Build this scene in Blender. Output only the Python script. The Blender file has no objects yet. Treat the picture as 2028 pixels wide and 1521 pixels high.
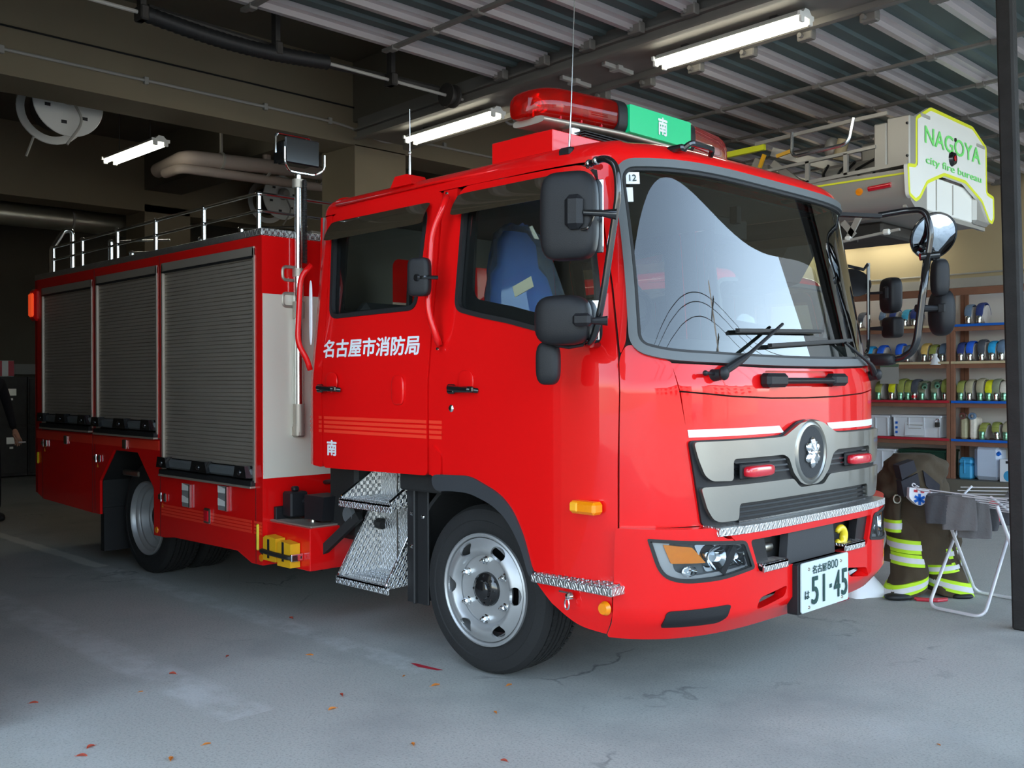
import bpy, math, random
import numpy as np
from mathutils import Vector, Matrix
from mathutils.geometry import delaunay_2d_cdt
random.seed(7)
PI = math.pi
SC = bpy.context.scene
COL = SC.collection
# ---------------------------------------------------------------- camera
cam_d = bpy.data.cameras.new('camera'); cam = bpy.data.objects.new('camera', cam_d); COL.objects.link(cam)
yaw, pitch, roll = math.radians(44.86), math.radians(-0.12), math.radians(0.17)
cF = Vector((-math.cos(yaw)*math.cos(pitch), math.sin(yaw)*math.cos(pitch), math.sin(pitch)))
r0 = cF.cross(Vector((0, 0, 1))).normalized(); d0 = cF.cross(r0)
cR = math.cos(roll)*r0 + math.sin(roll)*d0
cD = -math.sin(roll)*r0 + math.cos(roll)*d0
mw = Matrix(((cR.x, -cD.x, -cF.x, 3.5), (cR.y, -cD.y, -cF.y, -4.25), (cR.z, -cD.z, -cF.z, 1.40), (0, 0, 0, 1)))
cam.matrix_world = mw
cam_d.sensor_width = 36.0; cam_d.lens = 1975*36/2028; cam_d.clip_start = 0.05; cam_d.clip_end = 400
SC.camera = cam
# ---------------------------------------------------------------- light and exposure
SC.view_settings.view_transform = 'Standard'; SC.view_settings.look = 'None'
SC.view_settings.gamma = 1.0; SC.view_settings.use_curve_mapping = False
SC.view_settings.exposure = -0.12
w = bpy.data.worlds.new('sky'); SC.world = w; w.use_nodes = True
nt = w.node_tree; nt.nodes.clear()
sky = nt.nodes.new('ShaderNodeTexSky'); sky.sky_type = 'NISHITA'; sky.sun_disc = False
sky.sun_elevation = math.radians(42); sky.sun_rotation = math.radians(245); sky.altitude = 50; sky.air_density = 1.0; sky.dust_density = 1.2; sky.ozone_density = 1.0
bg = nt.nodes.new('ShaderNodeBackground'); bg.inputs[1].default_value = 1.25
hs = nt.nodes.new('ShaderNodeHueSaturation'); hs.inputs['Saturation'].default_value = 0.74; hs.inputs['Hue'].default_value = 0.486
wo = nt.nodes.new('ShaderNodeOutputWorld'); nt.links.new(sky.outputs[0], hs.inputs['Color']); nt.links.new(hs.outputs[0], bg.inputs[0]); nt.links.new(bg.outputs[0], wo.inputs[0])
def lamp(name, kind, loc, direction, energy, color, **k):
    d = bpy.data.lights.new(name, kind); d.energy = energy; d.color = color
    for a, b in k.items(): setattr(d, a, b)
    o = bpy.data.objects.new(name, d); COL.objects.link(o); o.location = loc
    o.rotation_euler = Vector(direction).to_track_quat('-Z', 'Y').to_euler()
    return o
# low sun from behind the fire station: it lights the street and the houses opposite, the bays stay in shade
lamp('sun', 'SUN', (0, 0, 20), (0.62, 0.42, -0.62), 9.0, (1.0, 0.90, 0.76), angle=0.009)
# ---------------------------------------------------------------- materials
M = {}
def nn(t, ty, **k):
    n = t.nodes.new(ty)
    for a, b in k.items(): setattr(n, a, b)
    return n
def mat(name, color, rough=0.5, metal=0.0, coat=0.0, var=0.06, vs=6.0, bump=0.0, bs=40.0, emit=None, es=0.0, spec=0.5, alpha=None, rv=0.0, coatr=0.03, aniso=0.0):
    m = bpy.data.materials.new(name); m.use_nodes = True; t = m.node_tree; p = t.nodes['Principled BSDF']
    tc = nn(t, 'ShaderNodeTexCoord'); no = nn(t, 'ShaderNodeTexNoise'); no.inputs['Scale'].default_value = vs; no.inputs['Detail'].default_value = 5
    t.links.new(tc.outputs['Object'], no.inputs['Vector'])
    mx = nn(t, 'ShaderNodeMix', data_type='RGBA')
    c = color
    mx.inputs[6].default_value = (c[0]*(1-var), c[1]*(1-var), c[2]*(1-var), 1)
    mx.inputs[7].default_value = (min(1, c[0]*(1+var)), min(1, c[1]*(1+var)), min(1, c[2]*(1+var)), 1)
    t.links.new(no.outputs[0], mx.inputs[0]); t.links.new(mx.outputs[2], p.inputs['Base Color'])
    p.inputs['Roughness'].default_value = rough; p.inputs['Metallic'].default_value = metal
    p.inputs['Specular IOR Level'].default_value = spec
    p.inputs['Coat Weight'].default_value = coat; p.inputs['Coat Roughness'].default_value = coatr
    if aniso: p.inputs['Anisotropic'].default_value = aniso
    if rv:
        mr = nn(t, 'ShaderNodeMapRange'); mr.inputs[3].default_value = max(0, rough-rv); mr.inputs[4].default_value = rough+rv
        t.links.new(no.outputs[0], mr.inputs[0]); t.links.new(mr.outputs[0], p.inputs['Roughness'])
    if bump:
        n2 = nn(t, 'ShaderNodeTexNoise'); n2.inputs['Scale'].default_value = bs; n2.inputs['Detail'].default_value = 4
        b = nn(t, 'ShaderNodeBump'); b.inputs['Strength'].default_value = bump; b.inputs['Distance'].default_value = 0.01
        t.links.new(tc.outputs['Object'], n2.inputs['Vector']); t.links.new(n2.outputs[0], b.inputs['Height']); t.links.new(b.outputs[0], p.inputs['Normal'])
    if emit: p.inputs['Emission Color'].default_value = (*emit, 1); p.inputs['Emission Strength'].default_value = es
    if alpha is not None: p.inputs['Alpha'].default_value = alpha
    M[name] = m; return m
def glassmat(name, tint=(0.8, 0.86, 0.84), rough=0.0, ior=1.5, diffuse=None, dw=0.0, boost=1.0):
    m = bpy.data.materials.new(name); m.use_nodes = True; t = m.node_tree; t.nodes.clear()
    tr = nn(t, 'ShaderNodeBsdfTransparent'); tr.inputs[0].default_value = (*tint, 1)
    gl = nn(t, 'ShaderNodeBsdfGlossy'); gl.inputs['Roughness'].default_value = rough
    fr = nn(t, 'ShaderNodeFresnel'); fr.inputs[0].default_value = ior
    mu = nn(t, 'ShaderNodeMath', operation='MULTIPLY'); mu.inputs[1].default_value = boost; mu.use_clamp = True
    t.links.new(fr.outputs[0], mu.inputs[0])
    mx = nn(t, 'ShaderNodeMixShader'); t.links.new(mu.outputs[0], mx.inputs[0]); t.links.new(tr.outputs[0], mx.inputs[1]); t.links.new(gl.outputs[0], mx.inputs[2])
    out = nn(t, 'ShaderNodeOutputMaterial')
    last = mx.outputs[0]
    if diffuse:
        df = nn(t, 'ShaderNodeBsdfDiffuse'); df.inputs[0].default_value = (*diffuse, 1)
        tl = nn(t, 'ShaderNodeBsdfTranslucent'); tl.inputs[0].default_value = (*diffuse, 1)
        ad = nn(t, 'ShaderNodeMixShader'); t.links.new(df.outputs[0], ad.inputs[1]); t.links.new(tl.outputs[0], ad.inputs[2])
        m2 = nn(t, 'ShaderNodeMixShader'); m2.inputs[0].default_value = dw
        t.links.new(last, m2.inputs[1]); t.links.new(ad.outputs[0], m2.inputs[2]); last = m2.outputs[0]
    t.links.new(last, out.inputs[0]); M[name] = m; return m
RED = (0.78, 0.0045, 0.005)
mat('red_paint', RED, 0.4, coat=0.8, var=0.02, vs=2, bump=0.012, bs=7, spec=0.1)
mat('red_reflective', (0.95, 0.045, 0.02), 0.45, coat=0.5, var=0.03, vs=60)
mat('white_vinyl', (0.85, 0.87, 0.9), 0.4, var=0.02)
mat('black_rubber', (0.012, 0.012, 0.013), 0.55, bump=0.1, bs=120)
mat('tyre', (0.012, 0.012, 0.0125), 0.8, bump=0.25, bs=90, var=0.2)
mat('black_plastic', (0.014, 0.014, 0.016), 0.45, bump=0.15, bs=400, var=0.1, spec=0.3)
mat('black_gloss', (0.01, 0.01, 0.011), 0.12, coat=0.6)
mat('grey_trim', (0.11, 0.12, 0.125), 0.45, bump=0.05, bs=200)
mat('silver_paint', (0.30, 0.293, 0.265), 0.28, metal=0.85, coat=0.8, var=0.04, vs=300)
mat('dark_trim', (0.045, 0.047, 0.052), 0.45, bump=0.05, bs=200, spec=0.3)
mat('rim_silver', (0.44, 0.445, 0.45), 0.40, metal=0.55, var=0.05, vs=30)
mat('chrome', (0.85, 0.87, 0.88), 0.08, metal=1.0, var=0.02)
mat('steel_tube', (0.8, 0.82, 0.83), 0.18, metal=1.0, var=0.03)
mat('zinc', (0.6, 0.58, 0.5), 0.35, metal=1.0, var=0.1, vs=40)
mat('dark_interior', (0.035, 0.036, 0.038), 0.8, bump=0.1, bs=100)
mat('grey_interior', (0.22, 0.215, 0.2), 0.8, bump=0.05, bs=60)
mat('underbody', (0.012, 0.012, 0.012), 0.7, bump=0.2, bs=30)
mat('brushed_alloy', (0.46, 0.405, 0.345), 0.48, metal=0.75, var=0.05, vs=3, aniso=0.5)
mat('body_steel', (0.86, 0.80, 0.68), 0.4, metal=0.2, var=0.04, vs=2)
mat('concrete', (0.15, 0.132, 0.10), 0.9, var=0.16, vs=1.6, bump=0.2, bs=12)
mat('concrete_lit', (0.27, 0.22, 0.145), 0.9, var=0.12, vs=1.3, bump=0.15, bs=14)  # paler, warmer copy of concrete with the lit tone put into its colour
mat('wall_beige', (0.52, 0.42, 0.25), 0.9, var=0.05, vs=1.0, bump=0.05, bs=40)
mat('rack_back', (0.74, 0.71, 0.67), 0.9, var=0.05, vs=1.0)
mat('wall_pale', (0.36, 0.35, 0.32), 0.9, var=0.06, vs=1.0, bump=0.05, bs=40)
mat('door_sheet', (0.10, 0.135, 0.13), 0.55, metal=0.2, var=0.05, vs=1.0)
mat('door_rib', (0.52, 0.475, 0.47), 0.4, metal=0.3, var=0.04, vs=4)
mat('steel_beam', (0.20, 0.185, 0.165), 0.6, metal=0.2, var=0.12, vs=5)
mat('dark_steel', (0.05, 0.045, 0.04), 0.6, metal=0.3, var=0.3, vs=9, bump=0.2, bs=60)
mat('rusty_post', (0.026, 0.024, 0.023), 0.7, spec=0.2, var=0.35, vs=10, bump=0.3, bs=60)
mat('white_enamel', (0.8, 0.8, 0.76), 0.35, var=0.03)
mat('conduit_grey', (0.42, 0.4, 0.36), 0.5, var=0.06)
mat('pipe_pink', (0.46, 0.38, 0.33), 0.6, var=0.08)
mat('duct_metal', (0.55, 0.52, 0.42), 0.35, metal=0.8, var=0.1, vs=8)
mat('tube_light', (1, 1, 0.95), 0.5, emit=(1.0, 0.97, 0.80), es=16)
mat('amber', (1.0, 0.27, 0.0), 0.3, coat=0.6, var=0.15, vs=60)
mat('amber_inner', (1.0, 0.42, 0.02), 0.4, var=0.1)
mat('marker_red', (0.62, 0.006, 0.02), 0.12, coat=1.0, var=0.15, vs=80)
mat('tail_red', (0.9, 0.05, 0.01), 0.2, coat=1.0, emit=(1.0, 0.09, 0.02), es=0.7)
mat('sign_green', (0.0, 0.52, 0.20), 0.35, var=0.02, emit=(0.0, 0.8, 0.3), es=0.12)
mat('yellow_paint', (0.85, 0.65, 0.02), 0.35, coat=0.5)
mat('yellow_chock', (0.82, 0.42, 0.01), 0.5, bump=0.1, bs=80)
mat('lime_band', (0.55, 0.88, 0.02), 0.6, var=0.08, vs=30)
mat('silver_band', (0.72, 0.72, 0.75), 0.4, var=0.08, vs=30)
mat('gear_brown', (0.060, 0.042, 0.023), 0.9, var=0.25, vs=9, bump=0.35, bs=25)
mat('gear_inner', (0.028, 0.028, 0.036), 0.9, var=0.25, vs=12, bump=0.3, bs=20)
mat('cloth_grey', (0.135, 0.125, 0.125), 0.95, var=0.2, vs=14, bump=0.35, bs=60)
mat('cloth_dark', (0.06, 0.058, 0.062), 0.95, var=0.2, vs=14, bump=0.35, bs=60)
mat('rack_white', (0.72, 0.71, 0.74), 0.35, metal=0.2)
mat('wood_red', (0.27, 0.12, 0.07), 0.7, var=0.25, vs=8, bump=0.1, bs=30)
mat('wood_pale', (0.62, 0.50, 0.30), 0.7, var=0.2, vs=8)
mat('edge_blue', (0.008, 0.14, 0.62), 0.4, var=0.05)
mat('edge_red', (0.55, 0.03, 0.05), 0.4, var=0.05)
mat('label_paper', (0.75, 0.68, 0.5), 0.8, var=0.05)
mat('lens_green', (0.01, 0.55, 0.2), 0.3)
mat('ink', (0.01, 0.03, 0.025), 0.6)
mat('plate_green', (0.004, 0.05, 0.045), 0.5)
mat('plate_white', (0.62, 0.70, 0.70), 0.4, var=0.01)
mat('blue_seat', (0.03, 0.20, 0.80), 0.6, var=0.2, vs=8, bump=0.3, bs=10)
mat('platform_grey', (0.42, 0.40, 0.365), 0.4, metal=0.4, var=0.04, vs=3)
mat('panel_white', (0.88, 0.87, 0.82), 0.45, var=0.02)
mat('hi_yellow', (0.82, 0.85, 0.03), 0.45, var=0.03)
mat('text_green', (0.22, 0.86, 0.20), 0.5)
mat('crate_clear', (0.80, 0.82, 0.86), 0.3, var=0.06, coat=0.3)
mat('crate_green', (0.012, 0.05, 0.03), 0.4)
mat('jerry_blue', (0.06, 0.38, 0.66), 0.4)
mat('jerry_clear', (0.60, 0.68, 0.82), 0.35, var=0.08)
mat('brick_beige', (0.5, 0.46, 0.4), 0.9, var=0.1)
mat('skin', (0.62, 0.36, 0.25), 0.55)
mat('navy_cloth', (0.012, 0.013, 0.018), 0.9, bump=0.2, bs=40)
mat('leaf_orange', (0.6, 0.2, 0.03), 0.7, var=0.3, vs=60)
mat('leaf_red', (0.42, 0.06, 0.03), 0.7, var=0.3, vs=60)
mat('wing_wall', (0.52, 0.50, 0.47), 0.9, var=0.08, vs=1.5)
mat('wire', (0.015, 0.015, 0.015), 0.6)
glassmat('cab_glass', (0.80, 0.86, 0.83), boost=1.15)
glassmat('windshield_glass', (0.72, 0.80, 0.76), boost=2.3)
glassmat('clear_lens', (0.9, 0.93, 0.95), boost=1.0)
glassmat('red_lens', (0.9, 0.03, 0.02), rough=0.02, diffuse=(1.0, 0.02, 0.012), dw=0.27)
glassmat('smoke_visor', (0.30, 0.25, 0.19), rough=0.03, diffuse=(0.3, 0.24, 0.16), dw=0.16, boost=1.5)
glassmat('plastic_wrap', (0.85, 0.85, 0.83), rough=0.10, diffuse=(0.8, 0.82, 0.8), dw=0.22, boost=2.2)
def mirror_mat():
    mat('mirror', (0.7, 0.75, 0.8), 0.02, metal=1.0, var=0.0)
mirror_mat()
def tread(name, base=(0.62, 0.62, 0.62), sc=45.0):
    m = mat(name, base, 0.3, metal=0.95, var=0.12, vs=14)
    t = m.node_tree; p = t.nodes['Principled BSDF']; tc = nn(t, 'ShaderNodeTexCoord')
    hs = []
    for i, (rx, rz) in enumerate(((45, 45), (-45, -45))):
        mp = nn(t, 'ShaderNodeMapping'); mp.inputs['Rotation'].default_value = (math.radians(rx*0.6), math.radians(rx), math.radians(rz)); mp.inputs['Scale'].default_value = (1, 1, 0.35)
        t.links.new(tc.outputs['Object'], mp.inputs[0])
        w_ = nn(t, 'ShaderNodeTexWave'); w_.inputs['Scale'].default_value = sc; t.links.new(mp.outputs[0], w_.inputs[0]); hs.append(w_)
    ch = nn(t, 'ShaderNodeTexChecker'); ch.inputs['Scale'].default_value = sc*1.1; t.links.new(tc.outputs['Object'], ch.inputs[0])
    mx = nn(t, 'ShaderNodeMix', data_type='FLOAT'); t.links.new(ch.outputs[1], mx.inputs[0]); t.links.new(hs[0].outputs[1], mx.inputs[2]); t.links.new(hs[1].outputs[1], mx.inputs[3])
    pw = nn(t, 'ShaderNodeMath', operation='POWER'); pw.inputs[1].default_value = 3; t.links.new(mx.outputs[0], pw.inputs[0])
    b = nn(t, 'ShaderNodeBump'); b.inputs['Strength'].default_value = 0.8; b.inputs['Distance'].default_value = 0.004
    t.links.new(pw.outputs[0], b.inputs['Height']); t.links.new(b.outputs[0], p.inputs['Normal'])
tread('tread_plate'); tread('tread_dark', (0.42, 0.42, 0.41))
def floor_mat():
    m = mat('floor_concrete', (0.43, 0.435, 0.40), 0.78, var=0.10, vs=0.9); t = m.node_tree; p = t.nodes['Principled BSDF']
    tc = nn(t, 'ShaderNodeTexCoord'); sx = nn(t, 'ShaderNodeSeparateXYZ'); t.links.new(tc.outputs['Object'], sx.inputs[0])
    base = p.inputs['Base Color'].links[0].from_socket
    def math_(op, a, b=None, c=None):
        n = nn(t, 'ShaderNodeMath', operation=op)
        for i, v in enumerate((a, b, c)):
            if v is None: continue
            if isinstance(v, (int, float)): n.inputs[i].default_value = v
            else: t.links.new(v, n.inputs[i])
        return n.outputs[0]
    def noise(sc, det=6, ro=0.6, vec=None):
        n = nn(t, 'ShaderNodeTexNoise'); n.inputs['Scale'].default_value = sc; n.inputs['Detail'].default_value = det; n.inputs['Roughness'].default_value = ro
        t.links.new(vec or tc.outputs['Object'], n.inputs['Vector']); return n.outputs[0]
    def ramp(v, a, b):
        n = nn(t, 'ShaderNodeMapRange'); n.inputs[1].default_value = a; n.inputs[2].default_value = b; t.links.new(v, n.inputs[0]); return n.outputs[0]
    def mixc(f, a, col):
        n = nn(t, 'ShaderNodeMix', data_type='RGBA'); t.links.new(f, n.inputs[0]); t.links.new(a, n.inputs[6])
        if isinstance(col, tuple): n.inputs[7].default_value = (*col, 1)
        else: t.links.new(col, n.inputs[7])
        return n.outputs[2]
    X, Y = sx.outputs[0], sx.outputs[1]
    c = base
    grain = noise(160, 2, 0.5); c2 = mixc(math_('MULTIPLY', ramp(grain, 0.5, 0.75), 0.5), c, (0.55, 0.56, 0.54))
    c2 = mixc(math_('MULTIPLY', ramp(noise(90, 2), 0.5, 0.7), 0.5), c2, (0.18, 0.19, 0.19))
    stain = ramp(noise(0.55, 5, 0.65), 0.48, 0.62); c2 = mixc(math_('MULTIPLY', stain, 0.45), c2, (0.23, 0.24, 0.235))
    pale = ramp(noise(0.8, 6, 0.7), 0.58, 0.72); c2 = mixc(math_('MULTIPLY', pale, 0.3), c2, (0.5, 0.52, 0.51))
    def line(yc, hw, x0, x1, strength, wear0, wear1, ws):
        wob = math_('MULTIPLY', math_('SUBTRACT', noise(3.0, 5), 0.5), 0.10)
        d = math_('ABSOLUTE', math_('ADD', math_('SUBTRACT', Y, yc), wob))
        f = ramp(d, hw, hw*0.6)
        f = math_('MULTIPLY', f, math_('LESS_THAN', X, x1)); f = math_('MULTIPLY', f, math_('GREATER_THAN', X, x0))
        return math_('MULTIPLY', math_('MULTIPLY', f, ramp(noise(ws, 7, 0.75), wear0, wear1)), strength)
    c2 = mixc(line(-1.11, 0.07, -20, -4.1, 0.85, 0.30, 0.45, 2.2), c2, (0.68, 0.67, 0.60))
    c2 = mixc(line(-1.13, 0.10, -4.1, -0.22, 0.42, 0.42, 0.60, 4.0), c2, (0.68, 0.70, 0.69))
    c2 = mixc(line(-2.07, 0.14, -7, -0.25, 0.40, 0.40, 0.60, 3.0), c2, (0.68, 0.70, 0.69))
    c2 = mixc(line(-2.75, 0.2, -2.5, 0.6, 0.16, 0.42, 0.6, 3.0), c2, (0.66, 0.68, 0.67))
    # cracks
    vo = nn(t, 'ShaderNodeTexVoronoi', feature='DISTANCE_TO_EDGE'); vo.inputs['Scale'].default_value = 0.42
    ad = nn(t, 'ShaderNodeVectorMath', operation='ADD'); nz = nn(t, 'ShaderNodeTexNoise'); nz.inputs['Scale'].default_value = 2.5; nz.inputs['Detail'].default_value = 6
    t.links.new(tc.outputs['Object'], nz.inputs[0]); sc_ = nn(t, 'ShaderNodeVectorMath', operation='SCALE'); sc_.inputs['Scale'].default_value = 0.55
    t.links.new(nz.outputs[1], sc_.inputs[0]); t.links.new(tc.outputs['Object'], ad.inputs[0]); t.links.new(sc_.outputs[0], ad.inputs[1]); t.links.new(ad.outputs[0], vo.inputs[0])
    cr = math_('MULTIPLY', ramp(vo.outputs[0], 0.006, 0.001), ramp(noise(0.9, 3), 0.50, 0.60))
    c2 = mixc(math_('MULTIPLY', cr, 0.75), c2, (0.11, 0.12, 0.12))
    t.links.new(c2, p.inputs['Base Color'])
    b = nn(t, 'ShaderNodeBump'); b.inputs['Strength'].default_value = 0.25; b.inputs['Distance'].default_value = 0.004
    t.links.new(noise(110, 3), b.inputs['Height']); t.links.new(b.outputs[0], p.inputs['Normal'])
floor_mat()
# ---------------------------------------------------------------- object helpers
LOC = {}
def thing(name, label, cat, loc=(0, 0, 0), group=None):
    o = bpy.data.objects.new(name, None); COL.objects.link(o); o.location = loc; o.empty_display_size = 0.1
    LOC[o.name] = Vector(loc); tag(o, label, cat, group); return o
def tag(o, label=None, cat=None, group=None, kind=None):
    if label: o['label'] = label
    if cat: o['category'] = cat
    if group: o['group'] = group
    if kind: o['kind'] = kind
    return o
def mk(name, V, Fs, mats, parent=None, smooth=False, midx=None, normals=None, label=None, origin=None):
    """link a mesh given in world coordinates; parents are unrotated empties or meshes whose origin is remembered in LOC"""
    base = LOC[parent.name] if parent else Vector((0, 0, 0))
    if origin is None:
        own = base
    else: own = Vector(origin)
    me = bpy.data.meshes.new(name)
    me.from_pydata([tuple(Vector(v)-own) for v in V], [], Fs)
    if not isinstance(mats, (list, tuple)): mats = [mats]
    for m in mats: me.materials.append(M[m])
    if midx: me.polygons.foreach_set('material_index', midx)
    if smooth is True: me.polygons.foreach_set('use_smooth', [True]*len(me.polygons))
    elif smooth: # angle
        me.polygons.foreach_set('use_smooth', [True]*len(me.polygons)); me.update(); me.set_sharp_from_angle(angle=math.radians(smooth))
    me.update()
    if normals is not None:
        me.polygons.foreach_set('use_smooth', [True]*len(me.polygons))
        me.normals_split_custom_set(normals)
    o = bpy.data.objects.new(name, me); COL.objects.link(o)
    LOC[o.name] = own
    if parent: o.parent = parent; o.location = own-base
    else: o.location = own
    if label: o['label'] = label
    return o
class B:
    def __init__(s): s.v = []; s.f = []; s.m = []; s.mi = 0
    def add(s, V, Fs):
        n = len(s.v); s.v += [Vector(v) for v in V]; s.f += [tuple(i+n for i in f) for f in Fs]; s.m += [s.mi]*len(Fs); return s
    def box(s, x0, x1, y0, y1, z0, z1, c=0.0):
        if c <= 0:
            V = [(x, y, z) for x in (x0, x1) for y in (y0, y1) for z in (z0, z1)]
            return s.add(V, [(0, 1, 3, 2), (4, 6, 7, 5), (0, 4, 5, 1), (2, 3, 7, 6), (0, 2, 6, 4), (1, 5, 7, 3)])
        V = []; idx = {}
        c = min(c, abs(x1-x0)/2.01, abs(y1-y0)/2.01, abs(z1-z0)/2.01)
        for i, x in enumerate((x0, x1)):
            for j, y in enumerate((y0, y1)):
                for k, z in enumerate((z0, z1)):
                    sx, sy, sz = (1, -1)[i], (1, -1)[j], (1, -1)[k]
                    idx[i, j, k, 0] = len(V); V.append((x, y+sy*c, z+sz*c))
                    idx[i, j, k, 1] = len(V); V.append((x+sx*c, y, z+sz*c))
                    idx[i, j, k, 2] = len(V); V.append((x+sx*c, y+sy*c, z))
        Fs = []
        for a in (0, 1):
            Fs.append([idx[a, 0, 0, 0], idx[a, 1, 0, 0], idx[a, 1, 1, 0], idx[a, 0, 1, 0]][::(-1 if a == 0 else 1)])
            Fs.append([idx[0, a, 0, 1], idx[1, a, 0, 1], idx[1, a, 1, 1], idx[0, a, 1, 1]][::(1 if a == 0 else -1)])
            Fs.append([idx[0, 0, a, 2], idx[1, 0, a, 2], idx[1, 1, a, 2], idx[0, 1, a, 2]][::(-1 if a == 0 else 1)])
            for b in (0, 1):
                q = [idx[a, b, 0, 0], idx[a, b, 1, 0], idx[a, b, 1, 1], idx[a, b, 0, 1]]; Fs.append(q if (a+b) % 2 == 1 else q[::-1])
                q = [idx[a, 0, b, 0], idx[a, 0, b, 2], idx[a, 1, b, 2], idx[a, 1, b, 0]]; Fs.append(q if (a+b) % 2 == 1 else q[::-1])
                q = [idx[0, a, b, 1], idx[1, a, b, 1], idx[1, a, b, 2], idx[0, a, b, 2]]; Fs.append(q if (a+b) % 2 == 1 else q[::-1])
                for cc in (0, 1):
                    q = [idx[a, b, cc, 0], idx[a, b, cc, 1], idx[a, b, cc, 2]]; Fs.append(q if (a+b+cc) % 2 == 1 else q[::-1])
        return s.add(V, [tuple(f) for f in Fs])
    def obox(s, c, ax, size, ch=0.0):
        """box with centre c, axes ax (3 vectors), full sizes"""
        b = B(); b.box(-size[0]/2, size[0]/2, -size[1]/2, size[1]/2, -size[2]/2, size[2]/2, ch)
        ax = [Vector(a).normalized() for a in ax]; c = Vector(c)
        return s.add([c+ax[0]*v.x+ax[1]*v.y+ax[2]*v.z for v in b.v], b.f)
    def bar(s, p0, p1, w, h, up=(0, 0, 1), ch=0.0):
        p0, p1 = Vector(p0), Vector(p1); d = (p1-p0); L = d.length; d.normalize(); u = Vector(up); sd = d.cross(u)
        if sd.length < 1e-4: sd = d.cross(Vector((1, 0, 0)))
        sd.normalize(); u = sd.cross(d)
        return s.obox((p0+p1)/2, (d, sd, u), (L, w, h), ch)
    def ring_loft(s, rings, closed=True, cap0=True, cap1=True):
        n = len(rings[0]); V = [v for r in rings for v in r]; Fs = []
        for i in range(len(rings)-1):
            for j in range(n if closed else n-1):
                k = (j+1) % n; Fs.append((i*n+j, i*n+k, (i+1)*n+k, (i+1)*n+j))
        if cap0: Fs.append(tuple(range(n))[::-1])
        if cap1: Fs.append(tuple((len(rings)-1)*n+j for j in range(n)))
        return s.add(V, Fs)
    def tube(s, pts, r, seg=10, bend=0.0, cap=True):
        P = [Vector(p) for p in pts]
        if bend > 0 and len(P) > 2:
            Q = [P[0]]
            for i in range(1, len(P)-1):
                a, b, c = P[i-1], P[i], P[i+1]
                d1 = min(bend, (a-b).length*0.45); d2 = min(bend, (c-b).length*0.45)
                s0 = b+(a-b).normalized()*d1; s1 = b+(c-b).normalized()*d2
                for k in range(7):
                    t = k/6; Q.append(s0*(1-t)**2+b*2*t*(1-t)+s1*t*t)
            Q.append(P[-1]); P = Q
        rs = list(r) if isinstance(r, (list, tuple)) else [r]*len(P)
        if len(rs) != len(P): rs = list(np.interp(np.linspace(0, 1, len(P)), np.linspace(0, 1, len(rs)), rs))
        T = []
        for i in range(len(P)):
            d = (P[min(i+1, len(P)-1)]-P[max(i-1, 0)]); T.append(d.normalized() if d.length > 1e-9 else Vector((0, 0, 1)))
        n = T[0].orthogonal().normalized(); rings = []
        for i in range(len(P)):
            n = (n-T[i]*n.dot(T[i])); n = n.normalized() if n.length > 1e-6 else T[i].orthogonal().normalized()
            b = T[i].cross(n)
            rings.append([P[i]+(n*math.cos(2*PI*k/seg)+b*math.sin(2*PI*k/seg))*rs[i] for k in range(seg)])
        return s.ring_loft(rings, True, cap, cap)
    def cyl(s, p0, p1, r, seg=20): return s.tube([p0, p1], r, seg)
    def lathe(s, prof, c, axis, seg=40, closed=False):
        """prof: (radius, distance along axis)"""
        ax = Vector(axis).normalized(); n = ax.orthogonal().normalized(); b = ax.cross(n); c = Vector(c)
        rings = [[c+ax*h+(n*math.cos(2*PI*k/seg)+b*math.sin(2*PI*k/seg))*max(r, 1e-5) for k in range(seg)] for r, h in prof]
        if closed: rings.append(rings[0])
        return s.ring_loft(rings, True, False, False)
    def prism(s, poly, o, u, v, d):
        """polygon (2D) in plane o+u*a+v*b extruded by vector d; concave polygons allowed"""
        o, u, v, d = Vector(o), Vector(u), Vector(v), Vector(d); n = len(poly)
        V = [o+u*a+v*b for a, b in poly]; V += [p+d for p in V]
        tri = tess(poly)
        Fs = [t[::-1] for t in tri]+[tuple(i+n for i in t) for t in tri]+[(i, (i+1) % n, n+(i+1) % n, n+i) for i in range(n)]
        return s.add(V, Fs)
    def ell(s, c, r, seg=16, rings=10, e=1.0, ax=None):
        """(super)ellipsoid; e<1 boxier"""
        f = lambda t: math.copysign(abs(t)**e, t)
        V = []; Fs = []; ax = ax or ((1, 0, 0), (0, 1, 0), (0, 0, 1)); ax = [Vector(a).normalized() for a in ax]; c = Vector(c)
        for i in range(rings+1):
            a = -PI/2+PI*i/rings
            for j in range(seg):
                b = 2*PI*j/seg
                x, y, z = r[0]*f(math.cos(a))*f(math.cos(b)), r[1]*f(math.cos(a))*f(math.sin(b)), r[2]*f(math.sin(a))
                V.append(c+ax[0]*x+ax[1]*y+ax[2]*z)
        for i in range(rings):
            for j in range(seg):
                k = (j+1) % seg; Fs.append((i*seg+j, i*seg+k, (i+1)*seg+k, (i+1)*seg+j))
        return s.add(V, Fs)
    def build(s, name, mats, parent=None, smooth=35, label=None, origin=None):
        return mk(name, s.v, s.f, mats, parent, smooth, s.m if any(s.m) else None, None, label, origin)
def inside(p, poly):
    x, y = p; c = False; n = len(poly)
    for i in range(n):
        x1, y1 = poly[i]; x2, y2 = poly[(i+1) % n]
        if (y1 > y) != (y2 > y) and x < (x2-x1)*(y-y1)/(y2-y1)+x1: c = not c
    return c
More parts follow.
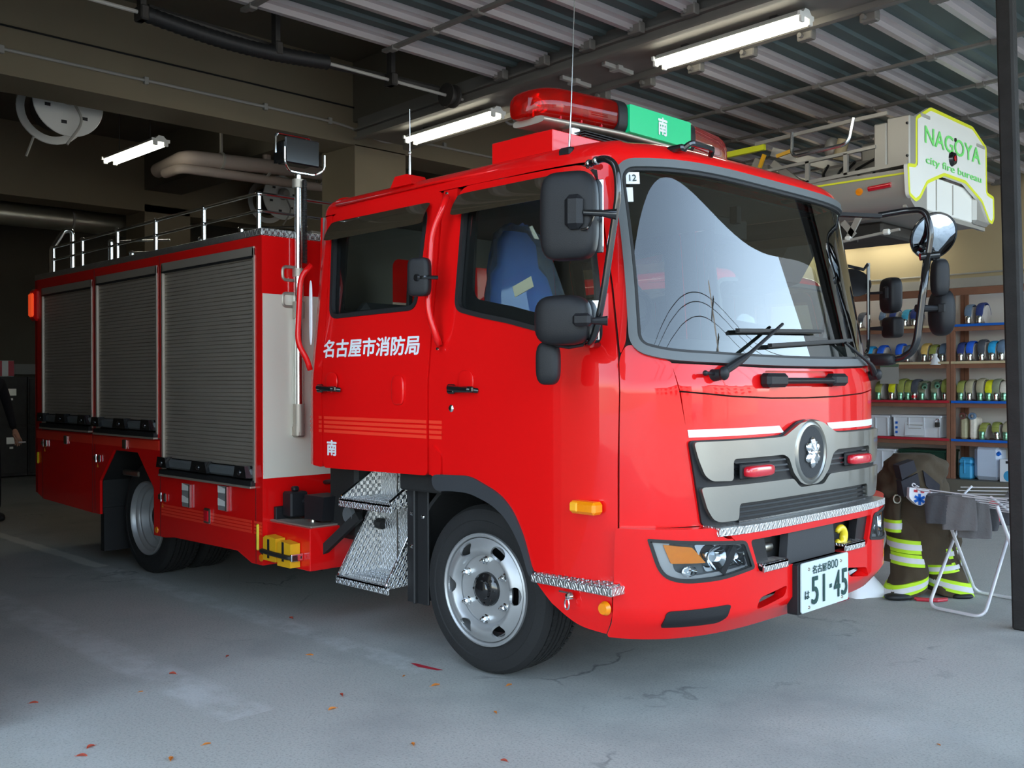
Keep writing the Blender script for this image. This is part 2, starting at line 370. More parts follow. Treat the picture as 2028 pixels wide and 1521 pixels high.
def tess(poly):
    vs = [Vector(p) for p in poly]; n = len(vs)
    r = delaunay_2d_cdt(vs, [(i, (i+1) % n) for i in range(n)], [], 0, 1e-6)
    orig = r[3]; out = []
    for f in r[2]:
        c = sum((r[0][i] for i in f), Vector((0, 0)))/len(f)
        if inside(c, poly):
            ids = [orig[i][0] if orig[i] else 0 for i in f]
            a, b, c_ = [Vector(poly[i]) for i in ids[:3]]
            if (b-a).cross(c_-a) < 0: ids = ids[::-1]
            out.append(tuple(ids))
    return out
def rp(pts, r=0.05, n=6):
    """round the corners of a polygon; a point may carry its own radius as third value"""
    out = []; N = len(pts)
    for i in range(N):
        p = Vector(pts[i][:2]); a = Vector(pts[i-1][:2]); b = Vector(pts[(i+1) % N][:2])
        rr = pts[i][2] if len(pts[i]) > 2 else r
        if rr <= 1e-5: out.append(tuple(p)); continue
        d1 = min(rr, (a-p).length*0.48); d2 = min(rr, (b-p).length*0.48)
        s0 = p+(a-p).normalized()*d1; s1 = p+(b-p).normalized()*d2
        for k in range(n+1):
            t = k/n; q = s0*(1-t)**2+p*2*t*(1-t)+s1*t*t; out.append((q.x, q.y))
    return out
def inset(poly, d):
    n = len(poly); A = sum(poly[i][0]*poly[(i+1) % n][1]-poly[(i+1) % n][0]*poly[i][1] for i in range(n)); sg = 1 if A > 0 else -1; out = []
    for i in range(n):
        a, p, b = Vector(poly[i-1]), Vector(poly[i]), Vector(poly[(i+1) % n])
        e1 = (p-a); e2 = (b-p)
        if e1.length < 1e-7 or e2.length < 1e-7: out.append(tuple(p)); continue
        e1.normalize(); e2.normalize(); n1 = Vector((-e1.y, e1.x))*sg; n2 = Vector((-e2.y, e2.x))*sg; m = n1+n2
        m = m/(max(0.35, 1+n1.dot(n2))); q = p+m*d; out.append((q.x, q.y))
    return out
def panel(name, fn, outline, holes, mats, parent, off=0.0, th=0.02, grid=0.06, label=None, back=True, rim_in=True):
    """a curved plate: outline and holes in surface coordinates, fn(a,b) -> 3D; off = outward offset, th = thickness inwards"""
    if not isinstance(mats, (list, tuple)): mats = [mats]
    loops = [outline]+list(holes); pts = []; ed = []
    for lp in loops:
        # subdivide long edges
        q = []
        for i in range(len(lp)):
            a, b = Vector(lp[i]), Vector(lp[(i+1) % len(lp)]); k = max(1, int((b-a).length/grid+0.5))
            for j in range(k): q.append(a.lerp(b, j/k))
        s0 = len(pts); pts += q; ed += [(s0+i, s0+(i+1) % len(q)) for i in range(len(q))]
    xs = [p[0] for p in outline]; ys = [p[1] for p in outline]
    nx = max(1, int((max(xs)-min(xs))/grid)); ny = max(1, int((max(ys)-min(ys))/grid))
    bnd = np.array([tuple(p) for p in pts])
    for i in range(nx+1):
        for j in range(ny+1):
            p = (min(xs)+(i+0.5)*(max(xs)-min(xs))/(nx+1), min(ys)+(j+0.5)*(max(ys)-min(ys))/(ny+1))
            if inside(p, outline) and not any(inside(p, h) for h in holes):
                if np.min(np.hypot(bnd[:, 0]-p[0], bnd[:, 1]-p[1])) > grid*0.35: pts.append(Vector(p))
    r = delaunay_2d_cdt(pts, ed, [], 0, 1e-6)
    P2 = [tuple(v) for v in r[0]]; T = []
    for f in r[2]:
        c = (sum(P2[i][0] for i in f)/len(f), sum(P2[i][1] for i in f)/len(f))
        if inside(c, outline) and not any(inside(c, h) for h in holes): T.append(tuple(f))
    N3 = []; P3 = []
    for a, b in P2:
        e = 0.004; p = Vector(fn(a, b)); du = Vector(fn(a+e, b))-Vector(fn(a-e, b)); dv = Vector(fn(a, b+e))-Vector(fn(a, b-e))
        n = du.cross(dv); n = n.normalized() if n.length > 1e-12 else Vector((0, 0, 1)); N3.append(n); P3.append(p)
    # orientation of triangles so that they agree with the normals
    f0 = []
    for t in T:
        a_, b_, c_ = (P2[i] for i in t[:3])
        f0.append(t if (b_[0]-a_[0])*(c_[1]-a_[1])-(b_[1]-a_[1])*(c_[0]-a_[0]) >= -1e-12 else t[::-1])
    V = [p+n*off for p, n in zip(P3, N3)]; nv = len(V); Fs = list(f0); LN = []; mi = [0]*len(f0)
    for t in f0: LN += [N3[i] for i in t]
    if th > 0:
        V += [p+n*(off-th) for p, n in zip(P3, N3)]
        if back:
            for t in f0:
                Fs.append(tuple(i+nv for i in t[::-1])); LN += [-N3[i] for i in t[::-1]]; mi.append(1 if len(mats) > 1 else 0)
        cnt = {}
        for t in f0:
            for k in range(3): cnt[(t[k], t[(k+1) % 3])] = 1
        for (a, b) in cnt:
            if (b, a) not in cnt:
                m_ = len(V); V += [V[b], V[a], V[a+nv], V[b+nv]]; q = (m_, m_+1, m_+2, m_+3)
                g = (V[q[1]]-V[q[0]]).cross(V[q[2]]-V[q[0]]); g = g.normalized() if g.length > 0 else Vector((0, 0, 1))
                Fs.append(q); LN += [g]*4; mi.append(0)
    return mk(name, V, Fs, mats, parent, True, mi if len(mats) > 1 else None, LN, label)
_fc = {}
def glyphs(txt, bold=0.0):
    """2D triangles of a text, height normalised to its own size 1"""
    if (txt, bold) in _fc: return _fc[(txt, bold)]
    c = bpy.data.curves.new('t', 'FONT'); c.body = txt; c.size = 1.0; c.resolution_u = 4; c.align_x = 'CENTER'; c.align_y = 'CENTER'
    o = bpy.data.objects.new('t', c); COL.objects.link(o); bpy.context.view_layer.update()
    dg = bpy.context.evaluated_depsgraph_get(); me = bpy.data.meshes.new_from_object(o.evaluated_get(dg))
    V = [(v.co.x, v.co.y) for v in me.vertices]; Fs = [tuple(p.vertices) for p in me.polygons]
    bpy.data.objects.remove(o); bpy.data.curves.remove(c); bpy.data.meshes.remove(me)
    if V and bold:
        V0, F0 = V, Fs; V = []; Fs = []
        for k, (dx, dy) in enumerate(((0, 0), (bold, 0), (-bold, 0), (0, bold), (0, -bold), (bold*.7, bold*.7), (-bold*.7, bold*.7), (bold*.7, -bold*.7), (-bold*.7, -bold*.7))):
            n = len(V); V += [(x+dx, y+dy, k) for x, y in V0]; Fs += [tuple(i+n for i in f) for f in F0]
    if V:
        x0, x1 = min(v[0] for v in V), max(v[0] for v in V); y0, y1 = min(v[1] for v in V), max(v[1] for v in V)
        V = [((v[0]-x0)/(x1-x0), (v[1]-y0)/(y1-y0), v[2] if len(v) > 2 else 0) for v in V]
    _fc[(txt, bold)] = (V, Fs); return V, Fs
def text(b, txt, fn, x0, x1, y0, y1, bold=0.0, off=0.003):
    """put a text stretched into the box x0..x1, y0..y1 of surface fn, raised by off"""
    V, Fs = glyphs(txt, bold); out = []
    for u, v, lay in V:
        a, c = x0+(x1-x0)*u, y0+(y1-y0)*v; e = 0.003
        p = Vector(fn(a, c)); n = (Vector(fn(a+e, c))-Vector(fn(a-e, c))).cross(Vector(fn(a, c+e))-Vector(fn(a, c-e))).normalized(); out.append(p+n*(off+lay*0.00025))
    b.add(out, Fs); return b
def dup(root, loc, label=None, group=None):
    r = root.copy(); COL.objects.link(r); r.location = loc
    if label: r['label'] = label
    if group: r['group'] = group
    for ch in [c for c in root.children]:
        c = ch.copy(); COL.objects.link(c); c.parent = r
        for g in [x for x in ch.children]:
            d = g.copy(); COL.objects.link(d); d.parent = c
    return r
# ================================================================ THE BUILDING
def struct(b, name, m, parent=None, smooth=None, kind='structure'):
    o = b.build(name, m, parent, smooth)
    if not parent: o['kind'] = kind
    return o
bl = B(); bl.add([(-16, -40, 0), (60, -40, 0), (60, 60, 0), (-16, 60, 0)], [(0, 1, 2, 3)]); struct(bl, 'floor', 'floor_concrete')
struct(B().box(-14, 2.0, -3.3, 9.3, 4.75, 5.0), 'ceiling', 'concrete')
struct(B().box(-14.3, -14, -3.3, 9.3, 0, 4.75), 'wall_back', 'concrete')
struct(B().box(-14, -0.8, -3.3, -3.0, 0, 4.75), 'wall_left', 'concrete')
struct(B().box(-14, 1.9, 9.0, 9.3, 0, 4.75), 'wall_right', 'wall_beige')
struct(B().box(-14, -0.8, -20, -3.31, 0, 9.0), 'unseen_sun_block', 'concrete_lit')  # unseen solid block added to keep the sun out of the bays
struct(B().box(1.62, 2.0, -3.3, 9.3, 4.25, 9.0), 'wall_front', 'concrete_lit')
# transverse concrete beams and the beams that carry the door tracks
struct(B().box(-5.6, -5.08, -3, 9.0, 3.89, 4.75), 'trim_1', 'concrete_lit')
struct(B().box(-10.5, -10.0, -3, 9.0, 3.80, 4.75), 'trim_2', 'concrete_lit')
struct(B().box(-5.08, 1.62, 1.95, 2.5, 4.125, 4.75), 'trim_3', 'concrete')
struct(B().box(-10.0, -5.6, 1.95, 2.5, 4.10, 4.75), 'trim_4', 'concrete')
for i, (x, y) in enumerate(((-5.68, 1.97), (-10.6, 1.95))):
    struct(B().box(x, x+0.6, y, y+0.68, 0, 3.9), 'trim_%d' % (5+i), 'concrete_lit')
# steel track box between the two door bays, sloping a little upwards to the front
def slope(x): return 3.95+0.022*x
def track(y0, y1, label):
    t = thing('door_track', label, 'door track', (0, y0, 4.0))
    b = B(); xs = (-4.6, 1.6)
    V = [(x, y, slope(x)+dz) for x in xs for y in (y0, y1) for dz in (0.0, 0.17)]
    b.add(V, [(0, 1, 3, 2), (4, 6, 7, 5), (0, 4, 5, 1), (2, 3, 7, 6), (0, 2, 6, 4), (1, 5, 7, 3)]); b.build('box_beam', 'steel_beam', t, None)
    for y in (y0-0.035, y1+0.01):
        b = B()
        for dz, h in ((-0.035, 0.02), (0.05, 0.02)):
            b.bar((xs[0], y+0.012, slope(xs[0])+dz), (xs[1], y+0.012, slope(xs[1])+dz), 0.06, h)
        b.bar((xs[0], y+0.03 if y < y0 else y-0.015, slope(xs[0])+0.01), (xs[1], y+0.03 if y < y0 else y-0.015, slope(xs[1])+0.01), 0.012, 0.1)
        b.build('guide_rail', 'steel_beam', t, 35)
    return t
track(1.66, 2.24, 'long dark steel track beam carrying the strip lights between the two bays')
# open overhead doors lying under the ceiling
def overhead(name, y0, y1, rails, zoff=0.0):
    zz = lambda x: slope(x)+0.055+zoff
    # corrugated sheet, ribs run across the bay
    b = B(); prof = []
    x = -2.56
    while x < 1.5:
        prof += [(x, 0.05), (x+0.20, 0.05), (x+0.215, 0.028), (x+0.265, 0.028), (x+0.28, 0.05)]
        x += 0.475
    prof.append((1.5, 0.05))
    V = [(px, y, zz(px)+pz) for px, pz in prof for y in (y0, y1)]+[(px, y, zz(px)+pz+0.03) for px, pz in prof for y in (y0, y1)]
    n = len(prof); Fs = []
    for i in range(n-1): Fs += [(2*i, 2*i+1, 2*i+3, 2*i+2), (2*n+2*i, 2*n+2*i+2, 2*n+2*i+3, 2*n+2*i+1)]
    b.add(V, Fs); d = struct(b, name, 'door_sheet')
    x = -2.52
    while x < 1.45:
        b = B(); z = zz(x)
        b.box(x, x+0.045, y0, y1, z-0.03, z+0.05).box(x+0.045, x+0.10, y0, y1, z+0.012, z+0.05)
        b.build('rib', 'door_rib', d, None)
        h = B()
        for y in (y0+0.01, y1-0.01):
            h.box(x-0.01, x+0.11, y-0.035, y+0.035, z-0.05, z+0.03, 0.008).cyl((x+0.03, y-0.07, z-0.02), (x+0.03, y+0.07, z-0.02), 0.018, 10)
        h.build('roller_hinge', 'steel_beam', d, 35)
        x += 0.475
    for y in rails:
        b = B(); b.bar((-2.6, y, zz(-2.6)-0.035), (1.5, y, zz(1.5)-0.035), 0.045, 0.022)
        x = -2.52
        while x < 1.45:
            b.box(x-0.01, x+0.06, y-0.03, y+0.03, zz(x)-0.06, zz(x)-0.02, 0.005); x += 0.475
        b.build('stiffener_rail', 'steel_beam', d, None)
    return d
overhead('door_1', -2.95, 1.58, (0.45, -0.75, -1.95)).location.z += 0.02
overhead('door_2', 2.32, 8.8, (3.42, 4.42, 5.35, 6.3, 7.3), -0.10)
# torsion shaft with its black spring
t = thing('torsion_shaft', 'thin steel shaft with black coil spring and cable drum behind the open door', 'door spring', (-3.0, 0, 3.9))
B().tube([(-3.0, -2.95, 3.90), (-3.0, -1.25, 3.885), (-3.0, 1.62, 3.875)], 0.014, 8).build('shaft', 'conduit_grey', t)
b = B(); P = []
for i in range(60):
    u = i/59; P.append((-3.0, -1.25+1.45*u, 3.885-0.045*math.sin(PI*u)+0.0))
b.tube(P, [0.052+0.006*(i % 2) for i in range(60)], 12).build('coil_spring', 'black_rubber', t)
b = B(); b.tube([(-3.08, -1.2, 3.96), (-3.08, -0.5, 3.93), (-3.08, 0.3, 3.9), (-3.08, 1.0, 3.93), (-3.08, 1.4, 3.94)], 0.03, 8); b.build('cable_sleeve', 'dark_steel', t)
b = B(); b.lathe([(0, 0), (0.10, 0), (0.10, 0.02), (0.07, 0.03), (0.07, 0.07), (0.10, 0.08), (0.10, 0.10), (0, 0.10)], (-3.0, 1.42, 3.88), (0, 1, 0), 24); b.build('cable_drum', 'dark_steel', t)
for y in (-1.28, 0.83, -0.25): B().box(-3.03, -2.97, y-0.02, y+0.02, 3.83, 4.749).box(-3.06, -2.94, y-0.03, y+0.03, 3.83, 3.93, 0.01).build('bearing_bracket', 'dark_steel', t)
# conduits on the front of the beam
c = B().tube([(-5.065, -2.9, 4.285), (-5.065, 2.0, 4.275), (-5.06, 2.28, 4.08), (-5.06, 2.6, 4.06), (-5.06, 3.2, 4.06)], 0.009, 6, 0.08).build('cable', 'wire')
tag(c, 'thin dark cable running along the concrete beam above the white conduit', 'cable')
t = thing('wall_conduit', 'pale conduit clipped along the lower edge of the long concrete beam', 'conduit', (-5.06, 0, 4.08))
B().tube([(-5.06, -2.95, 4.09), (-5.06, 1.6, 4.08), (-5.06, 1.9, 4.06), (-5.06, 2.35, 3.97), (-5.06, 2.7, 4.06), (-5.06, 8.9, 4.09)], 0.014, 8, 0.12).build('pipe', 'conduit_grey', t)
for y in (-2.6, -1.5, -0.3, 0.9, 1.65, 3.2, 4.4): B().box(-5.08, -5.045, y-0.02, y+0.02, 4.05, 4.115, 0.004).build('clip', 'conduit_grey', t)
# strip lights
def strip_light(loc, ln, label, wires=False, w=0.075, two=True, group=None):
    x0, y, z = loc
    t = thing('strip_light', label, 'lamp', (x0, y, z), group)
    dz = lambda x: 0.022*(x-x0) if not wires else 0
    b = B(); V = []
    for x in (x0, x0+ln):
        for yy, zz in ((-w, 0.0), (w, 0.0), (0.025, 0.05), (-0.025, 0.05)): V.append((x, y+yy, z+zz+dz(x)))
    b.add(V, [(3, 2, 1, 0), (4, 5, 6, 7), (0, 1, 5, 4), (1, 2, 6, 5), (2, 3, 7, 6), (3, 0, 4, 7)]); b.build('housing', 'white_enamel', t, None)
    ys = (-0.055, 0.055) if two else (0,)
    for yy in ys:
        B().tube([(x0+0.03, y+yy, z-0.028+dz(x0)), (x0+ln-0.03, y+yy, z-0.028+dz(x0+ln))], 0.0165, 12).build('fluorescent_tube', 'tube_light', t)
    for x in (x0+0.012, x0+ln-0.012):
        b = B()
        for yy in ys: b.box(x-0.012, x+0.012, y+yy-0.022, y+yy+0.022, z-0.05+dz(x), z+0.004+dz(x), 0.004)
        b.box(x-0.01, x+0.01, y-w-0.02, y+w+0.02, z-0.01+dz(x), z+0.02+dz(x)); b.build('lamp_holder', 'white_enamel', t, 35)
    b = B()
    for x in (x0+ln*0.2, x0+ln*0.8):
        if wires: b.tube([(x, y, z+0.05), (x, y, 4.75)], 0.004, 5)
        else: b.box(x-0.03, x+0.03, y-0.02, y+0.02, z+0.045+dz(x), slope(x)-0.001)
    b.build('hanger', 'dark_steel', t)
    return t
strip_light((-4.16, 1.97, 3.79), 1.25, 'lit twin-tube strip light under the track beam nearest the concrete column')
strip_light((-1.14, 1.97, 3.855), 1.25, 'large lit twin-tube strip light under the track beam at the top of the picture')
strip_light((-7.25, 0.3, 3.82), 1.22, 'lit strip light hanging on wires deep in the dark bay at the left', True)
strip_light((-4.2, 8.7, 3.30), 1.25, 'lit strip light hung by the right wall below the ladder truck platform, left one', True)
strip_light((-2.85, 8.7, 3.30), 0.9, 'lit strip light hung by the right wall below the ladder truck platform, right one', True)
# small bracket plates under the track
for x, n in ((-2.0, 'near the column'), (-1.55, 'close to the large strip light')):
    t = B().box(x-0.02, x+0.02, 1.80, 2.16, slope(x)-0.03, slope(x)+0.004, 0.004).box(x-0.05, x+0.05, 1.93, 1.99, slope(x)-0.04, slope(x), 0.004).build('bracket', 'conduit_grey')
    tag(t, 'small pale bracket screwed under the track beam '+n, 'bracket')
# valve wheel beside the track
t = thing('valve', 'small cream handwheel valve under the beam behind the red light bar', 'valve', (-3.5, 2.7, 4.02))
b = B(); n = 20
rings = []
for i in range(n+1):
    a = 2*PI*i/n; rings.append((-3.45, 2.65+0.10*math.cos(a), 4.03+0.10*math.sin(a)))
b.tube(rings, 0.013, 8, 0, False)
for k in range(4): a = PI/4+k*PI/2; b.tube([(-3.45, 2.65, 4.03), (-3.45, 2.65+0.1*math.cos(a), 4.03+0.1*math.sin(a))], 0.008, 6)
b.build('handwheel', 'conduit_grey', t); B().tube([(-3.45, 2.65, 4.03), (-3.62, 2.65, 4.03), (-3.62, 2.65, 4.749)], 0.03, 10, 0.05).build('valve_body', 'pipe_pink', t)
# hose reels under the ceiling
def reel(x, y, z, label):
    t = thing('cable_reel', label, 'reel', (x, y, z))
    b = B(); b.lathe([(0.03, 0), (0.32, 0), (0.325, 0.012), (0.32, 0.02), (0.03, 0.02)], (x, y, z), (1, 0, 0), 40)
    b.build('reel_disc', 'white_enamel', t)
    b = B()
    for k in range(6):
        a = 2*PI*k/6+0.3; b.obox((x+0.021, y+0.2*math.cos(a), z+0.2*math.sin(a)), ((1, 0, 0), (0, 1, 0), (0, 0, 1)), (0.006, 0.05, 0.03))
    b.build('disc_slot', 'black_rubber', t)
    b = B(); b.lathe([(0.25, 0), (0.32, 0), (0.325, 0.01), (0.32, 0.02), (0.25, 0.02)], (x-0.42, y, z), (1, 0, 0), 40, True); b.build('rear_rim', 'white_enamel', t)
    b = B(); b.lathe([(0, 0), (0.20, 0), (0.2, 0.38), (0, 0.38)], (x-0.41, y, z), (1, 0, 0), 30); b.build('drum', 'dark_steel', t)
    b = B(); b.lathe([(0, 0), (0.085, 0), (0.085, 0.06), (0.05, 0.1), (0, 0.1)], (x+0.02, y, z+0.05), (1, 0, 0), 20); b.box(x-0.1, x+0.0, y-0.05, y+0.05, z+0.05, 4.75); b.build('hub', 'conduit_grey', t)
    b = B(); b.tube([(x+0.08, y, z+0.02), (x+0.10, y+0.09, z-0.15), (x+0.10, y+0.07, z-0.24), (x+0.1, y-0.05, z-0.42)], 0.012, 8, 0.05); b.build('guide_arm', 'conduit_grey', t); B().tube([(x-0.3, y-0.2, z-0.3), (x-0.3, y-0.27, z-0.5)], 0.012, 6).build('guide_arm', 'conduit_grey', t)
reel(-6.0, -0.62, 4.02, 'white-rimmed cable reel under the beam at the upper left')
reel(-9.3, 3.72, 4.12, 'white cable reel far back, seen behind the light mast of the truck')
# pipes and ducts
t = thing('spiral_duct', 'silver spiral duct coming in at the left edge behind the beam', 'duct', (-5.75, -1.5, 4.03))
b = B(); P = [(-5.75, -2.95+i*0.06, 4.02) for i in range(40)]; b.tube(P, [0.085+0.004*(i % 2) for i in range(66)], 20); b.build('duct_pipe', 'duct_metal', t)
B().box(-5.8, -5.7, -1.18, -1.15, 4.0, 4.75).build('strap', 'conduit_grey', t)
t = thing('air_duct', 'large dull metal round duct running across the back of the bay', 'duct', (-11.0, 0, 3.7))
b = B(); b.tube([(-11.0, -2.95, 3.70), (-11.0, 2.3, 3.72)], 0.155, 24); b.build('duct_pipe', 'duct_metal', t)
b = B(); [b.lathe([(0.155, 0), (0.166, 0.005), (0.166, 0.03), (0.155, 0.035)], (-11.0, y, 3.71), (0, 1, 0), 24) for y in (-1.0, 0.1, 1.3)]; b.build('duct_joint', 'conduit_grey', t)
t = thing('drain_pipe', 'thick pinkish pipes with elbows hanging under the ceiling behind the light mast', 'pipe', (-7, 1.5, 4.0))
B().tube([(-7.9, 1.15, 3.93), (-7.0, 1.05, 3.93), (-6.9, 2.5, 3.98), (-6.9, 3.6, 4.0)], 0.085, 14, 0.15).build('main_pipe', 'pipe_pink', t)
B().tube([(-7.4, 1.0, 3.8), (-7.0, 1.0, 3.8), (-7.0, 3.8, 3.85)], 0.055, 12, 0.1).build('lower_pipe', 'pipe_pink', t)
b = B(); b.tube([(-6.95, 2.05, 4.0), (-6.95, 2.05, 4.25), (-6.9, 3.0, 4.45)], 0.05, 10, 0.08); b.tube([(-6.95, 2.3, 4.0), (-6.95, 2.3, 4.2), (-6.9, 3.2, 4.35)], 0.05, 10, 0.08); b.build('branch_pipe', 'pipe_pink', t)
b = B()
for y in (1.45, 2.05, 2.8): b.lathe([(0.086, 0), (0.098, 0.004), (0.098, 0.03), (0.086, 0.034)], (-6.97, y, 3.95), (0, 1, 0), 16).box(-6.99, -6.95, y+0.01, y+0.03, 4.03, 4.75)
b.build('pipe_clamp', 'conduit_grey', t)
# steel posts of the door opening
def leanpost(p0, p1, w, label):
    b = B(); b.bar(p0, p1, w, w, (0, 1, 0), 0.012); o = b.build('steel_post', 'rusty_post', None, 35, origin=p0); tag(o, label, 'post')
leanpost((1.55, 1.73, 0), (1.55, 1.44, 4.2), 0.085, 'dark rusty steel post standing at the right edge in front of the shelves')
leanpost((1.60, 1.98, 0), (1.60, 1.80, 4.2), 0.07, 'second dark steel post just behind the rusty one, cut by the picture edge')
# dark lockers with a box on top, far left
for i in range(5):
    y = 0.22+i*0.47
    lab = ['far left locker of the dark row, half hidden at the picture edge', 'second dark steel locker from the left, below the red and white box', 'dark steel locker just left of the truck rear', 'dark steel locker hidden mostly behind the truck rear corner', 'last dark steel locker of the row, behind the truck'][i]
    t = thing('locker', lab, 'locker', (-12.3, y, 0), 'dark steel lockers at the back wall')
    B().box(-12.7, -12.25, y, y+0.46, 0.02, 1.50, 0.004).build('cabinet_body', 'dark_steel', t)
    for z0, z1 in ((0.06, 0.74), (0.78, 1.46)):
        B().box(-12.25, -12.235, y+0.02, y+0.44, z0, z1, 0.004).build('locker_door', 'dark_steel', t)
        B().box(-12.235, -12.225, y+0.16, y+0.30, z1-0.24, z1-0.14).box(-12.235, -12.215, y+0.20, y+0.25, z1-0.31, z1-0.28).build('handle_plate', 'zinc', t)
t = thing('box', 'red and white box on top of the lockers', 'box', (-12.45, 0.9, 1.5))
B().box(-12.55, -12.35, 0.80, 1.0, 1.502, 1.74, 0.004).build('carton', 'white_enamel', t); B().box(-12.347, -12.345, 0.80, 0.83, 1.51, 1.735).box(-12.347, -12.345, 0.92, 1.0, 1.51, 1.735).build('red_stripe', 'edge_red', t)
# a ledge on the back wall and the house across the street (seen only as reflections)
struct(B().box(-14.0, -13.9, -3, 9.0, 1.55, 1.72), 'trim_11', 'wall_pale')
def house(x0, x1, y0, y1, h, m, label):
    t = thing('building', label, 'building', (x0, y0, 0))
    B().box(x0, x1, y0, y1, 0, h).build('walls', m, t, None)
    B().box(x0-0.3, x1+0.3, y0-0.3, y1+0.3, h, h+0.35).build('roof', 'dark_steel', t, None)
    yy = y0+1.0
    while yy < y1-1.5:
        for z in np.arange(1.0, h-1.6, 2.8):
            B().box(x0-0.06, x0-0.003, yy, yy+1.3, z, z+1.4).build('window', 'black_gloss', t, None)
        yy += 3.0
    return t
house(26, 36, 14, 34, 6.5, 'brick_beige', 'beige house across the street, behind the photographer to the right')
house(30, 40, -16, 6, 5.5, 'wall_pale', 'pale low house across the street, straight behind the photographer')
# ================================================================ THE FIRE TRUCK
truck = thing('fire_truck', 'large red rescue fire truck with white lettering parked in the bay', 'fire truck', (0, 0, 0))
X0, NE, LW, RC, XR = 0.3, 4.0, 1.70, 0.06, -1.25
CA = X0+LW
def cW(z): return 1.12 if z < 1.4 else 1.12-0.1*(z-1.4)/0.93
def cX(z):
    if z < 1.38: return 1.17
    if z < 1.48: return 1.17-0.02*(z-1.38)/0.1
    return 1.15-0.15*(z-1.48)/0.87
def wrapfn(W, XF):
    def f(a, z):
        s = 1
        if a > CA: a = 2*CA-a; s = -1
        w = W(z); A = XF(z)-X0
        if a < XR:
            w -= 0.008*(X0-XR)**2; q = (XR-a)/RC
            if q < PI/2: return Vector((XR-RC*math.sin(q), -s*(w-RC+RC*math.cos(q)), z))
            return Vector((XR-RC, -s*(w-RC-(q-PI/2)*RC), z))
        if a < X0: return Vector((a, -s*(w-0.008*(X0-a)**2), z))
        th = PI/2*(1-(a-X0)/LW); c, t = math.cos(th), math.sin(th); r = (abs(c)**NE+abs(t)**NE)**(-1/NE)
        return Vector((X0+A*r*c, -s*w*r*t, z))
    return f
cab = wrapfn(cW, cX)
def frontfn(W, XF):
    def f(y, z):
        w = W(z); q = min(0.999, abs(y)/w); return Vector((X0+(XF(z)-X0)*(1-q**NE)**(1/NE), y, z))
    return f
cfront = frontfn(cW, cX)
def mir(poly): return [(2*CA-a, z) for a, z in poly][::-1]
PAINT = ['red_paint', 'dark_interior']
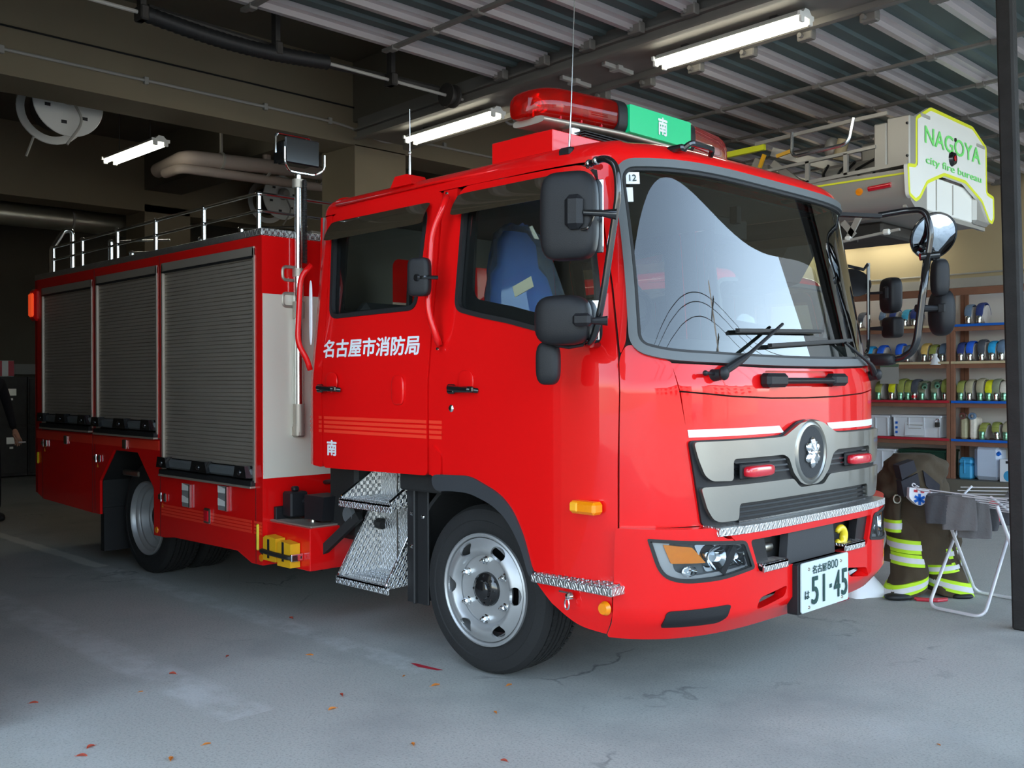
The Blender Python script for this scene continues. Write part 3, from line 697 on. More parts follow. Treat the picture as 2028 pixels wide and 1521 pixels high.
# ---- windows of the near side (surface coordinates)
W1 = rp([(-1.13, 1.75), (-0.36, 1.76), (-0.33, 2.28), (-1.18, 2.26)], 0.07)
W2 = rp([(-0.07, 1.74, .06), (0.10, 1.70, .12), (0.57, 1.615, .1), (0.84, 1.545, .08), (0.93, 1.56, .05), (0.93, 1.75, .1), (0.90, 2.03, .1), (0.845, 2.27, .09), (-0.07, 2.28, .09)], 0.05)
for side in (0, 1):
    fl = (lambda p: p) if side == 0 else mir
    sd = 'near' if side == 0 else 'far'
    # rear door
    D1 = rp([(-1.14, 0.93), (-0.235, 0.945), (-0.235, 2.345), (-1.195, 2.345, .05), (-1.165, 1.7, .1)], 0.03)
    d1 = panel('rear_door', cab, fl(D1), [fl(W1)], PAINT, truck, 0.0, 0.045)
    # front door with wheel-arch cut-out
    D2 = rp([(-0.12, 0.95, .02), (0.08, 0.96, .1), (0.26, 0.90, .1), (0.37, 0.83, .08), (0.45, 0.73, .06), (0.50, 0.62, .04), (0.53, 0.575, 0), (0.965, 0.575, 0), (0.985, 0.80, 0), (0.985, 1.05, .05), (0.995, 1.50, .05), (0.975, 1.80, .1), (0.905, 2.335, .12), (-0.12, 2.345, .1)], 0.02)
    d2 = panel('front_door', cab, fl(D2), [fl(W2)], PAINT, truck, 0.0, 0.045)
    # rear strip, pillar strip, upper gutter, a-pillar
    panel('rear_cab_corner', cab, fl(rp([(-1.37, 0.95), (-1.15, 0.93), (-1.172, 1.7, .1), (-1.20, 2.34, 0), (-1.37, 2.34, 0)], 0.03)), [], PAINT, truck, 0.0, 0.03)
    panel('door_pillar', cab, fl([(-0.228, 0.95), (-0.127, 0.95), (-0.127, 2.345), (-0.228, 2.345)]), [], PAINT, truck, -0.006, 0.03)
    panel('corner_panel', cab, fl(rp([(0.992, 0.80), (1.315, 0.80), (1.293, 0.96), (1.268, 1.13), (1.245, 1.25), (1.226, 1.36), (1.204, 1.48), (1.105, 1.53, .05), (1.035, 1.56, .05), (1.00, 1.50, .03), (0.994, 1.2, .1)], 0.0)), [], PAINT, truck, 0.0, 0.03)
    panel('windshield_pillar', cab, fl(rp([(1.005, 1.51), (1.03, 1.565), (1.06, 1.9), (1.045, 2.10), (1.03, 2.28), (1.08, 2.33), (1.08, 2.345), (0.912, 2.345), (0.984, 1.80)], 0.02)), [], PAINT, truck, 0.0, 0.03)
    # lower rear quarter under the pillar and rubber arch trim
    panel('quarter_lip', cab, fl(rp([(-0.20, 0.945), (-0.127, 0.95), (-0.127, 1.05), (-0.20, 1.10)], 0.02)), [], PAINT, truck, 0.008, 0.03)
    arch = [(-0.19, 0.955), (0.08, 0.965), (0.26, 0.905), (0.375, 0.832), (0.455, 0.73), (0.505, 0.62), (0.535, 0.55)]
    archi = [(0.50, 0.55), (0.46, 0.64), (0.42, 0.70), (0.34, 0.78), (0.23, 0.845), (0.08, 0.885), (-0.06, 0.885), (-0.15, 0.875), (-0.185, 0.90)]
    panel('arch_trim', cab, fl(rp(arch+archi, 0.05)), [], ['dark_trim'], truck, 0.012, 0.06)
    # window frames and glass
    fr = panel('window_frame', cab, fl(W1), [fl(inset(W1, 0.024))], ['black_rubber'], d1, 0.006, 0.05)
    panel('window_glass', cab, fl(inset(W1, 0.022)), [], ['cab_glass'], d1, -0.018, 0.0)
    panel('window_channel', cab, fl(inset(W1, 0.02)), [fl(rp([(-1.05, 1.79), (-0.39, 1.79), (-0.37, 2.24), (-1.07, 2.23)], 0.05))], ['black_plastic'], d1, -0.024, 0.015)
    panel('window_frame', cab, fl(W2), [fl(inset(W2, 0.022))], ['black_rubber'], d2, 0.006, 0.05)
    panel('window_glass', cab, fl(inset(W2, 0.02)), [], ['cab_glass'], d2, -0.018, 0.0)
    panel('window_channel', cab, fl(inset(W2, 0.018)), [fl(rp([(0.02, 1.80), (0.30, 1.745), (0.60, 1.69), (0.875, 1.64), (0.88, 1.8), (0.82, 2.24), (0.0, 2.24)], 0.05))], ['black_plastic'], d2, -0.024, 0.015)
    # rain visors
    def visor(a0, a1, zt, zb, skew=0.0):
        def f(a, t): p = cab(a if side == 0 else 2*CA-a, zt+(zb-zt)*t); n = -1 if side == 0 else 1; return Vector((p.x, p.y+n*(0.012+0.045*math.sin(t*PI/2)), p.z))
        def g(u, t): return f(a0+(a1-a0)*u+skew*t, t)
        ol = rp([(0, 0), (1, 0), (1, 1), (0, 1)], 0.09); ol = [(x, t) for x, t in ol]
        return panel('rain_visor', g, ol, [], ['smoke_visor'], d1 if a0 < -0.5 else d2, 0, 0.003, 0.08)
    visor(-1.17, -0.30, 2.295, 2.185); visor(-0.09, 0.84, 2.305, 2.195)
    # pull handles
    s = -1 if side == 0 else 1
    for (ax, par) in ((-1.07, d1), (0.015, d2)):
        y = s*1.128
        b = B(); b.tube([(ax-0.055, s*1.12, 1.372), (ax-0.045, s*1.155, 1.372), (ax+0.09, s*1.158, 1.365), (ax+0.115, s*1.12, 1.36)], [0.012, 0.014, 0.013, 0.012], 10); b.box(ax-0.075, ax-0.02, min(y, s*1.15), max(y, s*1.15), 1.345, 1.39, 0.008)
        b.box(ax-0.02, ax+0.12, min(s*1.145, s*1.16), max(s*1.145, s*1.16), 1.352, 1.38, 0.006); b.build('door_handle', 'black_gloss', par)
        b = B(); b.ell((ax+0.03, s*1.119, 1.40), (0.055, 0.006, 0.055), 20, 8, 0.7); b.build('handle_recess', 'red_paint', par)
    b = B(); b.ell((-0.46, s*1.119, 1.36), (0.05, 0.010, 0.075), 20, 10, 0.6); b.build('fuel_flap', 'red_paint', d1, True)
    b = B(); b.lathe([(0, 0.006), (0.010, 0.006), (0.016, 0.002), (0.018, 0)], (-0.055, s*1.121, 1.275), (0, s, 0), 16); b.build('door_lock', 'chrome', d2)
    # grab rails
    b = B(); b.tube([(-0.15, s*1.06, 2.30), (-0.135, s*1.10, 2.24), (-0.175, s*1.135, 2.12), (-0.178, s*1.16, 1.75), (-0.15, s*1.135, 1.63), (-0.15, s*1.11, 1.58)], 0.017, 12, 0.06)
    b.build('grab_rail', 'red_paint', truck, True)
    b = B(); b.lathe([(0, 0.006), (0.007, 0.006), (0.009, 0)], (-0.15, s*1.058, 2.315), (0, s, 0), 8).lathe([(0, 0.006), (0.007, 0.006), (0.009, 0)], (-0.15, s*1.12, 1.56), (0, s, 0), 8); b.build('rail_bolt', 'chrome', truck)
    b = B(); b.tube([(-1.26, s*1.10, 2.06), (-1.285, s*1.155, 1.99), (-1.285, s*1.175, 1.62), (-1.26, s*1.13, 1.53), (-1.26, s*1.11, 1.47)], 0.016, 12, 0.06); b.build('grab_rail', 'red_paint', truck, True)
    b = B(); b.ell((-1.235, s*1.12, 1.79), (0.014, 0.006, 0.18), 16, 12, 0.7); b.build('rail_reflection', 'white_vinyl', truck, True)  # slim white ellipsoid paints a reflection behind the rail
# ---- lower rear parts of the cab, dark shell behind the gaps, roof, floor, rear wall
def shell_hole(W): return W
sh = panel('cab_shell', lambda a, z: cab(a, z), [(-1.36, 0.97), (0.49, 0.97), (0.9, 0.62), (CA*2-0.9, 0.62), (CA*2-0.49, 0.97), (CA*2+1.36, 0.97), (CA*2+1.36, 2.34), (-1.36, 2.34)],
      [inset(W1, -0.004), inset(W2, -0.004), mir(inset(W1, -0.004)), mir(inset(W2, -0.004)), rp([(1.075, 1.58), (CA*2-1.075, 1.58), (CA*2-1.075, 2.30), (1.075, 2.30)], 0.1)], ['underbody', 'dark_interior'], truck, -0.028, 0.006, 0.08)
panel('rear_wall', lambda y, z: Vector((XR-RC, -y, z)), [(-1.04, 0.95), (1.04, 0.95), (1.0, 2.34), (-1.0, 2.34)], [rp([(-0.5, 1.75), (0.5, 1.75), (0.5, 2.15), (-0.5, 2.15)], 0.06)], ['red_paint', 'grey_interior'], truck, 0, 0.02, 0.15)
# roof: rings shrinking inwards from the cab outline
def roof():
    z0 = 2.345; n = 120; outl = []
    aa = list(np.linspace(-2.30, -1.35, 8))+list(np.linspace(-1.344, -1.25, 6))+list(np.linspace(-1.2, X0, 16))+list(np.linspace(X0+0.05, CA, 30))
    half = [(cab(a, z0)) for a in aa]
    full = half+[Vector((p.x, -p.y, p.z)) for p in half[-2::-1]]
    # drop the rear duplicates
    rings = []; N = len(full)
    for k in range(9):
        ph = PI/2*k/8; d = 0.115*(1-math.cos(ph)); z = z0+0.105*math.sin(ph); rings.append([])
        for i, p in enumerate(full):
            a, b = full[i-1] if i else full[-1], full[(i+1) % N]
            t = (b-a); t.z = 0; t.normalize(); nrm = Vector((t.y, -t.x, 0))
            if nrm.dot(Vector((p.x+0.2, p.y, 0))) < 0: nrm = -nrm
            rings[-1].append(Vector((p.x, p.y, z))-nrm*d*(1.6 if p.x > 0.75 and abs(p.y) < 0.9 else 1.0))
    last = rings[-1]
    for k in range(1, 7):
        u = k/6; r = []
        for p in last:
            c = Vector((min(max(p.x, -0.9), 0.55), 0, 0)); q = p.lerp(Vector((c.x, 0, p.z)), u)
            q.z = p.z+0.055*(1-(1-u)**2); r.append(q)
        rings.append(r)
    b = B(); b.ring_loft(rings, True, False, False); V = b.v; Fs = b.f
    o = mk('roof_panel', V, Fs, ['red_paint'], truck, True)
    # inner headliner
    b = B(); b.box(-1.28, 0.72, -0.96, 0.96, 2.335, 2.345); b.build('headliner', 'grey_interior', truck, None)
roof()
for s in (-1, 1):
    b = B(); b.tube([(-1.15, s*1.005, 2.39), (-0.3, s*1.015, 2.395), (0.45, s*0.985, 2.39)], 0.008, 8); b.build('rain_gutter', 'red_paint', truck, True)
# ---- front panels (coordinates y, z)
hood = [(-0.885, 1.475), (-0.70, 1.468), (-0.3, 1.458), (0.3, 1.458), (0.70, 1.468), (0.885, 1.475)][::-1]+[(-0.885, 1.474), (-0.865, 1.362), (-0.6, 1.340), (-0.3, 1.328), (0, 1.325), (0.3, 1.328), (0.6, 1.340), (0.865, 1.362)]
HR = rp([(-0.34, 1.447), (0.30, 1.447), (0.27, 1.372), (-0.31, 1.372)], 0.02)
panel('upper_front_panel', cfront, hood, [HR], PAINT, truck, 0.0, 0.03)
lower = [(-0.862, 1.355), (-0.6, 1.333), (-0.3, 1.321), (0, 1.318), (0.3, 1.321), (0.6, 1.333), (0.862, 1.355), (0.83, 1.13), (0.775, 0.785), (-0.775, 0.785), (-0.83, 1.13)]
lf = panel('lower_front_panel', cfront, lower, [], PAINT, truck, 0.0, 0.03)
# recess and handle below the windshield
panel('front_recess', cfront, inset(HR, -0.01), [], ['red_paint'], truck, -0.022, 0.004, 0.05)
b = B()
pr_ = cfront(0, 1.405).x
b.tube([(pr_-0.01, -0.33, 1.41), (pr_+0.045, -0.30, 1.405), (pr_+0.05, 0.24, 1.405), (pr_-0.005, 0.28, 1.41)], 0.0, 4) if False else None
b.box(pr_-0.01, pr_+0.05, -0.39, -0.22, 1.372, 1.436, 0.016).box(pr_-0.01, pr_+0.05, 0.20, 0.345, 1.376, 1.436, 0.016).box(pr_+0.02, pr_+0.045, -0.3, 0.26, 1.388, 1.415, 0.01)
b.build('front_handle', 'black_plastic', truck)
# white stripe over the grille, split by the emblem
for s in (-1, 1):
    b_ = [(-0.835*1, 1.200), (-0.24, 1.200), (-0.20, 1.168), (-0.83, 1.168)] if s < 0 else [(0.20, 1.200), (0.835, 1.200), (0.83, 1.168), (0.23, 1.168)]
    panel('white_stripe', cfront, b_ if s < 0 else b_, [], ['white_vinyl'], truck, 0.003, 0.002)
# grille
gb = [(-0.835, 1.155), (-0.34, 1.155), (-0.235, 1.16), (-0.16, 1.19), (-0.10, 1.215), (-0.03, 1.222), (0.03, 1.222), (0.10, 1.215), (0.16, 1.19), (0.235, 1.16), (0.34, 1.155), (0.835, 1.155), (0.775, 0.80), (-0.775, 0.80)]
gr = panel('grille', cfront, rp(gb, 0.02), [], ['black_plastic'], truck, 0.012, 0.02)
up = [(-0.825, 1.150), (-0.34, 1.150), (-0.24, 1.153), (-0.165, 1.183), (-0.105, 1.207), (-0.04, 1.215), (0.04, 1.215), (0.105, 1.207), (0.165, 1.183), (0.24, 1.153), (0.34, 1.150), (0.825, 1.150),
      (0.805, 1.08), (0.775, 1.01), (0.74, 0.985), (0.62, 0.98), (0.62, 1.072), (0.25, 1.072), (0.205, 1.055), (0.165, 0.985), (0.10, 0.935), (0.05, 0.922), (-0.05, 0.922), (-0.10, 0.935), (-0.165, 0.985), (-0.205, 1.055), (-0.25, 1.072), (-0.62, 1.072), (-0.62, 0.98), (-0.74, 0.985), (-0.775, 1.01), (-0.805, 1.08)]
panel('upper_silver_trim', cfront, rp(up, 0.02), [], ['silver_paint'], gr, 0.032, 0.03, 0.04)
lo = [(-0.795, 0.962), (-0.17, 0.960), (-0.11, 0.916), (0.11, 0.916), (0.17, 0.960), (0.795, 0.962), (0.765, 0.87), (0.735, 0.825), (0.70, 0.812), (0.59, 0.812), (0.585, 0.882), (-0.585, 0.882), (-0.59, 0.812), (-0.70, 0.812), (-0.735, 0.825), (-0.765, 0.87)]
panel('lower_silver_trim', cfront, rp(lo, 0.02), [], ['silver_paint'], gr, 0.034, 0.03, 0.04)
for z in (0.998, 1.022, 1.046):
    for s in (-1, 1): panel('grille_slat', cfront, [(s*0.60, z), (s*0.14, z), (s*0.14, z+0.008), (s*0.60, z+0.008)][::s], [], ['black_gloss'], gr, 0.022, 0.012, 0.08)
for z in (0.800, 0.820, 0.840, 0.860): panel('grille_slat', cfront, [(-0.58, z), (0.58, z), (0.58, z+0.008), (-0.58, z+0.008)], [], ['black_gloss'], gr, 0.026, 0.012, 0.08)
for y in (-0.47, 0.46):
    lp = B(); x = cfront(y, 1.01).x
    lp.box(x+0.02, x+0.035, y-0.125, y+0.115, 0.983, 1.05, 0.006); lo_ = lp.build('marker_lamp', 'black_plastic', truck)
    B().ell((x+0.045, y, 1.015), (0.026, 0.108, 0.026), 24, 10, 0.5).build('red_lens', 'marker_red', lo_, True)
em = B(); xe = cfront(0, 1.0).x+0.012
em.lathe([(0, 0.020), (0.118, 0.020), (0.122, 0.024), (0.128, 0.028), (0.140, 0.026), (0.150, 0.018), (0.153, -0.01)], (xe, -0.01, 1.07), (1, 0, 0), 56); em.build('emblem_ring', 'silver_paint', gr, 40)
B().lathe([(0, 0), (0.119, 0)], (xe+0.0215, -0.01, 1.07), (1, 0, 0), 48).build('emblem_disc', 'dark_interior', gr)
b = B(); xx = xe+0.024
for k in range(6):
    a = PI/2+k*PI/3
    b.ell((xx+0.004, 0.042*math.cos(a)-0.01, 1.07+0.046*math.sin(a)), (0.014, 0.022, 0.026), 10, 6, 1.0, ((1, 0, 0), (0, -math.sin(a), math.cos(a)), (0, math.cos(a), math.sin(a))))
for k in range(12):
    a = 2*PI*k/12; b.tube([(xx+0.018, -0.01, 1.07), (xx+0.010, 0.052*math.cos(a)-0.01, 1.07+0.058*math.sin(a))], [0.008, 0.005], 6)
b.ell((xx+0.016, -0.01, 1.07), (0.012, 0.016, 0.016), 12, 8); b.build('chrome_emblem', 'chrome', gr)
# ---- windshield
WS = rp([(1.075, 1.55, .05), (1.20, 1.515, .1), (1.63, 1.498, .3), (2*CA-1.63, 1.498, .3), (2*CA-1.20, 1.515, .1), (2*CA-1.075, 1.55, .05), (2*CA-1.07, 1.9, .2), (2*CA-1.035, 2.31, .07), (2*CA-1.40, 2.318, .2), (1.40, 2.318, .2), (1.035, 2.31, .07), (1.07, 1.9, .2)], 0.05)
wg = panel('windshield', cab, WS, [], ['windshield_glass'], truck, -0.004, 0.0, 0.05)
panel('windshield_gasket', cab, inset(WS, -0.032), [inset(WS, 0.004)], ['grey_trim', 'black_rubber'], truck, 0.018, 0.045, 0.05)
panel('windshield_gasket_bead', cab, inset(WS, 0.006), [inset(WS, 0.018)], ['black_rubber'], truck, 0.006, 0.02, 0.05)
panel('roof_brow', cab, [(1.08, 2.345), (1.10, 2.352), (2*CA-1.10, 2.352), (2*CA-1.08, 2.345), (2*CA-1.12, 2.315), (1.12, 2.315)], [], PAINT, truck, 0.0, 0.03)
for (a, z, w_, h_, tx) in ((1.062, 2.262, 0.062, 0.052, '12'), (1.056, 2.19, 0.035, 0.062, None)):
    st = panel('windshield_sticker', cab, [(a, z-h_/2), (a+w_, z-h_/2), (a+w_, z+h_/2), (a, z+h_/2)], [], ['white_vinyl'], truck, 0.001, 0.0015)
    if tx: t_ = B(); text(t_, tx, cab, a+0.015, a+w_-0.015, z-0.014, z+0.014, 0.01, 0.0035); t_.build('sticker_number', 'ink', st, None)
# wipers
def wiper(y0, z0, y1, z1, b0, b1):
    p0 = cfront(y0, z0); p1 = cfront(y1, z1); n = Vector((0.98, 0, 0.17))
    w_ = B(); w_.tube([p0+n*0.03, p0.lerp(p1, 0.3)+n*0.06, p1+n*0.03], [0.018, 0.013, 0.007], 10, 0.05); w_.lathe([(0, 0.05), (0.022, 0.045), (0.026, 0.0), (0.03, -0.01)], p0, (1, 0, 0.1), 16)
    w_.ell(p0+n*0.05, (0.02, 0.028, 0.03), 12, 8); wo_ = w_.build('wiper', 'black_plastic', truck)
    q0, q1 = cfront(*b0)+n*0.018, cfront(*b1)+n*0.018
    B().bar(q0+n*0.012, q1+n*0.012, 0.012, 0.014).build('wiper_frame', 'black_rubber', wo_); B().bar(q0, q1, 0.007, 0.02).build('wiper_blade', 'black_rubber', wo_)
wiper(-0.69, 1.425, -0.17, 1.655, (-0.53, 1.615), (0.20, 1.635)); wiper(0.80, 1.425, 0.42, 1.585, (-0.30, 1.555), (0.50, 1.60))
B().tube([(1.14, -0.77, 1.435), (1.14, -0.70, 1.43)], 0.008, 6).ell((1.145, -0.78, 1.434), (0.012, 0.012, 0.012), 8, 6).build('washer_nozzle', 'black_plastic', truck)
# ---- interior
b = B(); b.box(0.55, 1.02, -0.98, 0.98, 1.25, 1.50, 0.06).box(0.45, 0.9, -0.95, 0.95, 1.0, 1.3, 0.05).ell((0.75, -0.42, 1.50), (0.18, 0.25, 0.10), 20, 10, 0.8); b.build('dashboard', 'dark_interior', truck)
B().box(-1.28, 0.80, -1.03, 1.03, 0.98, 1.02).build('cab_floor', 'dark_interior', truck, None)
b = B(); rings = []
for i in range(33):
    a = 2*PI*i/32; ax = Vector((-0.75, 0, 0.66)); u = Vector((0, 1, 0)); v = Vector((0.66, 0, 0.75)); rings.append(Vector((0.45, -0.52, 1.66))+u*0.21*math.cos(a)+v*0.21*math.sin(a))
b.tube(rings, 0.016, 8, 0, False)
for k in (0.3, PI-0.3, -PI/2): b.tube([(0.47, -0.52, 1.65), Vector((0.45, -0.52, 1.66))+u*0.2*math.cos(k)+v*0.2*math.sin(k)], 0.014, 8)
b.tube([(0.47, -0.52, 1.65), (0.7, -0.52, 1.4)], 0.03, 10); b.build('steering_wheel', 'black_plastic', truck)
def seat(y, m, wrap, x=-0.02):
    b = B(); b.box(x-0.25, x+0.3, y-0.26, y+0.26, 1.28, 1.45, 0.05)
    bk = [(x-0.22, 1.42, .26), (x-0.27, 1.6, .25), (x-0.31, 1.8, .24), (x-0.34, 1.95, .2), (x-0.35, 2.0, .14), (x-0.36, 2.12, .13), (x-0.37, 2.18, .08)]
    rs = [[(px+0.055*math.cos(2*PI*k/16)*(1 if wd > .09 else .6), y+wd*math.copysign(abs(math.sin(2*PI*k/16))**0.7, math.sin(2*PI*k/16)), pz) for k in range(16)] for px, pz, wd in bk]
    b.ring_loft(rs); st = b.build('seat', m, truck, 50)
    if wrap:
        # crinkled clear bag over the seat back, a little wider at the shoulders
        b = B(); rs = []
        random.seed(3)
        for px, pz, wd in [(x-0.20, 1.44, .29), (x-0.24, 1.6, .30), (x-0.27, 1.72, .30), (x-0.29, 1.84, .28), (x-0.31, 1.95, .245), (x-0.33, 2.06, .20), (x-0.35, 2.15, .15), (x-0.36, 2.21, .07)]:
            rs.append([(px+(0.085+random.uniform(-.014, .014))*math.cos(2*PI*k/28), y+(wd+random.uniform(-.014, .014))*math.copysign(abs(math.sin(2*PI*k/28))**0.8, math.sin(2*PI*k/28)), pz+random.uniform(-.012, .012)) for k in range(28)])
        b.ring_loft(rs); b.build('plastic_bag', 'plastic_wrap', st, 20)
        B().obox((x-0.02, y-0.30, 1.853), ((0.93, 0.1, 0.36), (0.1, -1, 0.05), (-0.36, 0.05, 0.93)), (0.12, 0.004, 0.055)).build('paper_tag', 'label_paper', st)
    return st
seat(-0.56, 'blue_seat', True, 0.19); seat(0.56, 'dark_interior', False); seat(0.56, 'dark_interior', False, -0.78)
b = B(); b.tube([(-0.95, -0.55, 1.95), (-0.55, -0.45, 1.75), (-0.35, -0.4, 1.62)], 0.05, 12, 0.1); b.tube([(-1.0, -0.6, 1.98), (-1.0, -0.62, 1.6)], 0.018, 8); b.ell((-0.42, -0.42, 1.7), (0.07, 0.07, 0.14), 14, 10); b.build('breathing_gear_rack', 'black_plastic', truck)
b = B(); b.box(-1.05, -0.7, -0.9, 0.9, 1.2, 1.42, 0.04).box(-1.15, -1.03, -0.9, 0.9, 1.4, 1.85, 0.04); b.build('rear_bench', 'dark_interior', truck)
b = B(); b.box(0.78, 0.80, -0.18, 0.10, 2.10, 2.2, 0.008).box(0.80, 0.84, -0.06, -0.02, 2.17, 2.25); b.build('inside_mirror', 'black_plastic', truck)
# ---- lettering on the doors
def sidefn(a, z): return cab(a, z)
tx = B(); text(tx, '名古屋市消防局', sidefn, -1.16, -0.31, 1.535, 1.635, 0.024); tx.build('white_lettering', 'white_vinyl', truck, None)
tx = B(); text(tx, '南', sidefn, -1.10, -1.005, 1.0, 1.085, 0.028); tx.build('white_lettering', 'white_vinyl', truck, None)
for k in range(4):
    z = 1.125+0.0245*k; h = 0.016
    panel('reflective_stripe', cab, [(-1.29, z), (-1.155, z), (-1.155, z+h), (-1.29, z+h)], [], ['red_reflective'], truck, 0.003, 0.002, 0.1)
    panel('reflective_stripe', cab, [(-1.13, z), (-0.24, z), (-0.24, z+h), (-1.13, z+h)], [], ['red_reflective'], truck, 0.003, 0.002, 0.1)
    panel('reflective_stripe', cab, [(-0.224, z), (-0.13, z), (-0.13, z+h), (-0.224, z+h)], [], ['red_reflective'], truck, -0.003, 0.002, 0.1)
# side turn signal
b = B(); b.box(0.715, 0.855, -1.15, -1.085, 0.852, 0.905, 0.012); ts = b.build('side_turn_signal', 'amber', truck); B().box(0.722, 0.765, -1.155, -1.14, 0.86, 0.90, 0.006).build('ribbed_lens', 'amber_inner', ts)
# ---- bumper
def bW(z): return 1.145-0.25*max(0, 0.45-z)**1.0*0.9
def bX(z): return 1.235-0.9*max(0, 0.43-z)
bum = wrapfn(bW, bX); bfront = frontfn(bW, bX)
# outline in wrap coordinates; front centre at CA
BO = [(0.942, 0.345), (1.55, 0.335), (2*CA-1.55, 0.335), (2*CA-0.942, 0.345), (2*CA-0.955, 0.803), (2*CA-1.33, 0.797), (2*CA-1.38, 0.745), (1.38, 0.745), (1.33, 0.797), (0.955, 0.803)]
HLo = [(1.075, 0.765), (1.13, 0.765), (1.46, 0.728), (1.53, 0.60), (1.35, 0.575), (1.18, 0.572), (1.11, 0.61)]
HL = rp([(1.075, 0.765, .01), (1.35, 0.742, .05), (1.475, 0.730, .02), (1.525, 0.605, .02), (1.36, 0.580, .05), (1.20, 0.578, .06), (1.12, 0.612, .06)], 0.02)
OP = rp([(1.50, 0.728), (2*CA-1.50, 0.728), (2*CA-1.55, 0.585), (1.55, 0.585)], 0.02)
LO = rp([(1.555, 0.475, .02), (1.74, 0.50, .02), (1.72, 0.455, .02), (1.53, 0.425, .02)], 0.01)
bp = panel('bumper', bum, rp(BO, 0.02), [HL, mir(HL), OP, LO, mir(LO)], ['red_paint', 'black_plastic'], truck, 0.0, 0.05, 0.045)
panel('bumper_inner', bum, [(1.40, 0.40), (2*CA-1.40, 0.40), (2*CA-1.40, 0.74), (1.40, 0.74)], [], ['underbody'], truck, -0.09, 0.01, 0.1)
panel('bumper_black_band', bum, [(1.46, 0.74), (1.50, 0.575), (1.64, 0.582), (1.60, 0.74)], [], ['black_plastic'], bp, -0.02, 0.04, 0.05)
panel('bumper_black_band', bum, mir([(1.46, 0.74), (1.50, 0.575), (1.64, 0.582), (1.60, 0.74)]), [], ['black_plastic'], bp, -0.02, 0.04, 0.05)
panel('bumper_centre', bfront, rp([(-0.24, 0.74), (-0.26, 0.585), (0.19, 0.585), (0.17, 0.74)], 0.01), [], ['dark_trim'], bp, -0.018, 0.04, 0.05)
panel('bumper_top_lip', bum, [(1.38, 0.775), (2*CA-1.38, 0.775), (2*CA-1.42, 0.735), (1.42, 0.735)], [(0, 0)] and [], ['red_paint'], bp, 0.004, 0.04, 0.05)
panel('bumper_lower_insert', bum, rp([(1.145, 0.47, .02), (1.40, 0.475, .02), (1.365, 0.405, .03), (1.13, 0.405, .01)], 0.02), [], ['black_plastic'], bp, 0.008, 0.015, 0.025)
# headlights
for s in (0, 1):
    f = (lambda p: p) if s == 0 else mir
    h = panel('headlight', bum, f(HL), [f(inset(HL, 0.014))], ['black_rubber'], truck, 0.004, 0.06, 0.05)
    panel('light_housing', bum, f(inset(HL, 0.01)), [], ['grey_trim'], h, -0.045, 0.01, 0.05)
    panel('silver_bezel', bum, f(inset(HL, 0.014)), [f(rp([(1.155, 0.745), (1.46, 0.712), (1.50, 0.62), (1.26, 0.605), (1.18, 0.625)], 0.02))], ['rim_silver'], h, -0.02, 0.02, 0.05)
    panel('turn_signal', bum, f(rp([(1.135, 0.738), (1.245, 0.722), (1.30, 0.655), (1.165, 0.660)], 0.006)), [], ['amber'], h, -0.012, 0.02, 0.03)
    panel('reflector_bowl', bum, f(rp([(1.265, 0.728), (1.455, 0.710), (1.492, 0.625), (1.315, 0.612)], 0.012)), [], ['chrome'], h, -0.038, 0.004, 0.02)
    rf = B()
    for (a, z, ra, rz) in ((1.345, 0.672, 0.052, 0.05), (1.45, 0.665, 0.035, 0.042), (1.235, 0.625, 0.035, 0.022)):
        aa = a if s == 0 else 2*CA-a; p = bum(aa, z); n = (bum(aa+.01, z)-bum(aa-.01, z)).cross(Vector((0, 0, 1))).normalized(); t = n.cross(Vector((0, 0, 1)))
        rings = []
        for k in range(6):
            u_ = 1-k/5*0.65; rings.append([p-n*(0.012+0.032*(1-u_*u_))+t*ra*u_*math.cos(2*PI*j/20)+Vector((0, 0, 1))*rz*u_*math.sin(2*PI*j/20) for j in range(20)])
        rf.ring_loft(rings, True, False, True)
    rf.build('reflector', 'chrome', h, 30)
    vb = B(); a0 = 1.405 if s == 0 else 2*CA-1.405; p0 = bum(a0-0.03*(1 if s == 0 else -1), 0.605); p1 = bum(a0+0.03*(1 if s == 0 else -1), 0.705); vb.bar(p0-Vector((.02, 0, 0)), p1-Vector((.02, 0, 0)), 0.018, 0.03); vb.build('light_bar_strip', 'black_plastic', h)
    panel('lens_cover', bum, f(inset(HL, 0.012)), [], ['clear_lens'], h, 0.0, 0.0, 0.05)
# tread plate on top of the bumper
def stepz(y): return 0.785
n = 40; V = []; ys = np.linspace(-0.76, 0.76, n)
for y in ys:
    xo = bfront(y, 0.78).x+0.015; xi = cfront(y, 0.79).x-0.02
    V += [(xi, y, 0.803), (xo, y, 0.795), (xo, y, 0.762), (xo-0.012, y, 0.762), (xi, y, 0.785)]
Fs = []
for i in range(n-1):
    for j in range(5): k = (j+1) % 5; Fs.append((i*5+j, i*5+k, i*5+5+k, i*5+5+j))
Fs += [(0, 1, 2, 3, 4), tuple(range((n-1)*5, n*5))[::-1]]
mk('bumper_tread_plate', V, Fs, ['tread_plate'], truck, 25)
for y in (-0.40, 0.33):
    x = bfront(y, 0.6).x; B().box(x-0.06, x+0.02, y-0.10, y+0.10, 0.608, 0.622, 0.003).box(x+0.008, x+0.02, y-0.10, y+0.10, 0.585, 0.622, 0.003).build('bumper_step', 'tread_plate', truck)
B().tube([(1.14, -0.52, 0.655), (1.14, -0.28, 0.66)], 0.024, 14).lathe([(0.024, 0), (0.032, 0), (0.032, 0.05), (0.024, 0.05)], (1.14, -0.43, 0.657), (0, 1, 0.02), 16).build('tow_pin', 'zinc', truck)
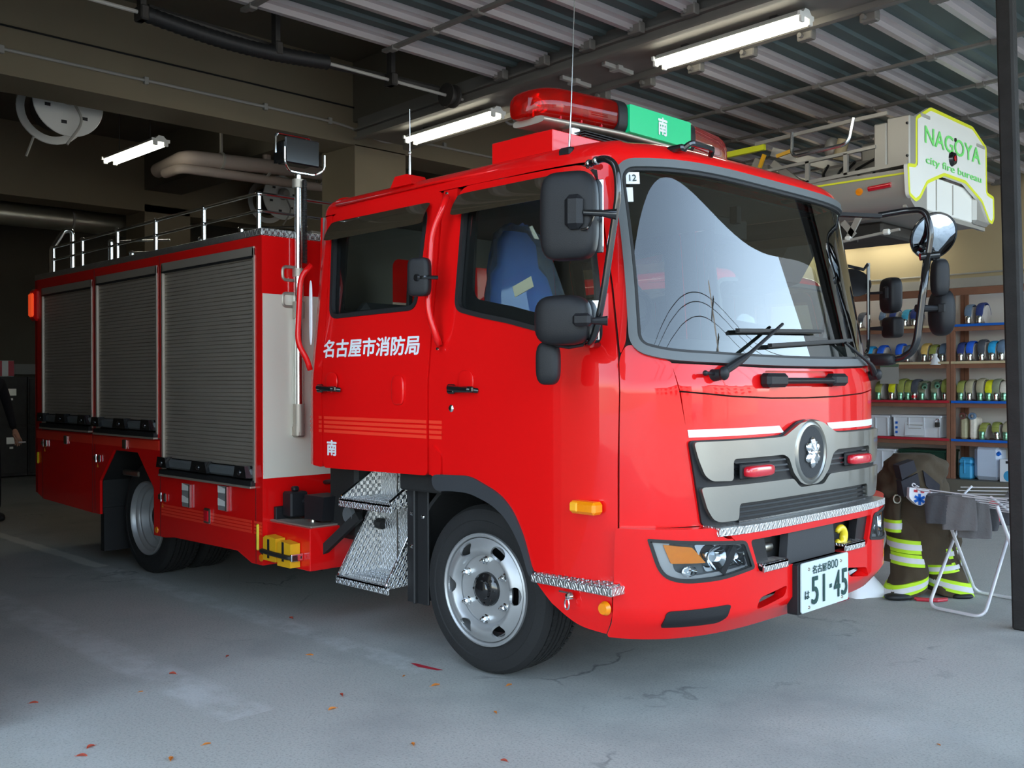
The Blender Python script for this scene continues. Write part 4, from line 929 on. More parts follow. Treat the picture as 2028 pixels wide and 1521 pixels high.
# yellow tow hook
b = B(); P = []
for i in range(17):
    a = math.radians(150-300*i/16); P.append((1.20, 0.275+0.036*math.cos(a), 0.652+0.038*math.sin(a)))
b.tube(P, [0.011+0.010*math.sin(PI*i/16) for i in range(17)], 12); b.build('tow_hook', 'yellow_paint', truck, True)
B().tube([(1.08, 0.20, 0.66), (1.17, 0.24, 0.66)], 0.02, 12).build('hook_arm', 'black_gloss', truck)
# number plate, tilted slightly
pf = lambda y, z: Vector((1.262+0.0*(z-0.48), y, z))
npb = panel('number_plate', pf, rp([(-0.22, 0.365), (0.22, 0.365), (0.22, 0.588), (-0.22, 0.588)], 0.014), [], ['plate_white'], truck, 0.006, 0.006, 0.1)
panel('plate_backing', pf, rp([(-0.24, 0.36), (0.215, 0.36), (0.215, 0.585), (-0.24, 0.585)], 0.01), [], ['black_plastic'], truck, -0.003, 0.05, 0.1)
t1 = B(); of = 0.009
text(t1, '名古屋', pf, -0.125, 0.005, 0.530, 0.568, 0.008, of); text(t1, '800', pf, 0.015, 0.115, 0.531, 0.571, 0.0, of)
text(t1, '5', pf, -0.135, -0.072, 0.392, 0.518, 0.012, of); text(t1, '1', pf, -0.030, -0.012, 0.392, 0.518, 0.012, of); t1.add([pf(y, z)+Vector((of, 0, 0)) for y, z in ((0.035, 0.445), (0.055, 0.445), (0.055, 0.463), (0.035, 0.463))], [(0, 1, 2, 3)])
text(t1, '4', pf, 0.075, 0.135, 0.392, 0.518, 0.012, of); text(t1, '5', pf, 0.148, 0.205, 0.392, 0.518, 0.012, of)
text(t1, 'は', pf, -0.195, -0.155, 0.425, 0.462, 0.008, of); t1.build('plate_characters', 'plate_green', npb, None)
for (y, z) in ((-0.155, 0.556), (0.145, 0.556), (-0.155, 0.385), (0.155, 0.385)): B().lathe([(0, 0.005), (0.006, 0.005), (0.008, 0)], pf(y, z)+Vector((0.006, 0, 0)), (1, 0, 0), 10).build('plate_bolt', 'zinc', npb)
# ---- wheels
def wheel(x, y, steer=0.0, side=-1, rear=False, name='front_wheel'):
    """side -1: outer face towards -y"""
    q = Matrix.Rotation(steer, 3, 'Z')
    root = B(); c = Vector((x, y, 0.405)); ax = q @ Vector((0, side, 0)); R = 0.405; w = 0.235
    # tyre profile (radius, axial distance from outer face inwards, negative = inwards)
    prof = [(0.27, -w*0.98), (0.30, -w*1.0), (0.35, -w), (0.385, -w*0.97), (0.398, -w*0.90)]
    gro = [-0.80, -0.63, -0.5, -0.37, -0.20]
    for g in gro: prof += [(0.4045, w*g-0.012), (0.404, w*g-0.006), (0.392, w*g-0.004), (0.392, w*g+0.004), (0.404, w*g+0.006)]
    prof += [(0.398, -w*0.10), (0.385, -w*0.03), (0.372, -0.003), (0.36, 0.001), (0.335, 0.004), (0.33, 0.0), (0.30, 0.0), (0.278, -0.008), (0.262, -0.022)]
    root.lathe(prof, c, ax, 90)
    # shoulder blocks
    n = ax.orthogonal().normalized(); 
    n = Vector((0, 0, 1)); bt = ax.cross(n)
    for k in range(72):
        a = 2*PI*k/72; rd = n*math.cos(a)+bt*math.sin(a); tg = -n*math.sin(a)+bt*math.cos(a)
        for ro in (-0.95,): root.obox(c+rd*0.390+ax*w*ro, (rd, tg, ax), (0.022, 0.024, 0.022))
    for k in range(96):
        a = 2*PI*k/96; rd = n*math.cos(a)+bt*math.sin(a); tg = -n*math.sin(a)+bt*math.cos(a)
        for ro in (-0.285, -0.715): root.obox(c+rd*0.3985+ax*w*(ro+0.02*(k % 2)), (rd, tg, ax), (0.014, 0.017, 0.032))
    W_ = root.build(name, 'tyre', truck, 30, origin=tuple(c))
    b = B()
    if not rear:
        b.lathe([(0.267, -0.035), (0.272, -0.012), (0.270, 0.0), (0.262, 0.004), (0.254, -0.002), (0.248, -0.03), (0.240, -0.04), (0.231, -0.035)], c, ax, 72)
        # disc with hand holes
        rings = []; nh = 6
        V = []; Fs = []; N_ = 120
        disc = [(0.190, 0.020), (0.178, 0.018), (0.155, 0.002), (0.142, -0.020), (0.135, -0.026), (0.10, -0.028), (0.075, -0.028)]
        b.lathe([(0.176, -0.020), (0.168, -0.024), (0.155, -0.026), (0.10, -0.027), (0.075, -0.028)], c, ax, 60)
        b.lathe([(0.192, 0.020), (0.176, 0.018)], c, ax, 60) if False else None
        # sloped annulus from r .142 to .225 with five oval openings
        def ann(th, t):
            r = 0.174+(0.240-0.174)*t; h = -0.021+0.030*math.sin(min(1, t*2.6)*PI/2)-0.026*max(0, (t-0.35)/0.65)**1.3
            return c+(n*math.cos(th)+bt*math.sin(th))*r+ax*h
        fn = (lambda a, t: ann(a, t)) if side < 0 else (lambda a, t: ann(-a, t))
        for k in range(nh):
            th0 = 2*PI*k/nh
            sgn = 1
            ol = [(th0, 0), (th0+2*PI/nh, 0), (th0+2*PI/nh, 1), (th0, 1)]
            hc = th0+PI/nh; hole = [(hc+0.20*math.cos(2*PI*j/20), 0.55+0.37*math.sin(2*PI*j/20)) for j in range(20)]
            pn = panel('wheel_disc', fn, ol, [hole], ['rim_silver'], W_, 0, 0.012, 0.09)
        b.lathe([(0.228, 0.0), (0.232, -0.02), (0.22, -0.12), (0.22, -0.2)], c, ax, 48)
        b.build('rim', 'rim_silver', W_, 40)
        nb = 6
        for k in range(nb):
            a = 2*PI*k/nb; p = c+(n*math.cos(a)+bt*math.sin(a))*0.140
            l = B(); l.lathe([(0, 0.008), (0.012, 0.006), (0.0165, 0.0), (0.0165, -0.02), (0.022, -0.022), (0.022, -0.028)], p, ax, 6); l.lathe([(0, 0.020), (0.007, 0.018), (0.008, 0.005)], p, ax, 8); l.build('lug_nut', 'chrome', W_, 25)
        h = B(); h.lathe([(0, 0.022), (0.035, 0.022), (0.044, 0.016), (0.048, 0.0), (0.070, -0.006), (0.080, -0.014), (0.084, -0.03)], c, ax, 32)
        for k in range(8): a = 2*PI*k/8; h.lathe([(0, 0.002), (0.006, 0.0), (0.006, -0.012)], c+(n*math.cos(a)+bt*math.sin(a))*0.066, ax, 6)
        h.build('hub_cap', 'black_gloss', W_, 35)
        B().lathe([(0, -0.10), (0.22, -0.10)], c, ax, 40).build('brake_drum', 'black_rubber', W_)
        B().lathe([(0.010, 0), (0.012, 0.0), (0.012, -0.03)], c+(n*math.cos(1.0)+bt*math.sin(1.0))*0.2, ax, 6).build('valve_stem', 'black_rubber', W_) if False else None
    else:
        b.lathe([(0.267, -0.035), (0.272, -0.012), (0.270, 0.0), (0.262, 0.004), (0.254, -0.006), (0.246, -0.03), (0.235, -0.036), (0.225, -0.055), (0.212, -0.058), (0.198, -0.11), (0.185, -0.115), (0.175, -0.150), (0.075, -0.155)], c, ax, 72)
        b.build('rim', 'rim_silver', W_, 40)
        h = B(); h.lathe([(0, -0.07), (0.05, -0.072), (0.07, -0.09), (0.074, -0.155)], c, ax, 32); h.build('hub_cap', 'black_gloss', W_, 35)
        for k in range(6):
            a = 2*PI*k/6+0.5; p = c+(n*math.cos(a)+bt*math.sin(a))*0.111+ax*(-0.135); B().lathe([(0, 0.03), (0.012, 0.028), (0.018, 0), (0.018, -0.02)], p, ax, 6).build('lug_nut', 'chrome', W_, 25)
    return W_
wheel(0.02, -0.985, math.radians(3)); wheel(0.02, 0.985, math.radians(3), 1)
for s in (-1, 1):
    wheel(-3.60, s*0.985, 0, s, True, 'rear_wheel'); wheel(-3.60, s*0.70, 0, s, True, 'rear_wheel')
# ---- chassis
b = B()
for y in (-0.38, 0.38): b.box(-5.3, 1.0, y-0.04, y+0.04, 0.62, 0.85)
for x in (-5.0, -4.2, -2.9, -2.0, -1.0, 0.3): b.box(x, x+0.08, -0.4, 0.4, 0.65, 0.8)
b.cyl((-3.6, -0.9, 0.405), (-3.6, 0.9, 0.405), 0.09, 16).ell((-3.6, 0, 0.42), (0.22, 0.2, 0.2), 16, 10).cyl((0.02, -0.9, 0.40), (0.02, 0.9, 0.40), 0.05, 12).box(-1.2, 0.8, -0.55, 0.55, 0.55, 0.96, 0.05).cyl((-3.6, 0, 0.45), (-1.0, 0, 0.6), 0.05, 12)
b.build('chassis', 'underbody', truck, 35)
b = B(); b.box(-0.54, -0.22, -1.05, -0.6, 0.85, 0.97, 0.01)
for i in range(10):
    a0 = PI/2+i*0.14
b.ring_loft([[(0.02+0.56*math.cos(t), y, 0.405+0.56*math.sin(t)) for y in (-0.97, -0.6)]+[(0.02+0.54*math.cos(t), y, 0.405+0.54*math.sin(t)) for y in (-0.6, -0.97)] for t in np.linspace(math.radians(8), math.radians(172), 20)])
b.build('wheel_well', 'underbody', truck, 35); b = B()
b.ring_loft([[(0.02+0.56*math.cos(t), y, 0.405+0.56*math.sin(t)) for y in (0.6, 1.05)]+[(0.02+0.54*math.cos(t), y, 0.405+0.54*math.sin(t)) for y in (1.05, 0.6)] for t in np.linspace(math.radians(8), math.radians(172), 20)])
b.build('wheel_well', 'underbody', truck, 35)
mf = B().box(-0.50, -0.48, -1.00, -0.62, 0.26, 0.98, 0.006); mf.build('mud_flap', 'black_rubber', truck)
for (x, z) in ((-0.53, 0.72), (-0.44, 0.71), (-0.53, 0.55), (-0.50, 0.38)): B().lathe([(0, 0.008), (0.008, 0.006), (0.012, 0)], (x-0.0, -0.976, z), (0, -1, 0), 10).build('flap_bolt', 'chrome', truck)
B().box(-0.57, -0.40, -0.975, -0.96, 0.26, 0.98, 0.004).build('mud_flap_side', 'black_rubber', truck)
b = B(); b.box(-1.4, -1.1, -0.9, -0.5, 0.5, 0.93, 0.03).box(-1.15, -1.05, -0.95, -0.6, 0.7, 0.95, 0.02).tube([(-1.0, -0.8, 0.6), (-1.3, -0.85, 0.62), (-1.6, -0.8, 0.7)], 0.03, 10, 0.1); b.build('battery_box', 'underbody', truck)
B().lathe([(0, 0.02), (0.045, 0.02), (0.05, 0)], (-1.10, -0.955, 0.66), (0, -1, 0), 20).build('round_cap', 'grey_trim', truck)
# fender piece in front of the wheel, with its own small step
fo = rp([(0.545, 0.53, 0), (0.938, 0.53, 0), (0.938, 0.350, 0), (0.80, 0.372, .05), (0.68, 0.425, .06), (0.60, 0.485, .04)], 0.01)
fp = panel('front_fender', bum, fo, [], PAINT, truck, -0.012, 0.05, 0.05)
b = B(); b.box(0.50, 0.95, -1.155, -1.02, 0.535, 0.57, 0.004); 
for i in range(12):
    for j in range(4): b.box(0.515+0.036*i, 0.538+0.036*i, -1.15+0.033*j, -1.128+0.033*j, 0.568, 0.578, 0.003)
b.build('side_step', 'tread_plate', truck)
B().lathe([(0, 0.01), (0.022, 0.01), (0.026, 0.004), (0.030, -0.01)], (0.87, bum(0.87, 0.47).y+0.008, 0.47), (0, -1, 0), 28).build('round_reflector', 'amber', truck)
b = B(); b.lathe([(0, 0.02), (0.014, 0.016), (0.018, 0)], (0.72, -1.145, 0.505), (0, -1, 0), 14); P = [(0.72+0.012*math.cos(t), -1.165, 0.475+0.022*math.sin(t)) for t in np.linspace(0, 2*PI, 17)]; b.tube(P, 0.0035, 6, 0, False); b.box(0.66, 0.71, -1.15, -1.14, 0.515, 0.522); b.build('release_ring', 'chrome', truck)
# ---- boarding steps under the rear door
st = B()
A_ = lambda x, y, z: (x, y, z)
T = 0.012
# side cheeks: upper triangle and lower trapezoid
for x in (-1.045, -0.62):
    st.prism([(-0.80, 0.93), (-1.05, 0.775), (-1.05, 0.735), (-0.83, 0.745), (-1.07, 0.36), (-1.07, 0.325), (-0.78, 0.33), (-0.76, 0.93)], (x-T/2, 0, 0), (0, 1, 0), (0, 0, 1), (T, 0, 0))
st.prism([(-1.055, 0.36), (-0.70, 0.93), (-0.45, 0.91), (-0.60, 0.36)], (0, -0.76, 0), (1, 0, 0), (0, 0, 1), (0, T, 0)) if False else st.box(-1.045, -0.60, -0.785, -0.772, 0.33, 0.93)
S_ = st.build('boarding_step', 'tread_plate', truck, None)
for z in (0.765, 0.345):
    y0 = -1.06 if z > 0.5 else -1.08
    g = B(); g.box(-1.06, -0.60, y0, y0+0.012, z-0.045, z, 0.002).box(-1.055, -0.605, y0, -0.78, z-0.012, z); 
    for k in range(4): g.box(-1.0, -0.66, y0+0.06+0.045*k, y0+0.075+0.045*k, z, z+0.006)
    g.build('step_tread', 'tread_plate', S_, None)
for (p0, p1) in (((-1.045, -0.805, 0.925), (-1.045, -1.05, 0.775)), ((-0.62, -0.83, 0.74), (-0.62, -1.075, 0.335)), ((-1.045, -0.83, 0.74), (-1.045, -1.075, 0.335)), ((-0.62, -0.80, 0.93), (-0.62, -1.05, 0.775)), ((-0.88, -0.79, 0.92), (-0.88, -0.79, 0.345))):
    B().tube([p0, p1], 0.007, 8).build('step_edge', 'chrome', S_)
# ---- rescue body
BY = 1.13; ZT = 2.275; BF = -1.735
M['body_in'] = M['underbody']
bs = B()
for s in (-1, 1):
    pass
side_o = [(-5.38, 2.275), (BF, 2.275), (BF, 0.315), (-1.86, 0.315), (-2.03, 0.37), (-2.86, 0.36), (-3.0, 0.345), (-3.165, 0.345), (-3.165, 0.67), (-3.42, 0.905), (-3.82, 0.905), (-4.075, 0.66), (-4.075, 0.405), (-4.22, 0.405), (-5.22, 0.43), (-5.38, 0.475)]
bays = [(-5.235, -4.205, 1.055, 2.185), (-4.125, -3.10, 1.045, 2.20), (-3.03, -1.815, 0.80, 2.205)]
for s in (-1, 1):
    fn = (lambda x, z: Vector((x, -BY, z))) if s < 0 else (lambda x, z: Vector((-x, BY, z)))
    fl = (lambda p: p) if s < 0 else (lambda p: [(-x, z) for x, z in p][::-1])
    bp_ = panel('body_side', fn, fl(side_o), [fl([(x0, z0), (x1, z0), (x1, z1), (x0, z1)]) for x0, x1, z0, z1 in bays], ['red_paint', 'underbody'], truck, 0, 0.025, 0.3)
    for (x0, x1, z0, z1) in bays:
        b = B(); yo = s*(BY-0.012)
        zz = z0+0.09; prof = []
        while zz < z1-0.03:
            prof += [(yo, zz), (yo+s*0.0035, zz+0.003), (yo+s*0.0035, zz+0.0205), (yo, zz+0.0235), (yo-s*0.004, zz+0.0245)]
            zz += 0.0250
        V = [(x, y, z) for y, z in prof for x in ((x0, x1) if s < 0 else (x1, x0))]
        b.add(V, [(2*i, 2*i+1, 2*i+3, 2*i+2) for i in range(len(prof)-1)]); sh_ = b.build('roller_shutter', 'brushed_alloy', truck, None)
        g = B()
        y_a, y_b = sorted((s*(BY-0.02), s*(BY+0.008)))
        g.box(x0-0.002, x0+0.018, y_a, y_b, z0, z1).box(x1-0.018, x1+0.002, y_a, y_b, z0, z1); g.build('shutter_guide', 'brushed_alloy', sh_, None)
        g = B(); g.box(x0-0.002, x1+0.002, y_a, y_b+(0.004 if s > 0 else 0), z1-0.045, z1+0.012, 0.003); g.build('shutter_header', 'brushed_alloy', sh_, None)
        B().box(x0, x1, y_a, y_b, z1-0.056, z1-0.044).build('brush_seal', 'black_rubber', sh_, None)
        y_a, y_b = sorted((s*(BY-0.02), s*(BY+0.03)))
        b = B(); b.box(x0+0.02, x1-0.02, y_a, y_b, z0+0.025, z0+0.085, 0.012); hb = b.build('shutter_handle_bar', 'grey_trim', sh_)
        y_c, y_d = sorted((s*(BY+0.005), s*(BY+0.055)))
        for cx_ in (x0+0.09, (x0+x1)/2, x1-0.09):
            k = B(); wd = 0.075 if abs(cx_-(x0+x1)/2) > 0.01 else 0.11
            k.prism([(-wd, -0.035), (wd, -0.035), (wd*0.75, 0.035), (-wd*0.75, 0.035)], (cx_, y_c, z0+0.065), (1, 0, 0), (0, 0, 1), (0, y_d-y_c, 0)).ell((cx_, s*(BY+0.055), z0+0.06), (0.018, 0.014, 0.018), 12, 8); k.build('latch', 'black_gloss', sh_)
        B().box(x0, x1, y_a, y_b, z0-0.02, z0+0.012, 0.004).build('sill_seal', 'black_rubber', sh_, None)
        B().box(x0, x1, y_a-0.005, y_b+0.005, z0-0.034, z0-0.02, 0.003).build('sill_trim', 'brushed_alloy', sh_, None)
    # stripes
    for (x0, x1, z0, z1, n_) in ((-5.38, -4.215, 0.945, 1.0, 1), (-4.19, -3.08, 0.945, 1.0, 1), (-3.045, -2.42, 0.495, 0.575, 4), (-2.36, -1.86, 0.495, 0.575, 4), (-1.83, -1.74, 0.495, 0.575, 4)):
        if n_ == 1:
            y_a, y_b = sorted((s*BY, s*(BY+0.002))); B().box(x0, x1, y_a, y_b, z0-0.01, z1).build('reflective_stripe', 'red_reflective', truck, None)
        else:
            for k in range(4): y_a, y_b = sorted((s*BY, s*(BY+0.002))); B().box(x0, x1, y_a, y_b, z0+k*0.0205, z0+k*0.0205+0.0145).build('reflective_stripe', 'red_reflective', truck, None)
    # panel joints
    for (x, z0, z1) in ((-4.165, 0.41, 2.27), (-3.065, 0.35, 2.27), (-5.24, 0.43, 1.04), (-4.21, 0.41, 1.04), (-1.81, 0.32, 0.77)):
        y_a, y_b = sorted((s*BY, s*(BY+0.0012))); B().box(x-0.002, x+0.002, y_a, y_b, z0, z1).build('panel_joint', 'underbody', truck, None)
    y_a, y_b = sorted((s*BY, s*(BY+0.0012))); B().box(-5.24, -3.07, y_a, y_b, 1.012, 1.018).build('panel_joint', 'underbody', truck, None)
    # hinges, flush latches, lamps
    for (x, z) in ((-5.18, 0.90), (-4.10, 0.83), (-3.02, 0.62)):
        k = B(); y_a, y_b = sorted((s*BY, s*(BY+0.018))); k.box(x-0.05, x+0.0, y_a, y_b, z-0.02, z+0.02, 0.006).box(x+0.03, x+0.06, y_a, y_b, z-0.03, z+0.03, 0.006).cyl((x-0.01, s*(BY+0.012), z-0.03), (x-0.01, s*(BY+0.012), z+0.03), 0.008, 8); k.build('stay_clip', 'chrome', truck)
        B().prism([(-0.012, 0), (0.012, 0), (0, 0.03)], (x-0.01, s*(BY+0.001), z-0.07), (1, 0, 0), (0, 0, 1), (0, s*0.001, 0)).build('orange_mark', 'amber_inner', truck, None)
    for (x, z) in ((-4.72, 0.945), (-3.62, 0.955)):
        y_a, y_b = sorted((s*BY, s*(BY+0.014))); B().box(x-0.03, x+0.03, y_a, y_b, z-0.035, z+0.035, 0.005).build('flush_latch', 'chrome', truck)
    for (x, z) in ((-2.68, 0.655), (-2.20, 0.675)):
        y_a, y_b = sorted((s*BY, s*(BY+0.006))); lm = B().box(x-0.06, x+0.07, y_a, y_b, z-0.075, z+0.08, 0.003).build('area_lamp', 'rim_silver', truck)
        y_a, y_b = sorted((s*(BY+0.004), s*(BY+0.009)))
        for dz in (-0.045, 0.035): B().prism([(-0.045, 0.0), (0.04, 0.0), (0.04, 0.03), (-0.045, 0.045)], (x-0.01, y_a, z+dz), (1, 0, 0), (0, 0, 1), (0, 0.005, 0)).build('lamp_glass', 'white_enamel', lm, None)
        y_a, y_b = sorted((s*BY, s*(BY+0.02))); B().box(x+0.055, x+0.07, y_a, y_b, z-0.075, z+0.08, 0.003).build('lamp_frame_edge', 'chrome', lm)
    y_a, y_b = sorted((s*BY, s*(BY+0.02))); sm = B().box(-2.425, -2.345, y_a, y_b, 0.50, 0.60, 0.008).build('side_marker', 'chrome', truck); y_a, y_b = sorted((s*BY, s*(BY+0.026))); B().box(-2.415, -2.355, y_a, y_b, 0.512, 0.588, 0.008).build('red_lens', 'marker_red', sm)
    y_a, y_b = sorted((s*BY, s*(BY+0.015))); B().box(-1.79, -1.765, y_a, y_b, 0.40, 0.56, 0.008).build('reflector_strip', 'yellow_paint', truck)
    y_a, y_b = sorted((s*BY, s*(BY+0.015))); B().box(-5.34, -5.31, y_a, y_b, 0.72, 0.82, 0.008).build('reflector_strip', 'yellow_paint', truck)
    # wheel arch lining
    b = B(); y_a, y_b = sorted((s*0.35, s*(BY-0.02)))
    path = [(-4.075, 0.405), (-4.075, 0.66), (-3.82, 0.905), (-3.42, 0.905), (-3.165, 0.67), (-3.165, 0.345)]
    for (x0_, z0_), (x1_, z1_) in zip(path, path[1:]):
        b.add([(x0_, y_a, z0_), (x1_, y_a, z1_), (x1_, y_b, z1_), (x0_, y_b, z0_)], [(0, 1, 2, 3)])
    b.add([(-4.075, s*0.36, 0.45), (-3.165, s*0.36, 0.45), (-3.165, s*0.36, 0.9), (-4.075, s*0.36, 0.9)], [(0, 1, 2, 3)])
    b.build('wheel_arch_liner', 'underbody', truck, None)
    B().box(-3.98, -3.70, min(s*1.0, s*0.98), max(s*1.0, s*0.98), 0.70, 0.745, 0.01).build('mudguard_bracket', 'zinc', truck)
    B().prism([(-0.03, 0), (0.03, 0), (0.03, 0.33), (-0.03, 0.36)], (-4.10, min(s*0.7, s*1.1), 0.12), (1, 0, 0), (0, 0, 1), (0, 0.4, 0)).build('mud_flap', 'black_rubber', truck, None)
# inner core so that nothing shows through
B().box(-5.36, BF-0.02, -1.09, 1.09, 0.92, 2.26).box(-3.0, BF-0.03, -1.09, 1.09, 0.42, 0.93).box(-5.2, -4.1, -1.09, 1.09, 0.45, 0.93).build('body_core', 'underbody', truck, None)
# front wall of the body: red, steel, red
fb = B()
fb.box(BF-0.02, BF+0.002, -BY-0.001, BY+0.001, 1.93, ZT).build('front_wall_top', 'red_paint', truck, None)
B().box(BF-0.015, BF+0.004, -BY+0.004, BY-0.004, 0.83, 1.93).build('front_wall_sheet', 'body_steel', truck, None)
B().box(BF-0.02, BF+0.002, -BY-0.001, BY+0.001, 0.316, 0.83).build('front_wall_bottom', 'red_paint', truck, None)
B().box(-5.40, -5.36, -BY, BY, 0.475, ZT).build('rear_wall_panel', 'red_paint', truck, None)
# roof edge trim, roof deck, railings
B().box(-5.40, BF+0.005, -BY-0.003, BY+0.003, ZT, ZT+0.045, 0.004).build('roof_edge_trim', 'tread_dark', truck)
def rail_post(x, y, h, parent, r=0.016):
    b = B(); b.cyl((x, y, ZT+0.045), (x, y, ZT+0.045+h), r, 12).lathe([(0, 0), (0.034, 0), (0.034, 0.006), (0, 0.006)], (x, y, ZT+0.045), (0, 0, 1), 14); return b.build('rail_post', 'steel_tube', parent)
for s in (-1, 1):
    y = s*1.05
    rb = B().tube([(-5.20, y, 2.545), (-1.90, y, 2.555), (-1.90, y, 2.555)], 0.011, 8).build('top_rail', 'steel_tube', truck); B().tube([(-5.20, y, 2.335+0.02), (-1.90, y, 2.45)], 0.009, 8) if False else B().tube([(-5.20, y, 2.44), (-1.90, y, 2.45)], 0.009, 8).build('middle_rail', 'steel_tube', rb)
    for x in (-5.20, -4.59, -3.93, -3.29, -2.59, -1.90):
        p = rail_post(x, y, 0.225, rb); k = B()
        for z in (2.55, 2.445):
            k.ell((x, y, z), (0.022, 0.022, 0.018), 12, 8)
        k.build('rail_joint', 'chrome', rb)
rb = B().tube([(-1.90, -1.05, 2.555), (-1.90, 1.05, 2.555)], 0.011, 8).build('front_top_rail', 'steel_tube', truck); B().tube([(-1.90, -1.05, 2.45), (-1.90, 1.05, 2.45)], 0.009, 8).build('front_middle_rail', 'steel_tube', rb)
# boxes, ladders and gear on the roof deck
b = B(); b.box(-4.6, -2.4, -0.35, 0.05, 2.36, 2.46, 0.02); 
b.build('roof_box', 'brushed_alloy', truck)
lb = B()
for y in (0.25, 0.62): lb.box(-5.2, -2.0, y, y+0.03, 2.38, 2.45)
lb.build('roof_ladder', 'steel_tube', truck)
for k in range(9): B().cyl((-5.0+0.35*k, 0.25, 2.415), (-5.0+0.35*k, 0.64, 2.415), 0.014, 8).build('ladder_rung', 'steel_tube', truck)
for (x, y, h) in ((-4.75, -0.75, 0.26), (-4.35, -0.75, 0.13), (-3.2, -0.75, 0.12), (-3.6, -0.2, 0.3), (-2.1, 0.2, 0.2)):
    b = B(); b.cyl((x, y, 2.32), (x, y, 2.32+h), 0.022, 12); b.tube([(x, y, 2.32+h), (x+0.55, y+0.25, 2.32+h-0.02)], 0.008, 8).ell((x, y, 2.32+h), (0.026, 0.026, 0.016), 10, 6); b.build('roof_stanchion', 'steel_tube', truck)
b = B(); b.tube([(-5.43, -0.98, 2.28), (-5.43, -0.98, 2.56), (-5.47, -0.86, 2.74), (-5.44, -0.80, 2.74), (-5.44, -0.80, 2.28)], 0.024, 12, 0.04); b.build('ladder_handrail', 'steel_tube', truck)
b = B(); b.box(-5.44, -5.32, -1.165, -1.11, 1.93, 2.20, 0.02); tl = b.build('rear_corner_lamp', 'red_paint', truck); B().box(-5.43, -5.335, -1.18, -1.155, 1.965, 2.165, 0.012).build('glowing_red_lens', 'tail_red', tl)
# ---- work light on its pole
PX, PY = -1.70, -0.90
b = B(); b.cyl((PX, PY, 1.10), (PX, PY, 1.82), 0.024, 18).cyl((PX, PY, 1.80), (PX, PY, 2.06), 0.032, 18).cyl((PX, PY, 2.05), (PX, PY, 2.66), 0.022, 18); lp = b.build('light_mast', 'steel_tube', truck)
for z in (1.10, 1.79, 1.84, 2.04, 2.58): B().lathe([(0, 0), (0.036, 0), (0.036, 0.05), (0, 0.05)], (PX, PY, z), (0, 0, 1), 20).build('mast_collar', 'brushed_alloy', lp)
B().cyl((PX, PY, 1.08), (PX, PY, 1.27), 0.034, 18).box(PX-0.09, PX+0.03, PY-0.03, PY+0.03, 1.07, 1.14, 0.01).build('mast_foot', 'brushed_alloy', lp)
for z in (1.86, 2.02): B().tube([(PX-0.035, PY-0.0, z), (PX-0.035, PY-0.09, z), (PX-0.035, PY-0.09, z+0.08), (PX-0.035, PY, z+0.08)], 0.011, 8, 0.03).build('mast_clamp', 'brushed_alloy', lp)
b = B(); P = []
for i in range(420):
    a = i*0.9; P.append((PX+0.055+0.013*math.cos(a), PY+0.01+0.013*math.sin(a), 2.12+0.5*i/420))
b.tube(P, 0.0035, 5); b.build('coiled_cable', 'black_rubber', lp)
b = B(); b.box(PX-0.09, PX+0.04, PY-0.11, PY+0.11, 2.72, 2.86, 0.02); 
b.box(PX+0.035, PX+0.055, PY-0.12, PY+0.12, 2.71, 2.87, 0.008); hd = b.build('work_lamp', 'black_gloss', truck)
for k in range(5): B().box(PX-0.11, PX-0.09, PY-0.1+0.045*k, PY-0.085+0.045*k, 2.73, 2.85).build('cooling_fin', 'black_gloss', hd, None)
B().tube([(PX+0.06, PY-0.13, 2.80), (PX+0.06, PY-0.13, 2.70), (PX+0.03, PY-0.08, 2.665), (PX+0.03, PY+0.10, 2.665), (PX+0.06, PY+0.15, 2.70), (PX+0.06, PY+0.15, 2.79)], 0.008, 8, 0.03).build('lamp_yoke', 'chrome', hd)
B().tube([(PX-0.04, PY-0.13, 2.78), (PX-0.04, PY-0.13, 2.90), (PX-0.04, PY+0.12, 2.90), (PX-0.04, PY+0.12, 2.78)], 0.009, 8, 0.03).build('lamp_guard', 'chrome', hd)
# ---- gap between cab and body: shelf, cylinders, chock holder
b = B(); b.box(BF, -1.28, -1.10, -0.62, 0.335, 0.575, 0.003); b.build('under_box', 'red_paint', truck, None)
B().box(BF, -1.30, -1.08, -0.78, 0.575, 0.585, 0.002).build('box_lid', 'brushed_alloy', truck, None)
b = B(); b.box(-1.70, -1.60, -1.02, -0.90, 0.60, 0.75, 0.01).box(-1.67, -1.63, -0.98, -0.94, 0.75, 0.78, 0.008).box(-1.73, -1.70, -1.06, -0.88, 0.58, 0.66, 0.005); b.build('hinge_block', 'black_plastic', truck)
b = B(); b.prism([(-0.10, -0.07), (0.08, -0.07), (0.10, 0.07), (-0.10, 0.07)], (-1.42, -0.98, 0.67), (1, 0, 0), (0, 0, 1), (0, 0.16, 0)).tube([(-1.62, -0.93, 0.69), (-1.50, -0.9, 0.69)], 0.02, 10); b.build('tilt_pump', 'black_plastic', truck, None)
B().lathe([(0, 0.03), (0.015, 0.03), (0.018, 0)], (-1.46, -0.96, 0.585), (0, 0, 1), 12).build('brass_fitting', 'zinc', truck)
B().bar((-1.42, -1.02, 0.345), (-1.02, -0.95, 0.66), 0.035, 0.05).build('brace', 'underbody', truck, None)
b = B()
for (p, q) in (((-1.72, -0.7, 0.78), (-1.1, -0.7, 0.8)), ((-1.5, -0.75, 0.72), (-1.15, -0.75, 0.85)), ((-1.30, -0.8, 0.62), (-1.08, -0.8, 0.5))): b.tube([p, ((p[0]+q[0])/2, p[1]-0.05, (p[2]+q[2])/2+0.03), q], 0.014, 8, 0.05)
b.build('cable_loom', 'black_rubber', truck)
B().box(-1.25, -1.12, -0.86, -0.80, 0.78, 0.93, 0.02).build('grey_cover', 'grey_trim', truck)
